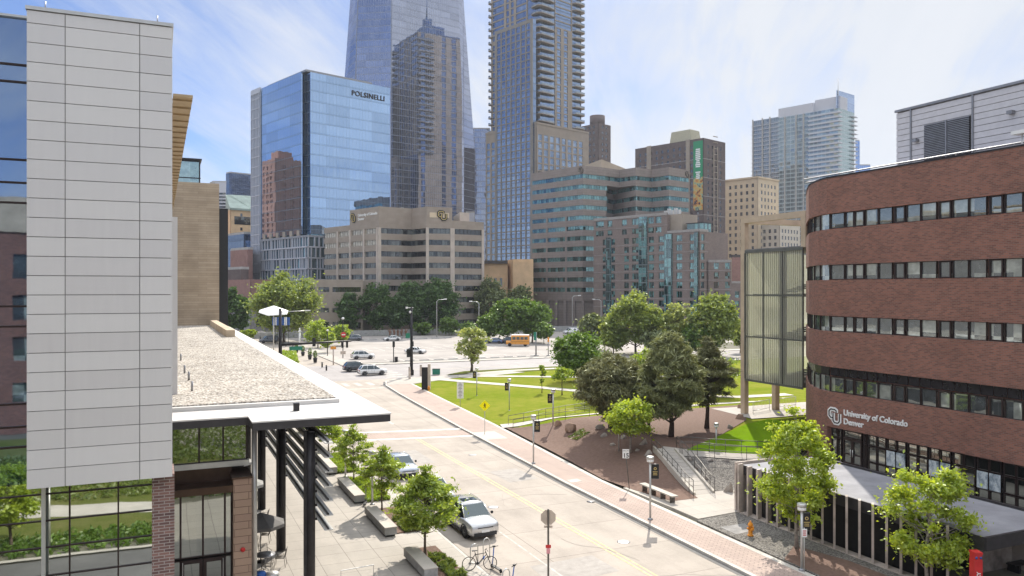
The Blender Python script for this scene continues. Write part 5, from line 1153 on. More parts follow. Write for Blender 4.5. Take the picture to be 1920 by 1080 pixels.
def tree(name, label, p, h, r, z0, n, leaf, mat, tmat='trunk', style='round', seed=1, group=None, trunk_r=None, dens=.5, ncl=None, cat='tree', elong=1.0):
    """p base, h height, r crown radius, z0 height of the crown's underside"""
    rng = np.random.default_rng(seed); rd = random.Random(seed)
    root = thing(name, label, cat, tuple(p), rd.uniform(0, 6.28), group); tr = trunk_r or h * .018
    hc = h - z0; cz = z0 + hc / 2; wood = MB(); lean = Vector((rd.uniform(-.04, .04) * h, rd.uniform(-.04, .04) * h, 0))
    top = .92 if style != 'vase' else .55
    def axis(t): return Vector((lean.x * t * t, lean.y * t * t, h * top * t))
    wood.tube([axis(k / 7) + Vector((rd.uniform(-1, 1), rd.uniform(-1, 1), 0)) * tr * (.5 if 0 < k else 0) for k in range(8)], [tr * (1.25 if k == 0 else 1) * (1 - .85 * k / 7) for k in range(8)], 8)
    ncl = int((ncl or int(26 + r * 6)) * 2.4); dens *= .78; cl = []
    for i in range(ncl):
        for _ in range(30):
            q = rng.normal(size=3); q /= np.linalg.norm(q); rad = rng.uniform(.35, 1.0) ** .45
            x, y, z = q * rad
            if style == 'cone': f = (1 - (z + 1) / 2) ** .75; x, y = q[0] * rad * (f * 1.25 + .08), q[1] * rad * (f * 1.25 + .08)
            elif style == 'tiers': z = round(z * 3) / 3 + rng.normal() * .05; f = math.sqrt(max(.05, 1 - min(.95, abs(z + .25) ** 1.6))); x, y = q[0] * f * rad, q[1] * f * rad
            elif style == 'vase': f = .45 + .55 * (z + 1) / 2; x *= f * 1.2; y *= f * 1.2
            elif style == 'egg': f = 1.12 - .45 * (z + .3) if z > -.3 else 1.1; x *= f; y *= f
            k = rng.uniform(.82, 1.08)
            if abs(z) <= 1.05: break
        cl.append((Vector((x * r * k + lean.x * .5, y * r * k + lean.y * .5, cz + z * hc / 2 * min(k, 1.02))), rng.uniform(.6, 1.3)))
    # limbs run from the trunk into the clumps, so the foliage hangs on wood
    for i, (c, s) in enumerate(cl):
        if i > 52: break
        tz = min(top * .97, max(z0 / h * .75, (c.z - (.25 if style != 'cone' else .05) * (c.xy.length) - .1 * hc) / h)); a = axis(tz / top if tz < top else .98); m_ = (a + c) / 2 + Vector((0, 0, -.06 * (c - a).length))
        rr = tr * .42 * (1 - .6 * tz); wood.tube([a, m_, c], [rr, rr * .6, rr * .2], 5)
    wood.build('trunk', tmat, root)
    wts = np.array([s for _, s in cl]) ** 2; wts /= wts.sum(); idx = rng.choice(len(cl), n, p=wts)
    C_ = np.array([tuple(c) for c, _ in cl])[idx]; S_ = np.array([s for _, s in cl])[idx][:, None]
    off = rng.normal(size=(n, 3)); off *= .50 * rng.choice([.6, 1.0, 1.6], size=(n, 1), p=[.5, .44, .06])
    cr_ = dens * r * 1.0 * (hc / 2 / r if hc / 2 < r else 1) ** .3; sq = np.array([1.15, 1.15, .42 if style in ('tiers', 'cone') else .75])
    pts = C_ + off * S_ * cr_ * sq
    me = leafmesh(name + '_crown', pts, leaf, rng, mat, elong, .3, wid=.24 if 'needle' in mat else .62)
    o = bpy.data.objects.new('crown', me); C.objects.link(o); o.parent = root
    return root
def ptree(name, label, bx, by, ty, wpx, cby, n, leaf, mat, **k):
    p = k.pop('at', None); p = Vector(p) if p else GT(bx, by); D = depth(p); base = p.z
    h = ZD(ty, D) - base; z0 = max(.15 * h, ZD(cby, D) - base); r = wpx / 2 * D / F
    return tree(name, label, (p.x, p.y, base + .02), h, r * .88, z0, n, leaf, mat, **k)
LOC = 'young locust trees in the plaza planters'
ptree('locust_tree', 'big leafy young locust in the nearest planter, in front of the silver car', 797, 1045, 880, 152, 1000, 10000, .078, 'leaf_locust', style='tiers', seed=11, group=LOC, trunk_r=.075, dens=.30, ncl=44, elong=1.5)
ptree('locust_tree', 'second locust from the front, beside the second stone bench', 716, 963, 842, 104, 925, 4600, .08, 'leaf_locust', style='tiers', seed=12, group=LOC, trunk_r=.06, dens=.30, ncl=34, elong=1.5)
ptree('locust_tree', 'third locust from the front, in the planter between the two plaza lamps', 663, 905, 798, 88, 878, 3600, .08, 'leaf_locust', style='tiers', seed=13, group=LOC, trunk_r=.055, dens=.28, ncl=30, elong=1.5)
ptree('locust_tree', 'fourth locust, half hidden behind the near canopy corner', 616, 846, 782, 66, 830, 3800, .09, 'leaf_lime', style='tiers', seed=14, group=LOC, trunk_r=.055, dens=.3, ncl=26, elong=1.4)
ptree('locust_tree', 'farthest plaza locust showing under the canopy edge', 0, 0, 776, 60, 812, 2200, .11, 'leaf_lime', at=(13.2, 79, 0), style='tiers', seed=15, group=LOC, trunk_r=.055, dens=.3, ncl=26)
MPL = 'lime green maples in front of the fin screen'
ptree('maple_tree', 'tall lime maple by the hydrant, with a lamp post in front of its trunk', 1490, 1046, 756, 158, 985, 13500, .092, 'leaf_maple', at=(31.2, 32.6, 0), style='egg', seed=24, group=MPL, tmat='pale_trunk', trunk_r=.10, dens=.27, ncl=34, elong=1.1)
ptree('maple_tree', 'nearest lime maple at the bottom right, beside the red help pillar', 1742, 1125, 862, 180, 1085, 12500, .085, 'leaf_maple', at=(32.3, 25.6, 0), style='round', seed=29, group=MPL, tmat='pale_trunk', trunk_r=.10, dens=.28, ncl=26, elong=1.1)
ptree('park_tree', 'small bright lime tree in the mulch bed beside two grey poles', 1182, 852, 748, 98, 820, 6500, .125, 'leaf_maple', style='round', seed=31, tmat='pale_trunk', trunk_r=.09, dens=.33, ncl=30)
ptree('park_tree', 'pale airy blossoming tree alone by the near edge of the car park', 884, 698, 611, 74, 676, 3000, .24, 'leaf_pale', style='round', seed=32, trunk_r=.22, dens=.22, ncl=44)
ptree('park_tree', 'round dense green tree on the lawn, left of the pines', 1085, 716, 621, 104, 704, 12000, .22, 'leaf_green', style='round', seed=33, trunk_r=.22, dens=.36, ncl=48)
ptree('park_sapling', 'thin columnar sapling on the lawn, left of the two', 1016, 738, 682, 15, 722, 900, .13, 'leaf_lime', style='round', seed=34, dens=.5, ncl=9, trunk_r=.06)
ptree('park_sapling', 'small lime sapling on the lawn beside the round dense tree', 1054, 742, 688, 44, 715, 1600, .14, 'leaf_lime', style='round', seed=35, dens=.35, ncl=14, trunk_r=.08)
PN = 'dark pines in the mulch bed'
ptree('pine_tree', 'broad brownish pine at the left of the mulch bed', 1145, 806, 660, 140, 790, 36000, .15, 'needle_dark', style='round', seed=41, group=PN, tmat='dark_trunk', trunk_r=.2, dens=.19, ncl=110, elong=1.9)
ptree('pine_tree', 'tallest grey green pine in the middle of the mulch bed', 1258, 822, 622, 136, 790, 38000, .15, 'needle', style='egg', seed=42, group=PN, tmat='dark_trunk', trunk_r=.22, dens=.17, ncl=130, elong=1.9)
ptree('pine_tree', 'open pine with a bare lower trunk at the right of the mulch bed', 1325, 806, 636, 112, 755, 24000, .15, 'needle_dark', style='tiers', seed=43, group=PN, tmat='dark_trunk', trunk_r=.2, dens=.19, ncl=95, elong=1.9)
ptree('pine_tree', 'low soft pine with a rounded top in front of the tallest pine', 1215, 812, 695, 96, 800, 20000, .14, 'needle', style='round', seed=44, group=PN, tmat='dark_trunk', trunk_r=.15, dens=.2, ncl=75, elong=1.9)
ptree('park_shrub', 'lime green shrub filling the gap between the pines', 1205, 745, 655, 70, 735, 5000, .2, 'leaf_lime', style='round', seed=45, dens=.4, ncl=20)
ptree('park_shrub', 'lime green shrub behind the right hand pine', 1342, 745, 668, 95, 735, 5000, .2, 'leaf_lime', style='round', seed=46, dens=.4, ncl=22)
ptree('park_shrub', 'yellow green shrub at the left foot of the broad pine', 1108, 760, 700, 50, 752, 2500, .18, 'leaf_lime', style='round', seed=47, dens=.4, ncl=16)
MD = 'broad trees beyond the cross street'
for a in (('tall light green tree left of the thin topped tree', 1192, 664, 550, 112, 648, 12000, .32, 'leaf_mid', 'round', 51), ('lower dull green tree at the left end of the row beyond the cross street', 1116, 656, 588, 66, 646, 6000, .32, 'leaf_grey', 'round', 52),
          ('tall round green tree at the right end of the row, beside the stair tower', 1343, 668, 546, 100, 652, 13000, .32, 'leaf_mid', 'egg', 53), ('thin topped sparse tree in the middle of the row', 1275, 665, 566, 82, 650, 5000, .30, 'leaf_pale', 'round', 54),
          ('low leafy tree at the foot of the tall left tree', 1150, 664, 600, 62, 656, 6000, .32, 'leaf_mid', 'round', 55), ('small bright tree half hidden by the stair tower leg', 1388, 662, 600, 44, 654, 4000, .3, 'leaf_mid', 'round', 56),
          ('bushy undergrowth tree below the thin topped tree', 1240, 668, 618, 90, 662, 6000, .34, 'leaf_grey', 'round', 57), ('dense green tree under the tall round tree', 1310, 668, 608, 80, 662, 6000, .34, 'leaf_green', 'round', 58)):
    ptree('park_tree', a[0], *a[1:8], a[8], style=a[9], seed=a[10], group=MD, dens=.30 if a[10] != 54 else .2, ncl=54)
for a in (('bright lime willowy tree leaning over the car park behind the yellow bus', 952, 642, 561, 72, 630, 8000, .36, 'leaf_green', 61), ('bright lime tree right of the yellow bus', 998, 642, 562, 76, 632, 8000, .36, 'leaf_green', 62), ('low spreading tree left of the parked bus', 918, 640, 590, 50, 632, 4000, .36, 'leaf_green', 63), ('low end tree at the right of the car park trees', 1020, 645, 605, 40, 636, 3000, .34, 'leaf_green', 64)):
    ptree('car_park_tree', *a[:1], *a[1:9], seed=a[9], group='bright trees at the far side of the car park', dens=.34, ncl=40)
FR_ = 'large trees in front of the office blocks'
for lab, x, ty, wpx, by, mat, n, sd_, v in (('huge spreading light green tree left of the beige annex', 532, 519, 134, 626, 'leaf_mid', 16000, 71, 214), ('dark tree in front of the beige annex', 655, 548, 46, 622, 'leaf_dark', 5000, 72, 238), ('dark rounded tree left of the banded office entrance', 706, 532, 70, 620, 'leaf_dark', 8000, 73, 238),
        ('dark tree at the middle of the banded office front', 768, 527, 68, 620, 'leaf_dark', 8000, 74, 238), ('widest dark tree right of the middle of the banded office', 822, 526, 80, 620, 'leaf_dark', 9000, 75, 239), ('grey green tree left of the small tan block', 922, 525, 72, 618, 'leaf_grey', 7000, 76, 243),
        ('dark grey green tree right of the small tan block', 975, 533, 56, 618, 'leaf_grey', 5000, 77, 246), ('dark tree in the gap beside the black end wall', 432, 535, 36, 630, 'leaf_dark', 4000, 78, 232), ('second dark tree in the gap by the low red brick row', 452, 552, 34, 630, 'leaf_dark', 3000, 79, 236), ('small green tree between the annex and the dark trees', 745, 556, 44, 622, 'leaf_dark', 4000, 70, 236)):
    t = (x - 960) / F; D = v / (CA - t * SA); ptree('street_tree', lab, 0, 0, ty, wpx, by, n, .42, mat, at=W(x, D), seed=sd_, group=FR_, dens=.33, ncl=60, style='round')
for lab, x, by, ty, wpx, mat, sd_ in (('lime tree in the far plaza bed behind the signal arm', 596, 652, 598, 54, 'leaf_lime', 81), ('smaller yellow green tree right of the signal arm tree', 640, 648, 608, 34, 'leaf_lime', 82), ('thin lime tree behind the tall traffic pole', 614, 662, 612, 34, 'leaf_lime', 83), ('short green tree at the left end of the far plaza', 470, 640, 618, 22, 'leaf_lime', 84), ('small yellow shrub tree beside the canopy parapet', 456, 650, 620, 18, 'leaf_maple', 85)):
    ptree('plaza_tree', lab, x, by, ty, wpx, by - 8, 2500, .28, mat, seed=sd_, group='small lime trees in the far plaza', dens=.36, ncl=20)
for lab, x, by, ty, wpx, sd_ in (('round green bush behind the barrier, below the widest dark tree', 842, 626, 598, 44, 86), ('round green bush behind the barrier, right of the tall camera pole', 792, 626, 604, 40, 87), ('dark low bush at the right of the barrier bushes', 880, 627, 606, 36, 88)):
    ptree('bush', lab, x, by, ty, wpx, by - 3, 3000, .34, 'leaf_green', at=W(x, 240), seed=sd_, group='bushes behind the barrier', dens=.45, ncl=16, cat='bush')
# trees standing in the bank that the left glass mirrors
tree('bank_tree', 'small green tree by the side lane, mirrored in the lower glass at the far left', (-7.2, 15.2, 0), 4.8, 1.4, 1.3, 5000, .11, 'leaf_maple', seed=91, dens=.3, ncl=30)
tree('bank_shrub', 'dark spreading shrub on the bank behind the camera, mirrored in the left glass', (-1.5, -6, 0), 4.2, 3.6, .4, 7000, .12, 'leaf_dark', seed=92, dens=.4, cat='shrub')
# grasses and planter growth: uncountable, one object for each bed
def growth(name, label, poly, n, hgt, mat, seed, z=0.12, leaf=.10, zf=None, cats='plants'):
    rng = np.random.default_rng(seed); xs = [p[0] for p in poly]; ys = [p[1] for p in poly]; pts = []
    while len(pts) < n:
        k = rng.uniform(size=(n * 2, 2)) * [max(xs) - min(xs), max(ys) - min(ys)] + [min(xs), min(ys)]
        cl = np.sin(k[:, 0] * 5.1 + np.cos(k[:, 1] * 3.3) * 2) + np.sin(k[:, 1] * 4.2)
        for (x, y), q in zip(k, cl):
            ins = False; j = len(poly) - 1
            for i in range(len(poly)):
                a, b = poly[i], poly[j]
                if (a[1] > y) != (b[1] > y) and x < (b[0] - a[0]) * (y - a[1]) / (b[1] - a[1]) + a[0]: ins = not ins
                j = i
            if ins and q > -.9: pts.append((x, y, (zf(x, y) if zf else 0) + z + hgt * rng.uniform(.1, 1) * (.55 + .3 * q)))
            if len(pts) >= n: break
    me = leafmesh(name, np.array(pts), leaf, rng, mat, 1.8, .0, .1); o = bpy.data.objects.new(name, me); C.objects.link(o); tag(o, label, kind='stuff'); return o
beds = [((11.95, 36), (13.7, 36), (13.7, 41.0), (11.95, 41.0)), ((12.3, 44), (13.9, 44), (13.9, 49.4), (12.0, 49.4)), ((12.3, 51.3), (14.0, 51.3), (14.0, 57.8), (11.9, 57.8)), ((12.2, 60.2), (14.0, 60.2), (14.0, 67), (11.8, 67))]
for i, bd in enumerate(beds):
    m = MB(); m.prism(bd, -.05, .09); o = m.build('planter_bed', 'mulch'); struct(o)
    cut = [((12.8, 36), (13.6, 36), (13.6, 39.4), (12.8, 39.4)), ((12.9, 44), (13.8, 44), (13.8, 46.6), (12.9, 46.6)), bd, bd][i]
    growth('planter_grass', 'bright green ground cover in the plaza planter, bed %s' % ('nearest the camera', 'second from the camera', 'third from the camera', 'farthest under the canopy edge')[i], cut, (1500, 1500, 5200, 4500)[i], .22, 'grass_lime' if i > 1 else 'grass_blade', 100 + i, .08)
growth('bank_grass', 'tufted grasses on the bank mirrored in the left glass', ((-24, 12.8), (8, 12.8), (8, 16.6), (-24, 16.2)), 9000, .55, 'leaf_green', 110, .0, .09)
growth('bank_grass', 'rough grass on the upper bank mirrored in the left glass', ((-30, -12), (10, -12), (10, 6.5), (-30, 2.2)), 14000, .4, 'grass_blade', 111, .0, .12)
growth('weed_patch', 'green weed patch in the mulch bed', ((33.6, 61.5), (35.2, 62.0), (35.4, 63.6), (33.6, 63.2)), 500, .12, 'grass_blade', 112, .15, .06, H)
growth('far_bed_plants', 'yellow green plants in the long bed of the far plaza', ((20.5, 150), (23.5, 150), (27, 176), (24, 178)), 3500, .7, 'grass_lime', 113, .1, .22)
# ------------------------------------------------------------------ street furniture and vehicles
def lamp(name, label, p, h=3.8, banner=0, group='grey path lamps', head=.23, circ=False):
    t = thing(name, label, 'street lamp', tuple(p), 0, group)
    m = MB(); m.tube([(0, 0, 0), (0, 0, h - .3)], .065, 10); m.build('pole', 'light_metal', t)
    m = MB(); m.lathe((0, 0, 0), [(.16, 0), (.16, .06), (.09, .12)], 10); m.build('base', 'grey_metal', t)
    m = MB(); m.lathe((0, 0, h - .34), [(.07, 0), (head * .9, .03), (head * .9, .2)], 14); m.build('lens', 'white', t)
    m = MB(); m.lathe((0, 0, h - .14), [(head, 0), (head, .14), (head * .9, .16)], 14); m.build('lamp_cap', 'light_metal', t)
    if banner:
        d = CD(banner, 0); o = Vector((d.x, d.y)) * .07; q = Vector((d.x, d.y)) * .52; n = CD(0, -1); m = MB(); w = Vector(n) * .012
        m.prism([o + w, q + w, q - w, o - w], h - 1.32, h - .46); bn = m.build('banner', 'black', t)
        m = MB(); e = Vector((0, 0)); m.tube([(o.x, o.y, h - .45), (q.x, q.y, h - .45)], .012, 5); m.tube([(o.x, o.y, h - 1.33), (q.x, q.y, h - 1.33)], .012, 5); m.build('banner_arm', 'grey_metal', t)
        c = (o + q) / 2 + n * .02; m = MB(); dd = (q - o).normalized()
        for r0, r1, z in ((.05, .09, h - .72),):
            for k in range(10): a, b = 2 * math.pi * k / 10, 2 * math.pi * (k + 1) / 10; m.quad(*[(c.x + dd.x * r * math.cos(x), c.y + dd.y * r * math.cos(x), z + r * math.sin(x)) for r, x in ((r0, a), (r1, a), (r1, b), (r0, b))])
        for k in range(3): s = (.15, .12, .13)[k]; m.quad(*[(c.x + dd.x * x, c.y + dd.y * x, z) for x, z in ((-s, h - .93 - k * .09), (s, h - .93 - k * .09), (s, h - .89 - k * .09), (-s, h - .89 - k * .09))])
        m.build('banner_print', 'gold' if 'gold' in MT else 'white', bn)
    return t
LG = 'grey path lamps'
lamp('path_lamp', 'grey lamp post with a black banner, at the kerb in front of the concrete bench', (27.0, 40.2, .12), 3.8, 1)
lamp('path_lamp', 'grey lamp post with a black banner, at the mulch bed corner', (27.2, 56.9, .12), 3.85, 1)
p = GT(1037, 800); lamp('path_lamp', 'grey lamp post with a black banner, beside the railed garden path', p, 3.6, -1)
p = GT(955, 771); lamp('path_lamp', 'grey lamp post with a black banner, alone in the main lawn', p, 3.7, -1)
p = GT(894, 743); lamp('path_lamp', 'farthest bannered lamp post, on the lawn behind the tall white notice', p, 3.7, -1)
lamp('path_lamp', 'grey lamp post in front of the tall maple trunk, with a round black banner', (28.95, 29.9, .12), 3.3, .8)
lamp('path_lamp', 'nearer plaza lamp post, between the second and third stone benches', (12.6, 50.5, .03), 3.5)
lamp('path_lamp', 'farther plaza lamp post, beside the fourth stone bench', (12.65, 58.8, .03), 3.5)
lamp('path_lamp', 'small lamp post behind the rail of the small lawn', GT(1343, 838), 1.9, head=.2)
lamp('path_lamp', 'lamp post by the side lane, mirrored in the glass at the lower left', (-5.4, 15.4, 0), 3.9, head=.3)

def flatsign(mb, c, d, n, shape, t0=-.01, t1=.01, mi=0):
    """polygon plate standing upright at c (shape in metres: across, up)"""
    k = len(shape); vs = [(c[0] + d.x * x + n.x * t, c[1] + d.y * x + n.y * t, c[2] + z) for t in (t0, t1) for x, z in shape]
    mb.add(vs, [tuple(range(k))[::-1], tuple(range(k, 2 * k))] + [(i, (i + 1) % k, k + (i + 1) % k, k + i) for i in range(k)], mi)
def rect(w, h, x=0, z=0): return [(x - w / 2, z - h / 2), (x + w / 2, z - h / 2), (x + w / 2, z + h / 2), (x - w / 2, z + h / 2)]
vd, vn = Vector(CD(1, 0)), Vector(CD(0, -1))
# stop sign seen from behind
p = G(1028, 1084); t = thing('stop_sign', 'back of an octagonal stop sign on a steel post at the left kerb', 'sign', tuple(p))
m = MB(); m.box(-.035, .035, -.035, .035, 0, 3.35); m.build('post', 'rail_metal', t)
m = MB(); q = .36 / math.cos(R(22.5)); flatsign(m, (0, 0, 2.93), vd, vn, [(q * math.cos(R(22.5 + 45 * k)), q * math.sin(R(22.5 + 45 * k))) for k in range(8)], -.06, -.045); m.build('sign_plate', 'tan_back', t)
m = MB(); flatsign(m, (0, 0, 2.48), vd, vn, rect(.42, .12), -.06, -.045); m.build('lower_plate', 'tan_back', t)
m = MB(); flatsign(m, (0, 0, 1.55), vd, vn, rect(.26, .16), .04, .05, 0); flatsign(m, (0, 0, 1.33), vd, vn, rect(.18, .26), .04, .05, 1); o = m.build('small_notice', ['red', 'pink'], t)
# pedestrian diamond
m_, T_ = newmat('sign_yellow'); a_ = T_.n('ShaderNodeBsdfDiffuse'); a_.inputs[0].default_value = (.85, .80, .02, 1); b_ = T_.n('ShaderNodeBsdfTranslucent'); b_.inputs[0].default_value = (.85, .80, .02, 1); c_ = T_.n('ShaderNodeMixShader'); c_.inputs[0].default_value = .4; T_.l.new(a_.outputs[0], c_.inputs[1]); T_.l.new(b_.outputs[0], c_.inputs[2]); out(T_, c_.outputs[0]); MT['sign_yellow'] = m_
p = G(909, 817); t = thing('crossing_sign', 'yellow diamond pedestrian crossing sign on the brick walk', 'sign', (p.x, p.y, .12)); m = MB(); m.tube([(0, 0, 0), (0, 0, 3.2)], .035, 6); m.build('post', 'light_metal', t)
m = MB(); flatsign(m, (0, 0, 2.75), vd, vn, [(0, -.52), (.52, 0), (0, .52), (-.52, 0)], .03, .045); o = m.build('sign_plate', 'sign_yellow', t)
m = MB(); c = (0, 0, 2.75)
flatsign(m, c, vd, vn, [(.05 * math.cos(R(60 * k)), .2 + .05 * math.sin(R(60 * k))) for k in range(6)], .048, .055)
for sh in ([(-.06, .0), (.07, .0), (.06, .19), (-.04, .19)], [(-.06, 0), (.01, 0), (-.09, -.27), (-.15, -.25)], [(.0, 0), (.07, 0), (.15, -.24), (.09, -.27)], [(-.05, .17), (-.02, .12), (-.15, .0), (-.18, .04)], [(.05, .17), (.03, .12), (.14, .04), (.17, .08)]): flatsign(m, c, vd, vn, [(x * .8, z * .8) for x, z in sh], .048, .055)
m.build('walking_figure', 'black', o)
# tall white notice
p = G(863, 764); t = thing('notice_board', 'tall white notice sign on a thin post at the near edge of the lawn', 'sign', (p.x, p.y, .1)); m = MB(); m.tube([(0, 0, 0), (0, 0, 2.6)], .04, 6); m.build('post', 'light_metal', t)
m = MB(); flatsign(m, (0, 0, 1.95), vd, vn, rect(.78, 1.95), .04, .07); o = m.build('sign_plate', 'white', t); m = MB()
for k in range(11): flatsign(m, (0, 0, 1.95), vd, vn, rect(.25 + .33 * ((k * 7) % 5) / 5, .07, 0, .85 - k * .165), .075, .08)
m.build('notice_text', 'grey_metal', o)
# leaning speed sign
p = G(1180, 920); t = thing('speed_sign', 'white speed limit sign reading 15 on a post that leans to the left', 'sign', (p.x, p.y, .12)); m = MB(); e = vd * -.28; m.tube([(0, 0, 0), (e.x, e.y, 2.75)], .035, 6); m.build('post', 'rail_metal', t)
m = MB(); e = vd * -.25; flatsign(m, (e.x, e.y, 2.45), vd, vn, rect(.46, .62), .04, .055); o = m.build('sign_plate', 'white', t)
textmesh('15', 'sign_number', 'black', .42, o, Matrix.Translation(Vector((e.x, e.y, 2.2))) @ wallM((vn.x * .06 - vd.x * .2, vn.y * .06 - vd.y * .2, 0), vd, vn), .003, bold=.01)
textmesh('SPEED LIMIT', 'sign_number', 'black', .075, o, Matrix.Translation(Vector((e.x, e.y, 2.64))) @ wallM((vn.x * .06 - vd.x * .2, vn.y * .06 - vd.y * .2, 0), vd, vn), .003)
# small notice on the near right lamp
p = Vector((28.78, 29.7, 0)); t = thing('small_street_sign', 'small white notice in front of the lamp post by the tall maple', 'sign', (28.86, 29.65, .12)); m = MB(); m.tube([(0, 0, 0), (0, 0, 2.2)], .025, 6); m.build('post', 'light_metal', t)
m = MB(); flatsign(m, (0, 0, 1.95), vd, vn, rect(.26, .4), .03, .04); o = m.build('sign_plate', 'white', t); m = MB()
for k in range(3): flatsign(m, (0, 0, 1.95), vd, vn, rect(.16, .045, 0, .1 - k * .1), .042, .046)
m.build('notice_text', 'red', o)
# two grey poles in the mulch bed
for x, by, ty, l in ((1160, 849, 775, 'left'), (1182, 851, 780, 'right')):
    p = GT(x, by); h = ZD(ty, depth(p)) - p.z; t = thing('tree_stake', '%s one of the two grey poles under the small lime tree' % l, 'pole', tuple(p), 0, 'grey poles in the mulch bed'); m = MB(); m.tube([(0, 0, 0), (0, 0, h)], .055, 8); m.build('shaft', 'light_metal', t); m = MB(); m.lathe((0, 0, 0), [(.14, 0), (.14, .08)], 8); m.build('foot', 'grey_metal', t)
# benches
for v0, v1, l in ((36.4, 39.9, 'nearest stone bench, at the foot of the big locust'), (43.6, 48.5, 'second stone bench from the camera, beside the mulch planter'), (51.2, 56.6, 'third stone bench, with a scooter parked at its near end'), (60.0, 65.2, 'farthest stone bench, seen just right of the near canopy column')):
    t = thing('stone_bench', l, 'bench', (11.95, (v0 + v1) / 2, .03), 0, 'solid concrete benches along the planters'); h = (v1 - v0) / 2
    m = MB(); m.box(-.34, .34, -h, h, .12, .52); m.build('seat_block', 'bench_concrete', t); m = MB(); m.box(-.26, .26, -h + .1, h - .1, 0, .12); m.build('plinth', 'dark_metal', t)
    m = MB(); m.box(-.36, .36, -h - .02, h + .02, .52, .56); m.build('seat_cap', 'pale_concrete', t)
a, b = G(1212, 922), G(1268, 944); c = (a + b) / 2; t = thing('slab_bench', 'long pale concrete bench on thin legs beside the mulch bed', 'bench', (30.45, 44.4, .14)); m = MB(); m.box(-.24, .24, -1.9, 1.9, .42, .5); m.build('seat', 'pale_concrete', t)
for y in (-1.6, -.55, .55, 1.6): m = MB(); m.box(-.18, .18, y - .04, y + .04, 0, .42); m.build('leg', 'rail_metal', t)
# railings
def railing(name, label, pts, h=1.05, gap=1.5, mat='rail_metal', rails=(1.0, .55), zf=H, off=.15, group=None, second=None):
    t = thing(name, label, 'railing', (0, 0, 0), 0, group); P = [Vector(p[:2]) for p in pts]; m = MB(); pm_ = MB()
    def zz(q): return zf(q.x, q.y) + off
    L = [(q, zz(q)) for q in P]; D = []
    for i in range(len(P) - 1):
        k = max(1, round((P[i + 1] - P[i]).length / gap)); D += [P[i].lerp(P[i + 1], j / k) for j in range(k)]
    D.append(P[-1])
    for r in rails: m.tube([(q.x, q.y, zz(q) + h * r) for q in D], .022 if r < 1 else .028, 6)
    m.build('rail', mat, t)
    for q in D: pm_ = MB(); pm_.tube([(q.x, q.y, zz(q) - .1), (q.x, q.y, zz(q) + h)], .024, 6); pm_.build('post', mat, t)
    return t
def seg(*px): return [GT(*p) for p in px]
railing('path_railing', 'thin dark railing on the lawn side of the garden path', seg((953, 800), (1010, 789), (1060, 779), (1113, 771)), .95, 1.9)
railing('path_railing', 'thin dark railing on the mulch side of the garden path', seg((962, 805), (1010, 797), (1060, 790), (1105, 784)), .8, 2.2)
SR = 'ramp railings down to the entry plaza'
railing('ramp_railing', 'left hand railing of the long garden ramp', seg((1300, 934), (1270, 900), (1242, 868), (1222, 848)), 1.05, 1.05, group=SR)
railing('ramp_railing', 'right hand railing of the long garden ramp', seg((1340, 929), (1315, 898), (1290, 868), (1268, 848)), 1.05, 1.05, group=SR)
railing('lawn_railing', 'dark railing along the small bright lawn', seg((1268, 848), (1330, 852), (1390, 855), (1450, 858)), 1.05, 1.5)
railing('lawn_railing', 'lower railing in front of the entry path by the gravel bed', seg((1275, 858), (1340, 862), (1400, 866), (1456, 868)), 1.05, 1.7)
# stair between them
a, b, c, d = [GT(*p) for p in ((1302, 932), (1338, 928), (1266, 849), (1226, 850))]; t = thing('garden_ramp', 'long pale concrete ramp climbing between two railings to the garden', 'ramp', (0, 0, 0)); m = MB()
NR = 12
for k in range(NR):
    f0, f1 = k / NR, (k + 1) / NR - .006; q = [a.lerp(d, f0), b.lerp(c, f0), b.lerp(c, f1), a.lerp(d, f1)]; z0, z1 = .15 + 1.4 * f0, .15 + 1.4 * f1; m.prism([(v.x, v.y) for v in q], -.1, 0, ztop=[z0, z0, z1, z1])
m.build('ramp_slab', 'side_concrete', t)
for s_, e_ in ((a, d), (b, c)):
    m = MB(); m.prism([(s_.x - .1, s_.y), (s_.x + .1, s_.y), (e_.x + .1, e_.y), (e_.x - .1, e_.y)], -.1, 0, ztop=[.3, .3, 1.7, 1.7]); m.build('side_kerb', 'pale_concrete', t)
# metal barriers under the stair tower
for x0, y0, x1, y1, l in ((1412, 778, 1443, 772, 'left'), (1458, 771, 1492, 766, 'right')):
    a, b = GT(x0, y0), GT(x1, y1); t = thing('crowd_barrier', '%s silver crowd barrier between the legs of the stair tower' % l, 'barrier', (0, 0, 0), 0, 'silver crowd barriers'); z = H(a.x, a.y) + .17; m = MB()
    for zz_ in (.25, 1.1): m.tube([(a.x, a.y, z + zz_), (b.x, b.y, z + zz_)], .03, 6)
    m.tube([(a.x, a.y, z), (a.x, a.y, z + 1.1)], .03, 6); m.tube([(b.x, b.y, z), (b.x, b.y, z + 1.1)], .03, 6); m.build('frame', 'light_metal', t); m = MB()
    for k in range(1, 12): q = a.lerp(b, k / 12); m.tube([(q.x, q.y, z + .25), (q.x, q.y, z + 1.1)], .012, 5)
    m.build('bar', 'light_metal', t)
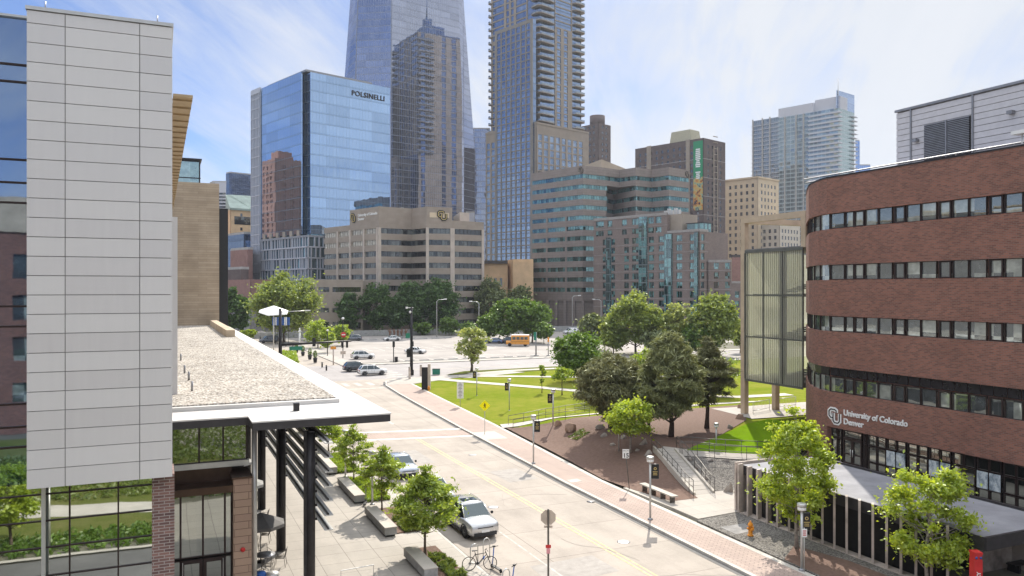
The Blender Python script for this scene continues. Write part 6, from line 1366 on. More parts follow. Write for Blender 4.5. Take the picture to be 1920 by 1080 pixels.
# boulders
def boulder(label, x, by, wpx, hpx, mat, seed, ex=1.0):
    p = GT(x, by); D = depth(p); w_, h_ = wpx * D / F / 2, hpx * D / F * .95; rng = random.Random(seed); bm = bmesh.new(); bmesh.ops.create_icosphere(bm, subdivisions=3, radius=1)
    ph = [(Vector([rng.gauss(0, 1) for _ in range(3)]).normalized(), rng.uniform(.42, .72)) for _ in range(11)]
    for v in bm.verts:
        c = v.co.normalized(); k = 1.0
        for nn, dd in ph: q = c.dot(nn); k = min(k, dd / q) if q > .05 else k
        v.co = Vector((c.x * k * w_, c.y * k * w_ * .75, max(-.1, c.z * k) * h_))
    me = bpy.data.meshes.new('boulder'); bm.to_mesh(me); bm.free(); me.materials.append(MT[mat]); autouv(me); o = bpy.data.objects.new('boulder', me); C.objects.link(o)
    o.location = (p.x, p.y, p.z + .1 + h_ * .08); o.rotation_euler = (0, 0, rng.uniform(-.4, .4) - YAW); tag(o, label, 'boulder', 'boulders in the garden beds')
for a in (('squat brown boulder nearest the bannered garden lamp', 1048, 801, 18, 13, 'red_boulder', 1), ('flat topped red brown boulder in the mulch bed, right of the squat one', 1070, 812, 30, 17, 'red_boulder', 2), ('grey boulder under the left side of the broad pine', 1127, 806, 22, 11, 'boulder', 3), ('slanted grey rock at the middle of the mulch bed', 1131, 822, 17, 10, 'boulder', 4),
          ('dark rock left of the two grey poles', 1170, 825, 20, 12, 'boulder', 5), ('stacked pale rock at the top of the ramp', 1208, 836, 22, 14, 'boulder', 6), ('pale rock left of the ramp head', 1216, 856, 24, 12, 'boulder', 7), ('small grey rock between the poles and the ramp', 1196, 848, 12, 7, 'boulder', 8),
          ('round pale boulder at the foot of the right ramp rail', 1366, 926, 28, 26, 'boulder', 9), ('small boulder right of the round pale one', 1380, 928, 10, 9, 'boulder', 10), ('brown notched boulder near the tower leg', 1386, 788, 24, 13, 'red_boulder', 11), ('long red brown rock behind the notched boulder', 1388, 768, 20, 9, 'red_boulder', 12),
          ('dark rock in the shade of the right hand pine', 1368, 806, 18, 10, 'boulder', 13), ('dark rock on the ramp side of the gravel bed', 1325, 902, 13, 9, 'boulder', 14), ('rock halfway along the right ramp rail', 1306, 882, 13, 9, 'boulder', 15), ('rock at the upper end of the gravel bed', 1292, 866, 15, 9, 'boulder', 16), ('rock in the edging below the small lawn, left', 1330, 866, 18, 6, 'boulder', 17), ('rock in the edging below the small lawn, right', 1360, 868, 16, 6, 'boulder', 18), ('half buried rock between the ramp rails and the weed patch', 1150, 838, 14, 7, 'boulder', 19)): boulder(*a)
# hydrants
def hydrant(label, p):
    t = thing('fire_hydrant', label, 'hydrant', tuple(p), 0, 'orange fire hydrants'); m = MB(); m.lathe((0, 0, 0), [(.17, 0), (.17, .05), (.12, .07), (.12, .55), (.15, .57), (.15, .62), (.10, .72), (.04, .78), (.04, .84), (0, .84)], 14); m.build('barrel', 'orange', t)
    for s in (-1, 1): m = MB(); m.lathe((0, 0, .44), [(.07, s * .1), (.07, s * .2), (.0, s * .22)], 10, axis='x'); m.build('side_cap', 'orange', t)
    m = MB(); m.lathe((0, 0, .40), [(.09, -.1), (.09, -.2), (0, -.22)], 10, axis='y'); m.build('front_cap', 'orange', t)
hydrant('orange fire hydrant on the grey gravel in front of the fins', (30.4, 35.3, .12)); hydrant('far small hydrant at the foot of the dark kiosk', GT(804, 734))
# red help pillar
t = thing('help_pillar', 'tall red emergency pillar with white lettering and blue lights at the bottom right edge', 'pillar', (31.9, 22.9, 0), -YAW); m = MB(); m.box(-.17, .17, -.2, .2, 0, 2.45); m.box(-.18, .18, -.21, .21, 2.7, 2.8); m.build('body', 'red', t)
m = MB(); m.box(-.16, .16, -.19, .19, 2.45, 2.7); m.build('light_band', 'red', t); m = MB(); m.lathe((-.09, -.2, 2.57), [(.06, 0), (0, -.03)], 10, axis='y'); m.lathe((.1, -.2, 2.57), [(.06, 0), (0, -.03)], 10, axis='y'); m.build('blue_lamp', 'blue', t)
textmesh('EMERGENCY', 'pillar_lettering', 'white', .22, t, Matrix.Translation((.07, -.215, .72)) @ Matrix(((0, -1, 0, 0), (0, 0, -1, 0), (1, 0, 0, 0), (0, 0, 0, 1))), .004, bold=.008)

# ---- vehicles
def paint(name, col, metal=.3): pm(name, col, .28, metal, var=.02, coat=1.0, spec=.5)
paint('paint_silver', (.60, .60, .60), .6); paint('paint_white', (.78, .78, .77), 0); paint('paint_dark', (.03, .035, .045), .3); paint('paint_grey', (.14, .15, .17), .5); paint('paint_blue', (.10, .16, .30), .5)
paint('paint_pale', (.50, .54, .60), .6); paint('bus_yellow', (.75, .30, .02), 0); paint('paint_red', (.4, .03, .03), .1)
pglass('car_glass', (.012, .016, .018), (.8, .92, .95), .10, (9, 9), (.02, .02, .02), 0, 0); pm('head_glass', (.22, .23, .25), .1, .5, spec=1); pm('tail_red', (.35, .01, .01), .2, spec=.8); pm('plastic', (.03, .03, .032), .6)
def car(label, p, heading, paintm, kind='suv', group='cars', trim='plastic', name='parked_car'):
    """heading: site direction the front points to; local +x is forward"""
    h = Vector(heading[:2]); t = thing(name, label, {'van': 'van', 'sedan': 'car'}.get(kind, 'car'), tuple(p), math.atan2(h.y, h.x), group)
    K = dict(suv=dict(L=4.6, Wd=1.86, bz=1.03, rz=1.66, hood=1.05, ws=(1.20, .42), rr=(-1.62, -2.12), n=3), sedan=dict(L=4.6, Wd=1.8, bz=.92, rz=1.42, hood=.94, ws=(1.15, .35), rr=(-1.05, -1.75), n=3), van=dict(L=4.75, Wd=1.85, bz=1.15, rz=1.9, hood=1.1, ws=(1.45, .75), rr=(-2.2, -2.33), n=2))[kind]
    L2, w2, bz, rz = K['L'] / 2, K['Wd'] / 2, K['bz'], K['rz']; m = MB()
    # lower body: rounded sections from tail to nose
    st = [(-L2, .45, bz * .78, .80), (-L2 + .08, .30, bz * .95, .93), (-L2 + .35, .24, bz, .985), (-1.4, .22, bz, 1.0), (0, .22, bz, 1.0), (.9, .22, bz - .01, 1.0), (1.25, .22, K['hood'] - .0, 1.0), (1.8, .24, K['hood'] - .05, .98), (L2 - .18, .27, K['hood'] - .11, .95), (L2 - .05, .31, K['hood'] - .19, .90), (L2, .36, K['hood'] - .30, .84)]
    rings = []
    for x, zl, zh, f in st:
        w_ = w2 * f; r = .10; zm = (zl + zh) / 2
        rings.append([(x, -w_ * .86, zl), (x, -w_ * .97, zl + .1), (x, -w_, zm - .05), (x, -w_ * .985, zh - r), (x, -w_ * .90, zh - .015), (x, -w_ * .45, zh + .03), (x, w_ * .45, zh + .03), (x, w_ * .90, zh - .015), (x, w_ * .985, zh - r), (x, w_, zm - .05), (x, w_ * .97, zl + .1), (x, w_ * .86, zl)])
    k = 12; vs = [v for rg in rings for v in rg]; fs = [(i * k + j, i * k + (j + 1) % k, (i + 1) * k + (j + 1) % k, (i + 1) * k + j) for i in range(len(st) - 1) for j in range(k)]
    fs += [tuple(range(k)), tuple((len(st) - 1) * k + j for j in range(k - 1, -1, -1))]; m.add(vs, fs, 0, True); bo = m.build('body', paintm, t, fixn=True)
    # cabin glass, pillars, roof
    (wb, wt), (rt, rb) = K['ws'], K['rr']; gi = .80; ti = .70
    bot = [(rb, w2 * .88), (rb * .5, w2 * .93), (wb * .5, w2 * .93), (wb, w2 * .86)]; tp = [(rt, w2 * ti), (rt * .5, w2 * (ti + .04)), (wt * .5, w2 * (ti + .04)), (wt, w2 * ti)]
    m = MB(); vs = [(x, -y, bz - .03) for x, y in bot] + [(x, y, bz - .03) for x, y in bot] + [(x, -y, rz - .05) for x, y in tp] + [(x, y, rz - .05) for x, y in tp]
    fs = [(0, 1, 9, 8), (1, 2, 10, 9), (2, 3, 11, 10), (4, 12, 13, 5), (5, 13, 14, 6), (6, 14, 15, 7), (3, 7, 15, 11), (0, 8, 12, 4), (8, 9, 13, 12), (9, 10, 14, 13), (10, 11, 15, 14)]
    m.add(vs, fs); m.build('cabin_glass', 'car_glass' if kind != 'x' else paintm, t, fixn=True)
    m = MB(); rs = []
    for x, y, dz in ((rt - .06, w2 * (ti - .03), -.05), (rt + .1, w2 * (ti + .02), -.01), (0 - .3, w2 * (ti + .05), .02), (wt - .15, w2 * (ti + .02), -.01), (wt + .03, w2 * (ti - .01), -.06)): rs.append([(x, -y, rz - .07 + dz), (x, -y * .93, rz + dz), (x, 0, rz + .03 + dz), (x, y * .93, rz + dz), (x, y, rz - .07 + dz)])
    m.add([v for r in rs for v in r], [(i * 5 + j, i * 5 + j + 1, (i + 1) * 5 + j + 1, (i + 1) * 5 + j) for i in range(4) for j in range(4)] + [(0, 1, 2, 3, 4), (24, 23, 22, 21, 20)], 0, True); rf = m.build('roof', paintm, t, fixn=True)
    m = MB()
    for s in (-1, 1):
        def P(x, b): return Vector((x, s * (w2 * .885 if b else w2 * (ti + .015)), bz - .02 if b else rz - .04))
        for x0, x1, r in ((wb, wt, .035), (rb, rt, .06)) + (((.12, .10, .035), (-.98, -.92, .035)) if kind != 'van' else ((.35, .35, .05),)):
            y0 = w2 * (.86 if x0 in (wb, rb) else .93); y1 = w2 * (ti if x0 in (wb, rb) else ti + .04); m.tube([(x0, s * y0, bz - .04), (x1, s * y1, rz - .05)], r, 5)
        if kind == 'van': m.add([(rb, s * (w2 * .9), bz - .03), (.3, s * w2 * .945, bz - .03), (.3, s * w2 * (ti + .06), rz - .04), (rt, s * w2 * (ti + .02), rz - .04)], [(0, 1, 2, 3)])
    m.build('pillar', paintm, t)
    for i, (x, s) in enumerate(((1.38, -1), (1.38, 1), (-1.40, -1), (-1.40, 1))):
        m = MB(); m.lathe((x, s * (w2 - .2), .34), [(.2, -.11 * 1), (.33, -.11), (.345, -.07), (.345, .16), (.33, .2), (.21, .2)], 20, axis='y') if s > 0 else m.lathe((x, s * (w2 - .2), .34), [(.2, .11), (.33, .11), (.345, .07), (.345, -.16), (.33, -.2), (.21, -.2)], 20, axis='y')
        wh = m.build('wheel', 'rubber', t, fixn=True); m = MB(); m.lathe((x, s * (w2 - .2), .34), [(.215, s * .185), (.19, s * .16), (.05, s * .175), (0, s * .18)], 14, axis='y')
        for q in range(5):
            a = 2 * math.pi * q / 5; m.tube([(x, s * (w2 - .015), .34), (x + .2 * math.cos(a), s * (w2 - .01), .34 + .2 * math.sin(a))], .025, 4)
        m.build('rim', 'grey_metal', wh)
        m = MB(); pts = [(x + .42 * math.cos(R(a)), s * (w2 + .004), .34 + .42 * math.sin(R(a))) for a in range(-10, 191, 20)]; m.tube(pts, .05, 5); m.build('wheel_arch', trim, t)
    for s in (-1, 1):
        zh = K['hood'] - .36; m = MB(); m.add([(L2 - .03, s * w2 * .48, zh - .02), (L2 - .2, s * w2 * .905, zh), (L2 - .3, s * w2 * .93, zh + .12), (L2 - .1, s * w2 * .55, zh + .10), (L2 - .12, s * w2 * .45, zh - .02), (L2 - .3, s * w2 * .82, zh), (L2 - .4, s * w2 * .84, zh + .12), (L2 - .2, s * w2 * .5, zh + .10)], [(0, 1, 2, 3), (4, 7, 6, 5), (0, 3, 7, 4), (1, 5, 6, 2), (3, 2, 6, 7), (0, 4, 5, 1)]); m.build('headlight', 'head_glass', t, fixn=True)
        m = MB(); m.box(-L2 - .01, -L2 + .12, s * w2 * .80 - .09, s * w2 * .80 + .09, bz - .32, bz - .06); m.build('tail_light', 'tail_red', t)
        m = MB(); m.lathe((wb - .32, s * (w2 + .09), bz + .08), [(0, -.05), (.07, -.05), (.09, .04), (0, .05)], 8, axis='x'); m.build('mirror', trim, t)
        m = MB(); m.box(-1.0, 1.0, s * (w2 - .0) - .02, s * (w2 - .0) + .02, .24, .36); m.build('sill', trim, t)
    m = MB(); m.box(L2 - .2, L2 + .02, -w2 * .74, w2 * .74, .26, .46); m.build('lower_grille', trim, t); m = MB(); m.box(L2 - .1, L2 + .012, -w2 * .5, w2 * .5, K['hood'] - .36, K['hood'] - .31); m.build('upper_grille', trim, t); m = MB(); m.box(L2 - .1, L2 + .03, -.24, .24, .46, .58); m.build('number_plate', 'white', t)
    m = MB(); m.box(-L2 - .02, -L2 + .1, -.26, .26, .55, .67); m.build('number_plate', 'white', t); m = MB(); m.box(-L2 - .01, -L2 + .15, -w2 * .8, w2 * .8, .33, .5); m.build('bumper', trim, t)
    if kind == 'suv':
        for s in (-1, 1): m = MB(); m.tube([(wt - .2, s * w2 * .64, rz + .0), (wt - .3, s * w2 * .64, rz + .07), (rt + .3, s * w2 * .64, rz + .07), (rt + .15, s * w2 * .64, rz + .0)], .018, 5); m.build('roof_rail', 'grey_metal', t)
        m = MB(); m.box(-.55, .05, -w2 * .5, w2 * .5, rz + .035, rz + .045); m.build('sunroof', 'car_glass', t)
    for s in (-1, 1):
        m = MB()
        for x in (.05, -.95): m.tube([(x + .1, s * (w2 + .002), .4), (x + .1, s * (w2 + .002), bz - .12)], .008, 4)
        m.box(-.35, -.2, s * w2 - .015, s * w2 + .015, bz - .2, bz - .17); m.box(-1.2, -1.05, s * w2 - .015, s * w2 + .015, bz - .2, bz - .17); m.build('door_seam', trim, t)
    return t
PK, DR = 'cars parked along the left kerb', 'cars on the cross street and car park'
car('silver electric SUV parked nearest the camera, nose towards us', (16.55, 43.25, 0), (0.03, -1), 'paint_silver', 'suv', PK)
car('car hidden behind the big locust, parked behind the silver SUV', (16.7, 50.6, 0), (0, -1), 'paint_white', 'sedan', PK)
car('pale blue hatchback parked farthest of the three at the left kerb', (16.75, 58.6, 0), (0, -1), 'paint_pale', 'sedan', PK)
def cg(x, y): p = G(x, y); return (p.x, p.y, 0)
car('white SUV crossing in the junction, in front of the dark one', cg(698, 703), (1, -.03), 'paint_white', 'suv', DR, name='moving_car')
car('dark SUV in the junction, partly hidden by the white SUV', cg(669, 696), (1, 0), 'paint_dark', 'suv', DR, name='moving_car')
car('white SUV parked behind the planted bed by the car park', cg(680, 673), (1, -.03), 'paint_white', 'suv', DR)
car('dark green grey minivan on the far street beside the traffic pole', cg(504, 643), (-1, 0), 'paint_grey', 'van', DR, name='moving_car')
car('grey SUV at the far side of the car park, by the round red sign', cg(662, 639), (-1, 0), 'paint_grey', 'suv', DR)
car('silver white sedan at the far side of the car park', cg(735, 639), (-1, .02), 'paint_white', 'sedan', DR)
car('white car half hidden by the tall camera pole', cg(779, 663), (.75, -.6), 'paint_white', 'sedan', DR)
car('dark blue car left of the yellow bus', (79.0, 188.5, 0), (-.8, .6), 'paint_blue', 'sedan', DR)
car('black pickup-like SUV touching the yellow bus', (82.0, 187.0, 0), (-.9, .4), 'paint_dark', 'suv', DR)
car('white van on the road beyond the car park', (117.6, 219, 0), (-1, .05), 'paint_white', 'van', DR, name='moving_van')
car('small red car far away below the teal banded tower', (118, 262, 0), (1, 0), 'paint_red', 'sedan', DR)
car('black car at the far end of the road, right of the small red car', (131, 262, 0), (1, 0), 'paint_dark', 'sedan', DR)
# yellow bus
p = G(972, 649); t = thing('yellow_bus', 'short yellow school bus at the edge of the car park', 'bus', (p.x, p.y, 0), math.atan2(.45, -.9)); m = MB()
def rbox(m, x0, x1, y, z0, z1, r=.12, mi=0): m.add([(x, yy, zz) for x in (x0, x1) for yy, zz in ((-y, z0), (y, z0), (y, z1 - r * 2), (y - r, z1 - r * .6), (y - r * 3, z1), (-y + r * 3, z1), (-y + r, z1 - r * .6), (-y, z1 - r * 2))], [tuple(range(7, -1, -1)), tuple(range(8, 16))] + [(i, (i + 1) % 8, 8 + (i + 1) % 8, 8 + i) for i in range(8)], mi)
rbox(m, -2.7, 1.7, 1.1, .5, 2.75); m.build('body', 'bus_yellow', t, fixn=True); m = MB(); rbox(m, 1.7, 3.0, .95, .5, 1.35, .1); m.build('hood', 'bus_yellow', t, fixn=True)
m = MB(); rbox(m, -2.65, 1.65, .9, 2.7, 2.85, .05); m.build('roof', 'white', t, fixn=True)
for k in range(4):
    for s in (-1, 1): m = MB(); m.box(-2.3 + k * .98, -1.5 + k * .98, s * 1.1 - .015, s * 1.1 + .015, 1.65, 2.35); m.build('window', 'car_glass', t)
m = MB(); m.box(-2.72, -2.69, -.7, .7, 1.65, 2.35); m.build('rear_window', 'car_glass', t); m = MB(); m.box(1.7, 1.73, -.9, .9, 1.5, 2.4); m.build('windscreen', 'car_glass', t)
m = MB(); m.box(-2.74, 1.8, -1.12, 1.12, 1.15, 1.2); m.box(-2.8, -2.7, -1.1, 1.1, .45, .7); m.box(2.98, 3.1, -1, 1, .45, .7); m.build('black_trim', 'plastic', t)
for s in (-1, 1):
    m = MB(); m.box(-2.73, -2.7, s * .85 - .1, s * .85 + .1, 1.25, 1.5); m.build('tail_light', 'tail_red', t)
    for x in (-1.7, 2.1): m = MB(); m.lathe((x, s * .95, .42), [(0, -.14), (.42, -.14), (.42, .14), (0, .14)], 16, axis='y'); m.build('wheel', 'rubber', t, fixn=True)

# ---- traffic gear
def signal_head(mb, c, w=.34, h=1.1): mb.box(c[0] - w / 2, c[0] + w / 2, c[1] - .12, c[1] + .12, c[2] - h / 2, c[2] + h / 2)
t = thing('traffic_mast', 'tall black traffic pole with a long signal arm and lamp, rising behind the canopy edge', 'traffic signal', (16.5, 121.8, 0)); m = MB(); m.tube([(0, 0, 0), (0, 0, 11.1)], [.30, .2], 10); m.build('pole', 'dark_metal', t)
m = MB(); m.tube([(0, 0, 5.7), (5, 0, 5.85), (10.6, 0, 6.0)], [.2, .16, .12], 8); m.build('signal_arm', 'dark_metal', t); m = MB(); m.tube([(0, 0, 10.6), (4.2, 0, 10.75)], .05, 6); m.build('lamp_arm', 'light_metal', t)
m = MB(); m.box(3.6, 4.4, -.12, .12, 10.7, 10.85); m.build('lamp_head', 'white_metal', t)
m = MB(); signal_head(m, (4.9, -.2, 6.0), .45, 1.3); m.build('signal_head', 'black', t); m = MB(); m.box(1.3, 3.2, -.06, .02, 4.85, 5.4); m.build('street_name_plate', 'green_sign', t)
m = MB(); signal_head(m, (9.2, -.2, 5.5), .3, 1.0); signal_head(m, (9.9, -.2, 5.5), .3, 1.0); m.build('signal_head', 'black', t)
m = MB(); m.lathe((9.35, -.2, 7.0), [(0, -.02), (.42, -.02), (.42, .02), (0, .02)], 12, axis='y'); m.box(9.07, 9.63, -.24, -.225, 6.92, 7.08, 1); m.build('no_entry_plate', ['red', 'white'], t); m = MB(); m.box(8.9, 9.7, -.2, -.1, 4.0, 4.5); m.build('small_plate', 'fin_concrete', t)
t = thing('camera_pole', 'tall dark pole with white cameras at the far right corner of the junction', 'traffic signal', (37.2, 123.4, .1)); m = MB(); m.tube([(0, 0, 0), (0, 0, 11.0)], [.28, .17], 10); m.build('pole', 'dark_metal', t)
m = MB(); m.tube([(-.9, 0, 10.9), (.3, 0, 10.9)], .04, 6); m.box(-.95, -.6, -.1, .1, 10.75, 11.05); m.lathe((-.25, -.1, 10.2), [(0, -.25), (.18, -.1), (.2, .1), (.0, .25)], 10); m.build('camera', 'white_metal', t)
m = MB(); signal_head(m, (-.55, -.1, 3.6), .5, 1.3); signal_head(m, (.0, -.3, 5.1), .5, .8); m.build('signal_head', 'black', t); m = MB(); m.box(-1.0, -.3, -.15, -.1, 6.0, 6.8); m.build('green_plate', 'green_sign', t)
m = MB(); m.box(-.3, .3, -.3, .3, 0, .9); m.build('base_box', 'dark_metal', t)
for x, by, ty, l, hd in ((738, 680, 641, 'thin dark pedestrian signal post at the corner of the car park walk', 1), (691, 0, 0, '', 0)):
    if not by: continue
    p = G(x, by); h = ZD(ty, depth(p)); t = thing('signal_post', l, 'traffic signal', (p.x, p.y, .1)); m = MB(); m.tube([(0, 0, 0), (0, 0, h)], .09, 8); m.build('post', 'dark_metal', t); m = MB(); m.box(-.2, .2, -.2, .1, h - 1.1, h); m.build('signal_head', 'black', t); m = MB(); m.box(.25, .75, -.3, .3, 0, 1.0); m.build('control_box', 'dark_metal', t)
p = G(643, 672); h = ZD(600, depth(p)); t = thing('black_street_lamp', 'slim black street lamp post rising through the far planted bed', 'street lamp', (p.x, p.y, .1)); m = MB(); m.tube([(0, 0, 0), (0, 0, h)], .09, 8); m.build('post', 'dark_metal', t); m = MB(); m.lathe((0, 0, h), [(.1, 0), (.28, .1), (.28, .35), (0, .5)], 10); m.build('lantern', 'white', t)
p = G(614, 668); h = ZD(622, depth(p)); t = thing('black_street_lamp', 'shorter black lamp post left of the slim one in the far bed', 'street lamp', (p.x, p.y, .1)); m = MB(); m.tube([(0, 0, 0), (0, 0, h)], .08, 8); m.build('post', 'dark_metal', t); m = MB(); m.lathe((0, 0, h), [(.08, 0), (.25, .1), (.25, .3), (0, .45)], 10); m.build('lantern', 'white', t)
p = G(625, 685); t = thing('parking_sign', 'pale post with a small orange and black sign in the planted bed', 'sign', (p.x, p.y, .1)); h = ZD(655, depth(p)); m = MB(); m.tube([(0, 0, 0), (0, 0, h)], .12, 8); m.build('post', 'fin_concrete', t); m = MB(); m.box(-.5, .5, -.06, .06, h - .1, h + .4); m.build('sign_plate', 'orange', t)
for x, by, ty, mat, l, w_ in ((1005, 668, 623, 'green_sign', 'grey post with a green panel, in front of the yellow bus', .55), (1028, 668, 632, 'orange', 'thin post with an orange panel beside the green one', .35)):
    p = G(x, by); h = ZD(ty, depth(p)); t = thing('car_park_sign', l, 'sign', (p.x, p.y, .1), 0, 'car park signs'); m = MB(); m.tube([(0, 0, 0), (0, 0, h - .1)], .16 if w_ > .5 else .1, 8); m.lathe((0, 0, 0), [(.4, 0), (.4, .15)], 4); m.build('post', 'grey_metal', t); dx = vd * (-w_ if w_ > .5 else 0); m = MB(); flatsign(m, (dx.x * .4, dx.y * .4, h - .9 if w_ > .5 else h - .6), vd, vn, rect(w_, 1.7 if w_ > .5 else 1.0), .17, .2); m.build('sign_panel', mat, t)
for x, by, ty, arm, l in ((819, 627, 562, 1, 'pale street light mast in front of the widest dark tree'), (1073, 622, 555, 1, 'pale street light mast left of the apartment block'), (1127, 620, 562, -1, 'pale street light mast at the foot of the apartment block'), (898, 627, 566, -1, 'grey street light mast by the grey green tree')):
    p = W(x, 232 if x < 950 else 262); h = ZD(ty, depth(p)); t = thing('street_light', l, 'street lamp', tuple(p), 0, 'pale street light masts'); m = MB(); e = vd * arm; m.tube([(0, 0, 0), (0, 0, h - .5), (e.x * .5, e.y * .5, h), (e.x * 2.2, e.y * 2.2, h + .1)], [.16, .1, .08, .06], 6); m.build('mast', 'light_metal', t); m = MB(); m.tube([(e.x * 1.9, e.y * 1.9, h + .12), (e.x * 2.9, e.y * 2.9, h + .15)], .14, 6); m.build('lamp_head', 'white_metal', t)
# kiosk, utility box, bollards
p = GT(801, 732); D = depth(p); t = thing('kiosk_pillar', 'dark notice kiosk with a tall grey slab beside it, at the corner of the lawn', 'kiosk', tuple(p), -YAW); m = MB(); m.box(-.75, .1, -.2, .2, .1, 3.2); m.build('dark_panel', 'dark_metal', t); m = MB(); m.box(.1, .45, -.3, .3, 0, 3.65); m.build('slab', 'fin_concrete', t); m = MB(); m.box(-.65, .0, -.22, -.2, .8, 2.6); m.build('display', 'black', t)
p = G(818, 703); t = thing('utility_cabinet', 'squat dark green utility box behind the kiosk', 'cabinet', (p.x, p.y, .1), -YAW); m = MB(); m.box(-.6, .6, -.4, .4, 0, .85); m.build('cabinet', 'green_sign', t); m = MB(); m.box(-.63, .63, -.43, .43, .85, .92); m.build('lid', 'dark_metal', t)
for x, by, ty, l in ((789, 706, 686, 'pale stone bollard right of the camera pole'), (768, 712, 690, 'thin pale post left of the camera pole')):
    p = G(x, by); h = ZD(ty, depth(p)); t = thing('stone_post', l, 'bollard', (p.x, p.y, .1)); m = MB(); m.box(-.14, .14, -.14, .14, 0, h); m.build('shaft', 'fin_concrete', t); m = MB(); m.box(-.16, .16, -.16, .16, h, h + .06); m.build('cap', 'grey_metal', t)
# potted cypresses, a tent, banners, pedestrian
for i, (x, by, hh, l) in enumerate(((591, 681, 22, 'nearest'), (581, 675, 20, 'second nearest'), (568, 668, 18, 'third nearest'), (556, 662, 15, 'fourth, beside the signal head'), (481, 632, 10, 'right one of the two far left'), (472, 628, 9, 'left one of the two far left'))):
    p = G(x, by); D = depth(p); h = hh * D / F; t = thing('potted_shrub', 'dark pot with a clipped cypress, %s' % l, 'planter', (p.x, p.y, .1), 0, 'potted cypresses'); m = MB(); m.lathe((0, 0, 0), [(.3, 0), (.42, h * .42), (.36, h * .42)], 12); m.build('pot', 'dark_metal', t)
    rng = np.random.default_rng(i); q = rng.normal(size=(260, 3)); q /= np.linalg.norm(q, axis=1, keepdims=True); q *= np.array([.32, .32, h * .33]); q[:, 2] += h * .70; me = leafmesh('shrub', q, .12, rng, 'leaf_green'); o = bpy.data.objects.new('shrub', me); C.objects.link(o); o.parent = t
c = W(513, 178); z1 = ZD(577, 205); t = thing('white_canopy_tent', 'white stretched canopy over the far plaza, left of the traffic pole', 'canopy', (c.x, c.y, 0)); m = MB(); a = [(-3.4, -1.6), (-1.5, -2.4), (2.6, -1.8), (3.4, 1.4), (.5, 2.6), (-2.8, 1.8)]; zs = [8.9, 8.2, 8.4, 9.1, 8.8, 9.3]
m.add([(x, y, z) for (x, y), z in zip(a, zs)] + [(0, 0, 10.3)] + [(x, y, z - .12) for (x, y), z in zip(a, zs)] + [(0, 0, 10.15)], [(i, (i + 1) % 6, 6) for i in range(6)] + [((i + 1) % 6 + 7, i + 7, 13) for i in range(6)] + [(i, i + 7, (i + 1) % 6 + 7, (i + 1) % 6) for i in range(6)]); m.build('canopy_cloth', 'white', t); m = MB(); m.tube([(0, 0, 0), (0, 0, 9.5)], .12, 8); m.build('mast', 'light_metal', t)
for k, (x, cc) in enumerate(((513, 'blue'), (516.5, 'white'), (520, 'blue'), (530, 'blue'), (535.5, 'white'), (541, 'blue'))):
    p = W(x, 200); t = thing('street_banner', '%s banner, number %d from the left of the row beside the tall traffic pole' % (cc, k + 1), 'banner', (p.x, p.y, ZD(609, 200)), 0, 'blue and white street banners'); m = MB(); flatsign(m, (0, 0, .9), vd, vn, rect(.62, 2.1 - .1 * (k % 2)), -.02, .02); m.build('cloth', cc, t); m = MB(); m.tube([(0, 0, -ZD(609, 200)), (0, 0, 2.0)], .05, 6); m.build('pole', 'dark_metal', t)
c = G(512, 633); t = thing('plaza_statue', 'white statue on a tall pale column in the far plaza', 'statue', (W(562, 190).x, W(562, 190).y, .1)); m = MB(); m.tube([(0, 0, 0), (0, 0, 3.4)], .22, 8); m.lathe((0, 0, 0), [(.6, 0), (.6, .7), (.3, .8)], 8); m.build('column', 'white', t); m = MB(); m.lathe((0, 0, 3.4), [(.15, 0), (.38, .3), (.3, .55), (.12, .8), (.2, .95), (.12, 1.15), (0, 1.2)], 10); m.build('figure', 'white', t)
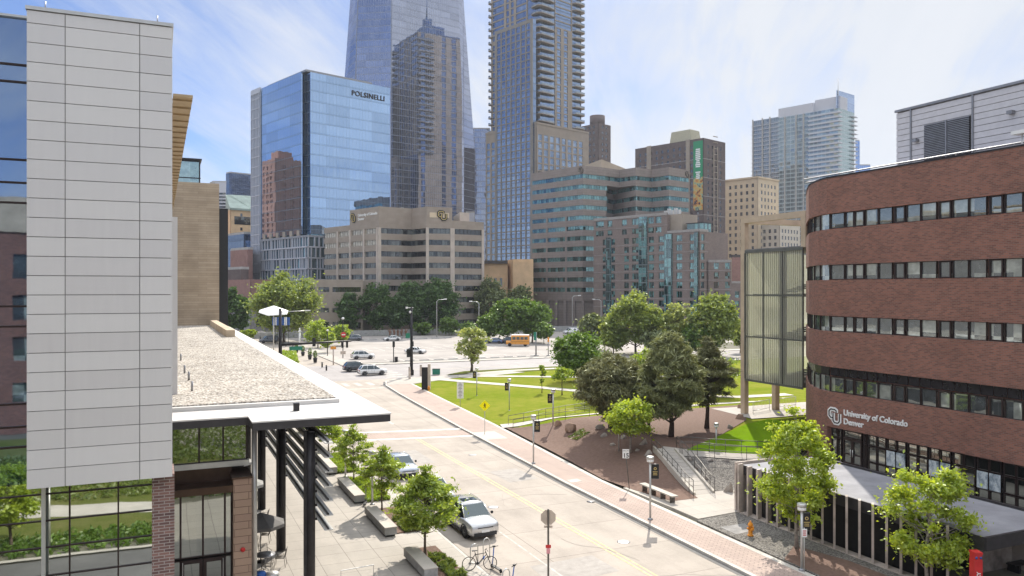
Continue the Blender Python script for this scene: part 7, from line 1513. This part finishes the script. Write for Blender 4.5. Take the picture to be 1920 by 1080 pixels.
def person(label, p, face):
    o = bpy.data.objects.new('person', None); C.objects.link(o); o.location = p; o.rotation_euler = (0, 0, math.atan2(face[1], face[0])); tag(o, label, 'person')
    V = [((0, 0, .95), .13), ((0, 0, 1.2), .145), ((0, 0, 1.42), .13), ((0, 0, 1.52), .055), ((.01, 0, 1.62), .085), ((.0, 0, 1.72), .08), ((.10, -.1, .50), .075), ((.04, -.1, .88), .095), ((.16, -.1, .06), .05), ((.30, -.1, .03), .04), ((-.06, .1, .5), .075), ((-.0, .1, .88), .095), ((-.28, .1, .08), .05), ((-.16, .1, .03), .04), ((0, -.2, 1.40), .06), ((-.1, -.25, 1.14), .045), ((.03, -.26, .90), .035), ((0, .2, 1.40), .06), ((.08, .25, 1.14), .045), ((.26, .22, 1.0), .035)]
    Ed = [(0, 1), (1, 2), (2, 3), (3, 4), (4, 5), (0, 7), (7, 6), (6, 8), (8, 9), (0, 11), (11, 10), (10, 12), (12, 13), (2, 14), (14, 15), (15, 16), (2, 17), (17, 18), (18, 19)]
    me = bpy.data.meshes.new('body'); me.from_pydata([v for v, r in V], Ed, []); b = bpy.data.objects.new('body', me); C.objects.link(b); b.parent = o
    md = b.modifiers.new('skin', 'SKIN'); me.skin_vertices.new() if not me.skin_vertices else None
    for i, (v, r) in enumerate(V): me.skin_vertices[0].data[i].radius = (r, r)
    me.skin_vertices[0].data[0].use_root = True; b.modifiers.new('sub', 'SUBSURF').levels = 1; b.modifiers['sub'].render_levels = 1
    pm('skin', (.45, .28, .2), .6); me.materials.append(MT['skin'])
    m = MB(); m.lathe((-.0, 0, .86), [(.17, 0), (.2, .2), (.19, .42), (.21, .56), (.08, .66)], 12); m.build('jacket', 'black', o); m = MB()
    m.tube([(0, -.1, .9), (.10, -.1, .5), (.15, -.1, .12)], [.12, .09, .07], 8); m.tube([(0, .1, .9), (-.06, .1, .5), (-.26, .1, .13)], [.12, .09, .07], 8); m.build('trousers', 'bench_concrete', o)
    m = MB(); m.lathe((-.01, 0, 1.63), [(.092, 0), (.1, .06), (.07, .13), (0, .15)], 10); m.build('hair', 'black', o)
    return o
p = G(609, 652); person('person in a black jacket walking by the far planted bed', (p.x, p.y, .13), (-.3, -1))
# long wheel stops and the chain of posts in the car park
for k in range(11):
    x = 41.6 + k * 3.0
    t = thing('wheel_stop', 'concrete wheel stop, %s of the near row in the car park' % ('first', 'second', 'third', 'fourth', 'fifth', 'sixth', 'seventh', 'eighth', 'ninth', 'tenth', 'eleventh')[k], 'wheel stop', (x, 149.2, .01), 0, 'near row of wheel stops'); m = MB(); m.add([(-1, -.1, 0), (1, -.1, 0), (1, .1, 0), (-1, .1, 0), (-.95, -.05, .15), (.95, -.05, .15), (.95, .05, .15), (-.95, .05, .15)], [(0, 1, 5, 4), (1, 2, 6, 5), (2, 3, 7, 6), (3, 0, 4, 7), (4, 5, 6, 7)]); m.build('block', 'bench_concrete', t)
for k in range(8):
    t = thing('wheel_stop', 'concrete wheel stop, %s of the far row in the car park' % ('first', 'second', 'third', 'fourth', 'fifth', 'sixth', 'seventh', 'eighth')[k], 'wheel stop', (50 + k * 3.6, 214, .01), 0, 'far row of wheel stops'); m = MB(); m.add([(-1.2, -.12, 0), (1.2, -.12, 0), (1.2, .12, 0), (-1.2, .12, 0), (-1.1, -.05, .2), (1.1, -.05, .2), (1.1, .05, .2), (-1.1, .05, .2)], [(0, 1, 5, 4), (1, 2, 6, 5), (2, 3, 7, 6), (3, 0, 4, 7), (4, 5, 6, 7)]); m.build('block', 'bench_concrete', t)
pm('dark_canvas', (.16, .155, .15), .8)
# ---- near left: patio sets, bin, racks, bicycle, scooters
def umbrella(label, p, mat, rz=0, top=2.55, r=1.25):
    t = thing('patio_umbrella', label, 'umbrella', tuple(p), rz, 'patio umbrellas'); m = MB(); m.tube([(0, 0, 0), (0, 0, top + .1)], .025, 8); m.build('pole', 'grey_metal', t); m = MB(); k = 8
    rim = [(r * math.cos(2 * math.pi * i / k), r * math.sin(2 * math.pi * i / k), top - .55) for i in range(k)]; vs = rim + [(0, 0, top)] + [(x, y, z - .16) for x, y, z in rim]; m.add(vs, [(i, (i + 1) % k, k) for i in range(k)] + [(i + k + 1, (i + 1) % k + k + 1, (i + 1) % k, i) for i in range(k)]); m.build('canopy', mat, t)
    m = MB(); m.lathe((0, 0, 0), [(.25, 0), (.25, .06), (.05, .1)], 12); m.build('base', 'dark_metal', t)
def ptable(label, p):
    t = thing('patio_table', label, 'table', tuple(p), 0, 'metal patio tables'); m = MB(); m.lathe((0, 0, .7), [(0, 0), (.5, 0), (.5, .03), (0, .03)], 16); m.build('top', 'grey_metal', t); m = MB(); m.tube([(0, 0, .02), (0, 0, .7)], .03, 8); m.build('stem', 'grey_metal', t); m = MB()
    for k in range(4): a = k * math.pi / 2 + .4; m.tube([(0, 0, .1), (.35 * math.cos(a), .35 * math.sin(a), .02)], .018, 5)
    m.build('foot', 'grey_metal', t)
def pchair(label, p, rz):
    t = thing('patio_chair', label, 'chair', tuple(p), rz, 'metal wire patio chairs'); m = MB()
    for k in range(9): x = -.22 + k * .055; m.tube([(x, -.22, .45), (x, .22, .45)], .008, 4)
    m.tube([(-.23, -.23, .45), (.23, -.23, .45), (.23, .23, .45), (-.23, .23, .45), (-.23, -.23, .45)], .014, 5); m.build('seat', 'rail_metal', t); m = MB()
    for k in range(9): x = -.2 + k * .05; m.tube([(x, .22, .46), (x, .30, .88)], .008, 4)
    m.tube([(-.23, .22, .45), (-.23, .31, .9), (.23, .31, .9), (.23, .22, .45)], .014, 5); m.build('backrest', 'rail_metal', t)
    for x in (-.22, .22):
        m = MB(); m.tube([(x, -.22, .45), (x * 1.1, -.27, 0)], .013, 5); m.build('leg', 'rail_metal', t); m = MB(); m.tube([(x, .22, .45), (x * 1.1, .28, 0)], .013, 5); m.build('leg', 'rail_metal', t); m = MB(); m.tube([(x * 1.15, -.2, .45), (x * 1.15, -.2, .66), (x * 1.15, .24, .68)], .013, 5); m.build('armrest', 'rail_metal', t)
for i, (v, mat, l) in enumerate(((42.3, 'dark_canvas', 'dark grey'), (51.2, 'bench_concrete', 'light'), (58.0, 'bench_concrete', 'farther light'))):
    umbrella('%s patio umbrella glimpsed between the hall corner and the dark columns' % l, (4.75, v, .03), mat, .3)
SC = ((4.6, 45.4), (4.85, 41.2), (4.9, 48.8), (4.8, 53.6))
nm = ('second', 'nearest', 'third', 'farthest')
for i, (x, y) in enumerate(SC):
    ptable('%s metal patio table under the canopy' % nm[i], (x, y, .03))
    for k, (dx, dy, a) in enumerate(((.75, .1, -1.57), (-.7, .2, 1.57), (.1, .85, 0), (.0, -.8, 3.14))): pchair('wire patio chair on the %s side of the %s patio table' % (('street', 'hall', 'far', 'near')[k], nm[i]), (x + dx, y + dy, .03), a + .3 * ((i * 3 + k) % 3 - 1))
p = G(497, 1078); t = thing('litter_bin', 'round steel litter bin with a dark opening at the hall corner', 'bin', (4.75, 37.6, .03), -YAW); m = MB(); m.lathe((0, 0, 0), [(.29, 0), (.31, .9), (.28, 1.0), (.1, 1.06), (0, 1.07)], 18); m.build('drum', 'light_metal', t); m = MB(); m.box(-.02, .2, -.32, -.2, .72, .84); m.build('opening', 'black', t)
t = thing('recycling_bin', 'blue recycling bin behind the steel litter bin', 'bin', (4.25, 37.75, .03), 0); m = MB(); m.lathe((0, 0, 0), [(.22, 0), (.25, .95), (.2, 1.05), (0, 1.08)], 18); m.build('drum', 'blue', t); m = MB(); m.box(-.1, .1, -.27, -.2, .7, .84); m.build('opening', 'black', t)
def hoop(label, p, rz, w_=.55, h=.9, mat='light_metal', name='bike_rack'):
    t = thing(name, label, 'bike rack', tuple(p), rz, 'steel hoop bike racks'); m = MB(); r = w_ / 2; m.tube([(-r, 0, 0), (-r, 0, h - r)] + [(-r * math.cos(R(a)), 0, h - r + r * math.sin(R(a))) for a in range(20, 180, 20)] + [(r, 0, h - r), (r, 0, 0)], .028, 8); m.build('hoop', mat, t); m = MB(); m.lathe((-r, 0, 0), [(.07, 0), (.07, .015)], 8); m.lathe((r, 0, 0), [(.07, 0), (.07, .015)], 8); m.build('foot_plate', mat, t)
p = G(889, 1058); hoop('bike rack hoop behind the rear wheel of the bicycle', (p.x, p.y, .03), .2, .45, 1.0); p = G(912, 1046); hoop('bike rack hoop behind the front wheel of the bicycle', (p.x, p.y, .03), .2, .4, 1.0); p = G(949, 1098); hoop('bike rack hoop left of the front scooter', (p.x, p.y, .03), .2, .4, .75)
t = thing('hand_rail', 'low steel rail at the bottom edge, left of the nearest planter', 'railing', (*G(672, 1095)[:2], .03), .1); m = MB(); m.tube([(-.85, 0, 0), (-.85, 0, .75), (.75, 0, .75), (.75, 0, 0)], .025, 8, sm=False); m.build('rail', 'light_metal', t); m = MB(); m.lathe((-.85, 0, 0), [(.07, 0), (.07, .015)], 8); m.build('foot_plate', 'light_metal', t)
def bicycle(label, p, rz):
    t = thing('bicycle', label, 'bicycle', tuple(p), rz)
    for x, nme in ((-.52, 'wheel'), (.53, 'wheel')):
        m = MB(); m.tube([(x + .33 * math.cos(R(a)), 0, .35 + .33 * math.sin(R(a))) for a in range(0, 361, 15)], .02, 6, cap=False); wl_ = m.build('wheel', 'rubber', t); m = MB()
        for k in range(12): a = R(k * 30); m.tube([(x, 0, .35), (x + .32 * math.cos(a), 0, .35 + .32 * math.sin(a))], .004, 3)
        m.tube([(x, -.05, .35), (x, .05, .35)], .025, 6); m.build('spokes', 'grey_metal', wl_)
    m = MB()
    for a, b in (((-.52, 0, .35), (-.08, 0, .32)), ((-.52, 0, .35), (-.2, 0, .82)), ((-.08, 0, .32), (-.22, 0, .88)), ((-.08, 0, .32), (.33, 0, .76)), ((-.19, 0, .78), (.31, 0, .86)), ((.53, 0, .35), (.29, 0, .95))): m.tube([a, b], .02, 6)
    m.build('frame', 'black', t); m = MB(); m.tube([(-.22, 0, .86), (-.25, 0, .99)], .015, 6); m.build('seat_post', 'grey_metal', t)
    m = MB(); m.add([(-.38, -.07, 1.0), (-.38, .07, 1.0), (-.1, .02, 1.0), (-.1, -.02, 1.0), (-.38, -.07, .96), (-.38, .07, .96), (-.1, .02, .97), (-.1, -.02, .97)], [(0, 3, 2, 1), (4, 5, 6, 7), (0, 1, 5, 4), (1, 2, 6, 5), (2, 3, 7, 6), (3, 0, 4, 7)]); m.build('saddle', 'black', t)
    m = MB(); m.tube([(.28, 0, .95), (.28, 0, 1.03), (.36, -.1, 1.04), (.40, -.28, 1.0)], .013, 6); m.tube([(.28, 0, 1.03), (.36, .1, 1.04), (.40, .28, 1.0)], .013, 6); m.build('handlebar', 'black', t)
    m = MB(); m.lathe((-.08, .03, .32), [(0, 0), (.09, 0), (.09, .01), (0, .01)], 12, axis='y'); m.tube([(-.08, -.08, .32), (.04, -.09, .2)], .012, 5); m.tube([(-.08, .08, .32), (-.2, .09, .44)], .012, 5); m.build('crank', 'grey_metal', t)
    m = MB(); m.tube([(.18, -.03, .55), (.24, -.04, .7)], .035, 8); m.build('bottle', 'blue', t)
a, b = G(889, 1068), G(935, 1060); bicycle('black bicycle locked to a hoop rack beside the nearest planter', (14.55, 36.65, .03), -YAW + .12)
def scooter(label, p, rz, mat='blue'):
    t = thing('kick_scooter', label, 'scooter', tuple(p), rz, 'electric kick scooters'); m = MB(); m.box(-.45, .35, -.08, .08, .12, .17); m.build('deck', 'black', t); m = MB(); m.tube([(.4, 0, .12), (.33, 0, .4), (.22, 0, 1.12)], .028, 8); m.build('stem', mat, t); m = MB(); m.tube([(.22, -.24, 1.12), (.22, .24, 1.12)], .018, 6); m.box(.17, .27, -.06, .06, 1.1, 1.17); m.build('handlebar', 'black', t)
    for x in (-.45, .42): m = MB(); m.lathe((x, 0, .1), [(0, -.03), (.1, -.03), (.1, .03), (0, .03)], 14, axis='y'); m.build('wheel', 'rubber', t, fixn=True)
p = G(972, 1108); scooter('scooter with a blue stem standing at the bottom edge, right of the bicycle', (p.x, p.y, .03), 2.2); p = G(926, 1070); scooter('scooter with a light blue stem leaning by the front wheel of the bicycle', (15.3, 36.3, .03), 1.7)
p = G(670, 949); scooter('grey scooter parked at the near end of the third stone bench', (12.2, 50.75, .03), 1.2, 'grey_metal')
# manholes and drain plates: pattern pieces in the street
m = MB(); m.box(27.0, 27.9, 50.2, 51.0, .13, .142); o = m.build('drain_cover', 'kerb_stone'); tag(o, 'pale drain slab set in the kerb beside the street', 'drain cover')
m = MB(); m.lathe((26.0, 45.6, .0), [(.3, .006), (.0, .007)], 16); o = m.build('manhole_cover', 'grey_metal'); tag(o, 'round metal manhole cover near the kerb', 'manhole cover')

# brown figures standing on the barrier side of the car park, bollards of the far plaza, patches in the street
pm('brown_bronze', (.20, .11, .07), .6, .2)
for k, x in enumerate((731, 739, 746, 753, 761)):
    p = W(x, 226); t = thing('bronze_figure', 'brown bronze figure behind the silver white sedan, %s from the left' % ('first', 'second', 'third', 'fourth', 'fifth')[k], 'statue', (p.x, p.y, 0), k * .7, 'brown bronze figures'); m = MB(); m.box(-.4, .4, -.4, .4, 0, .7); m.build('plinth', 'bench_concrete', t); m = MB(); m.lathe((0, 0, .7), [(.28, 0), (.22, .5), (.34, 1.0), (.38, 1.35), (.12, 1.6), (.17, 1.75), (.14, 1.95), (0, 2.0)], 10); m.tube([(.3, 0, 1.95), (.6, 0, 1.6), (.5, .1, 1.2)], [.1, .08, .06], 6); m.tube([(-.3, 0, 1.95), (-.55, .1, 2.3), (-.45, 0, 2.7)], [.1, .08, .06], 6); m.build('figure', 'brown_bronze', t)
for k, (x, y) in enumerate(((462, 634), (488, 637), (536, 650), (549, 656), (604, 690), (612, 696))):
    p = G(x, y); t = thing('plaza_bollard', 'short dark bollard at the far plaza edge, %s from the left' % ('first', 'second', 'third', 'fourth', 'fifth', 'sixth')[k], 'bollard', (p.x, p.y, .1), 0, 'short dark plaza bollards'); m = MB(); m.lathe((0, 0, 0), [(.14, 0), (.14, .85), (.1, .95), (0, .97)], 12); m.build('shaft', 'dark_metal', t); m = MB(); m.lathe((0, 0, .75), [(.145, 0), (.145, .06)], 12); m.build('band', 'light_metal', t)
pm('patch_grey', (.36, .33, .30), .9, var=.1, scale=2); pm('crack', (.30, .265, .235), .9)
for q in ([(17.0, 33.5), (20.9, 33.8), (20.8, 36.4), (17.1, 36.2)], [(23.2, 52.5), (25.6, 52.7), (25.5, 56.5), (23.1, 56.2)], [(19.0, 61), (20.4, 61), (20.4, 66.5), (19.0, 66.3)]): mark('street_patch', q, 'patch_grey', .0045)
rc = random.Random(9)
for k in range(9):
    x, y = rc.uniform(16, 25.5), rc.uniform(32, 72); a = rc.uniform(-.5, .5) + (0 if k % 2 else 1.57); L_ = []; 
    for j in range(14): L_.append((x, y)); a += rc.uniform(-.35, .35); x += math.cos(a) * .42; y += math.sin(a) * .42
    w_ = .018; mark('street_crack', [(p[0] - w_, p[1] - w_) for p in L_] + [(p[0] + w_, p[1] + w_) for p in L_[::-1]], 'crack', .0075)
for x, y, l in ((19.6, 47.0, 'round metal manhole cover in the middle of the left lane'), (24.2, 62.5, 'round metal manhole cover in the right lane before the crosswalk'), (23.5, 37.6, 'round metal manhole cover in the near right lane')):
    m = MB(); m.lathe((x, y, 0), [(.36, .008), (.3, .01), (0, .01)], 20); o = m.build('manhole_cover', 'grey_metal'); tag(o, l, 'manhole cover')
# ------------------------------------------------------------------ air
m_, T_ = newmat('haze'); v_ = T_.n('ShaderNodeVolumePrincipled'); v_.inputs['Density'].default_value = .00012; v_.inputs['Color'].default_value = (.82, .88, 1, 1); v_.inputs['Anisotropy'].default_value = .15
o_ = T_.n('ShaderNodeOutputMaterial'); T_.l.new(v_.outputs[0], o_.inputs['Volume']); MT['haze'] = m_
g = MB(); g.box(-3600, 3700, -3100, 6100, -1.6, 262); o = g.build('haze', 'haze'); o['kind'] = 'stuff'
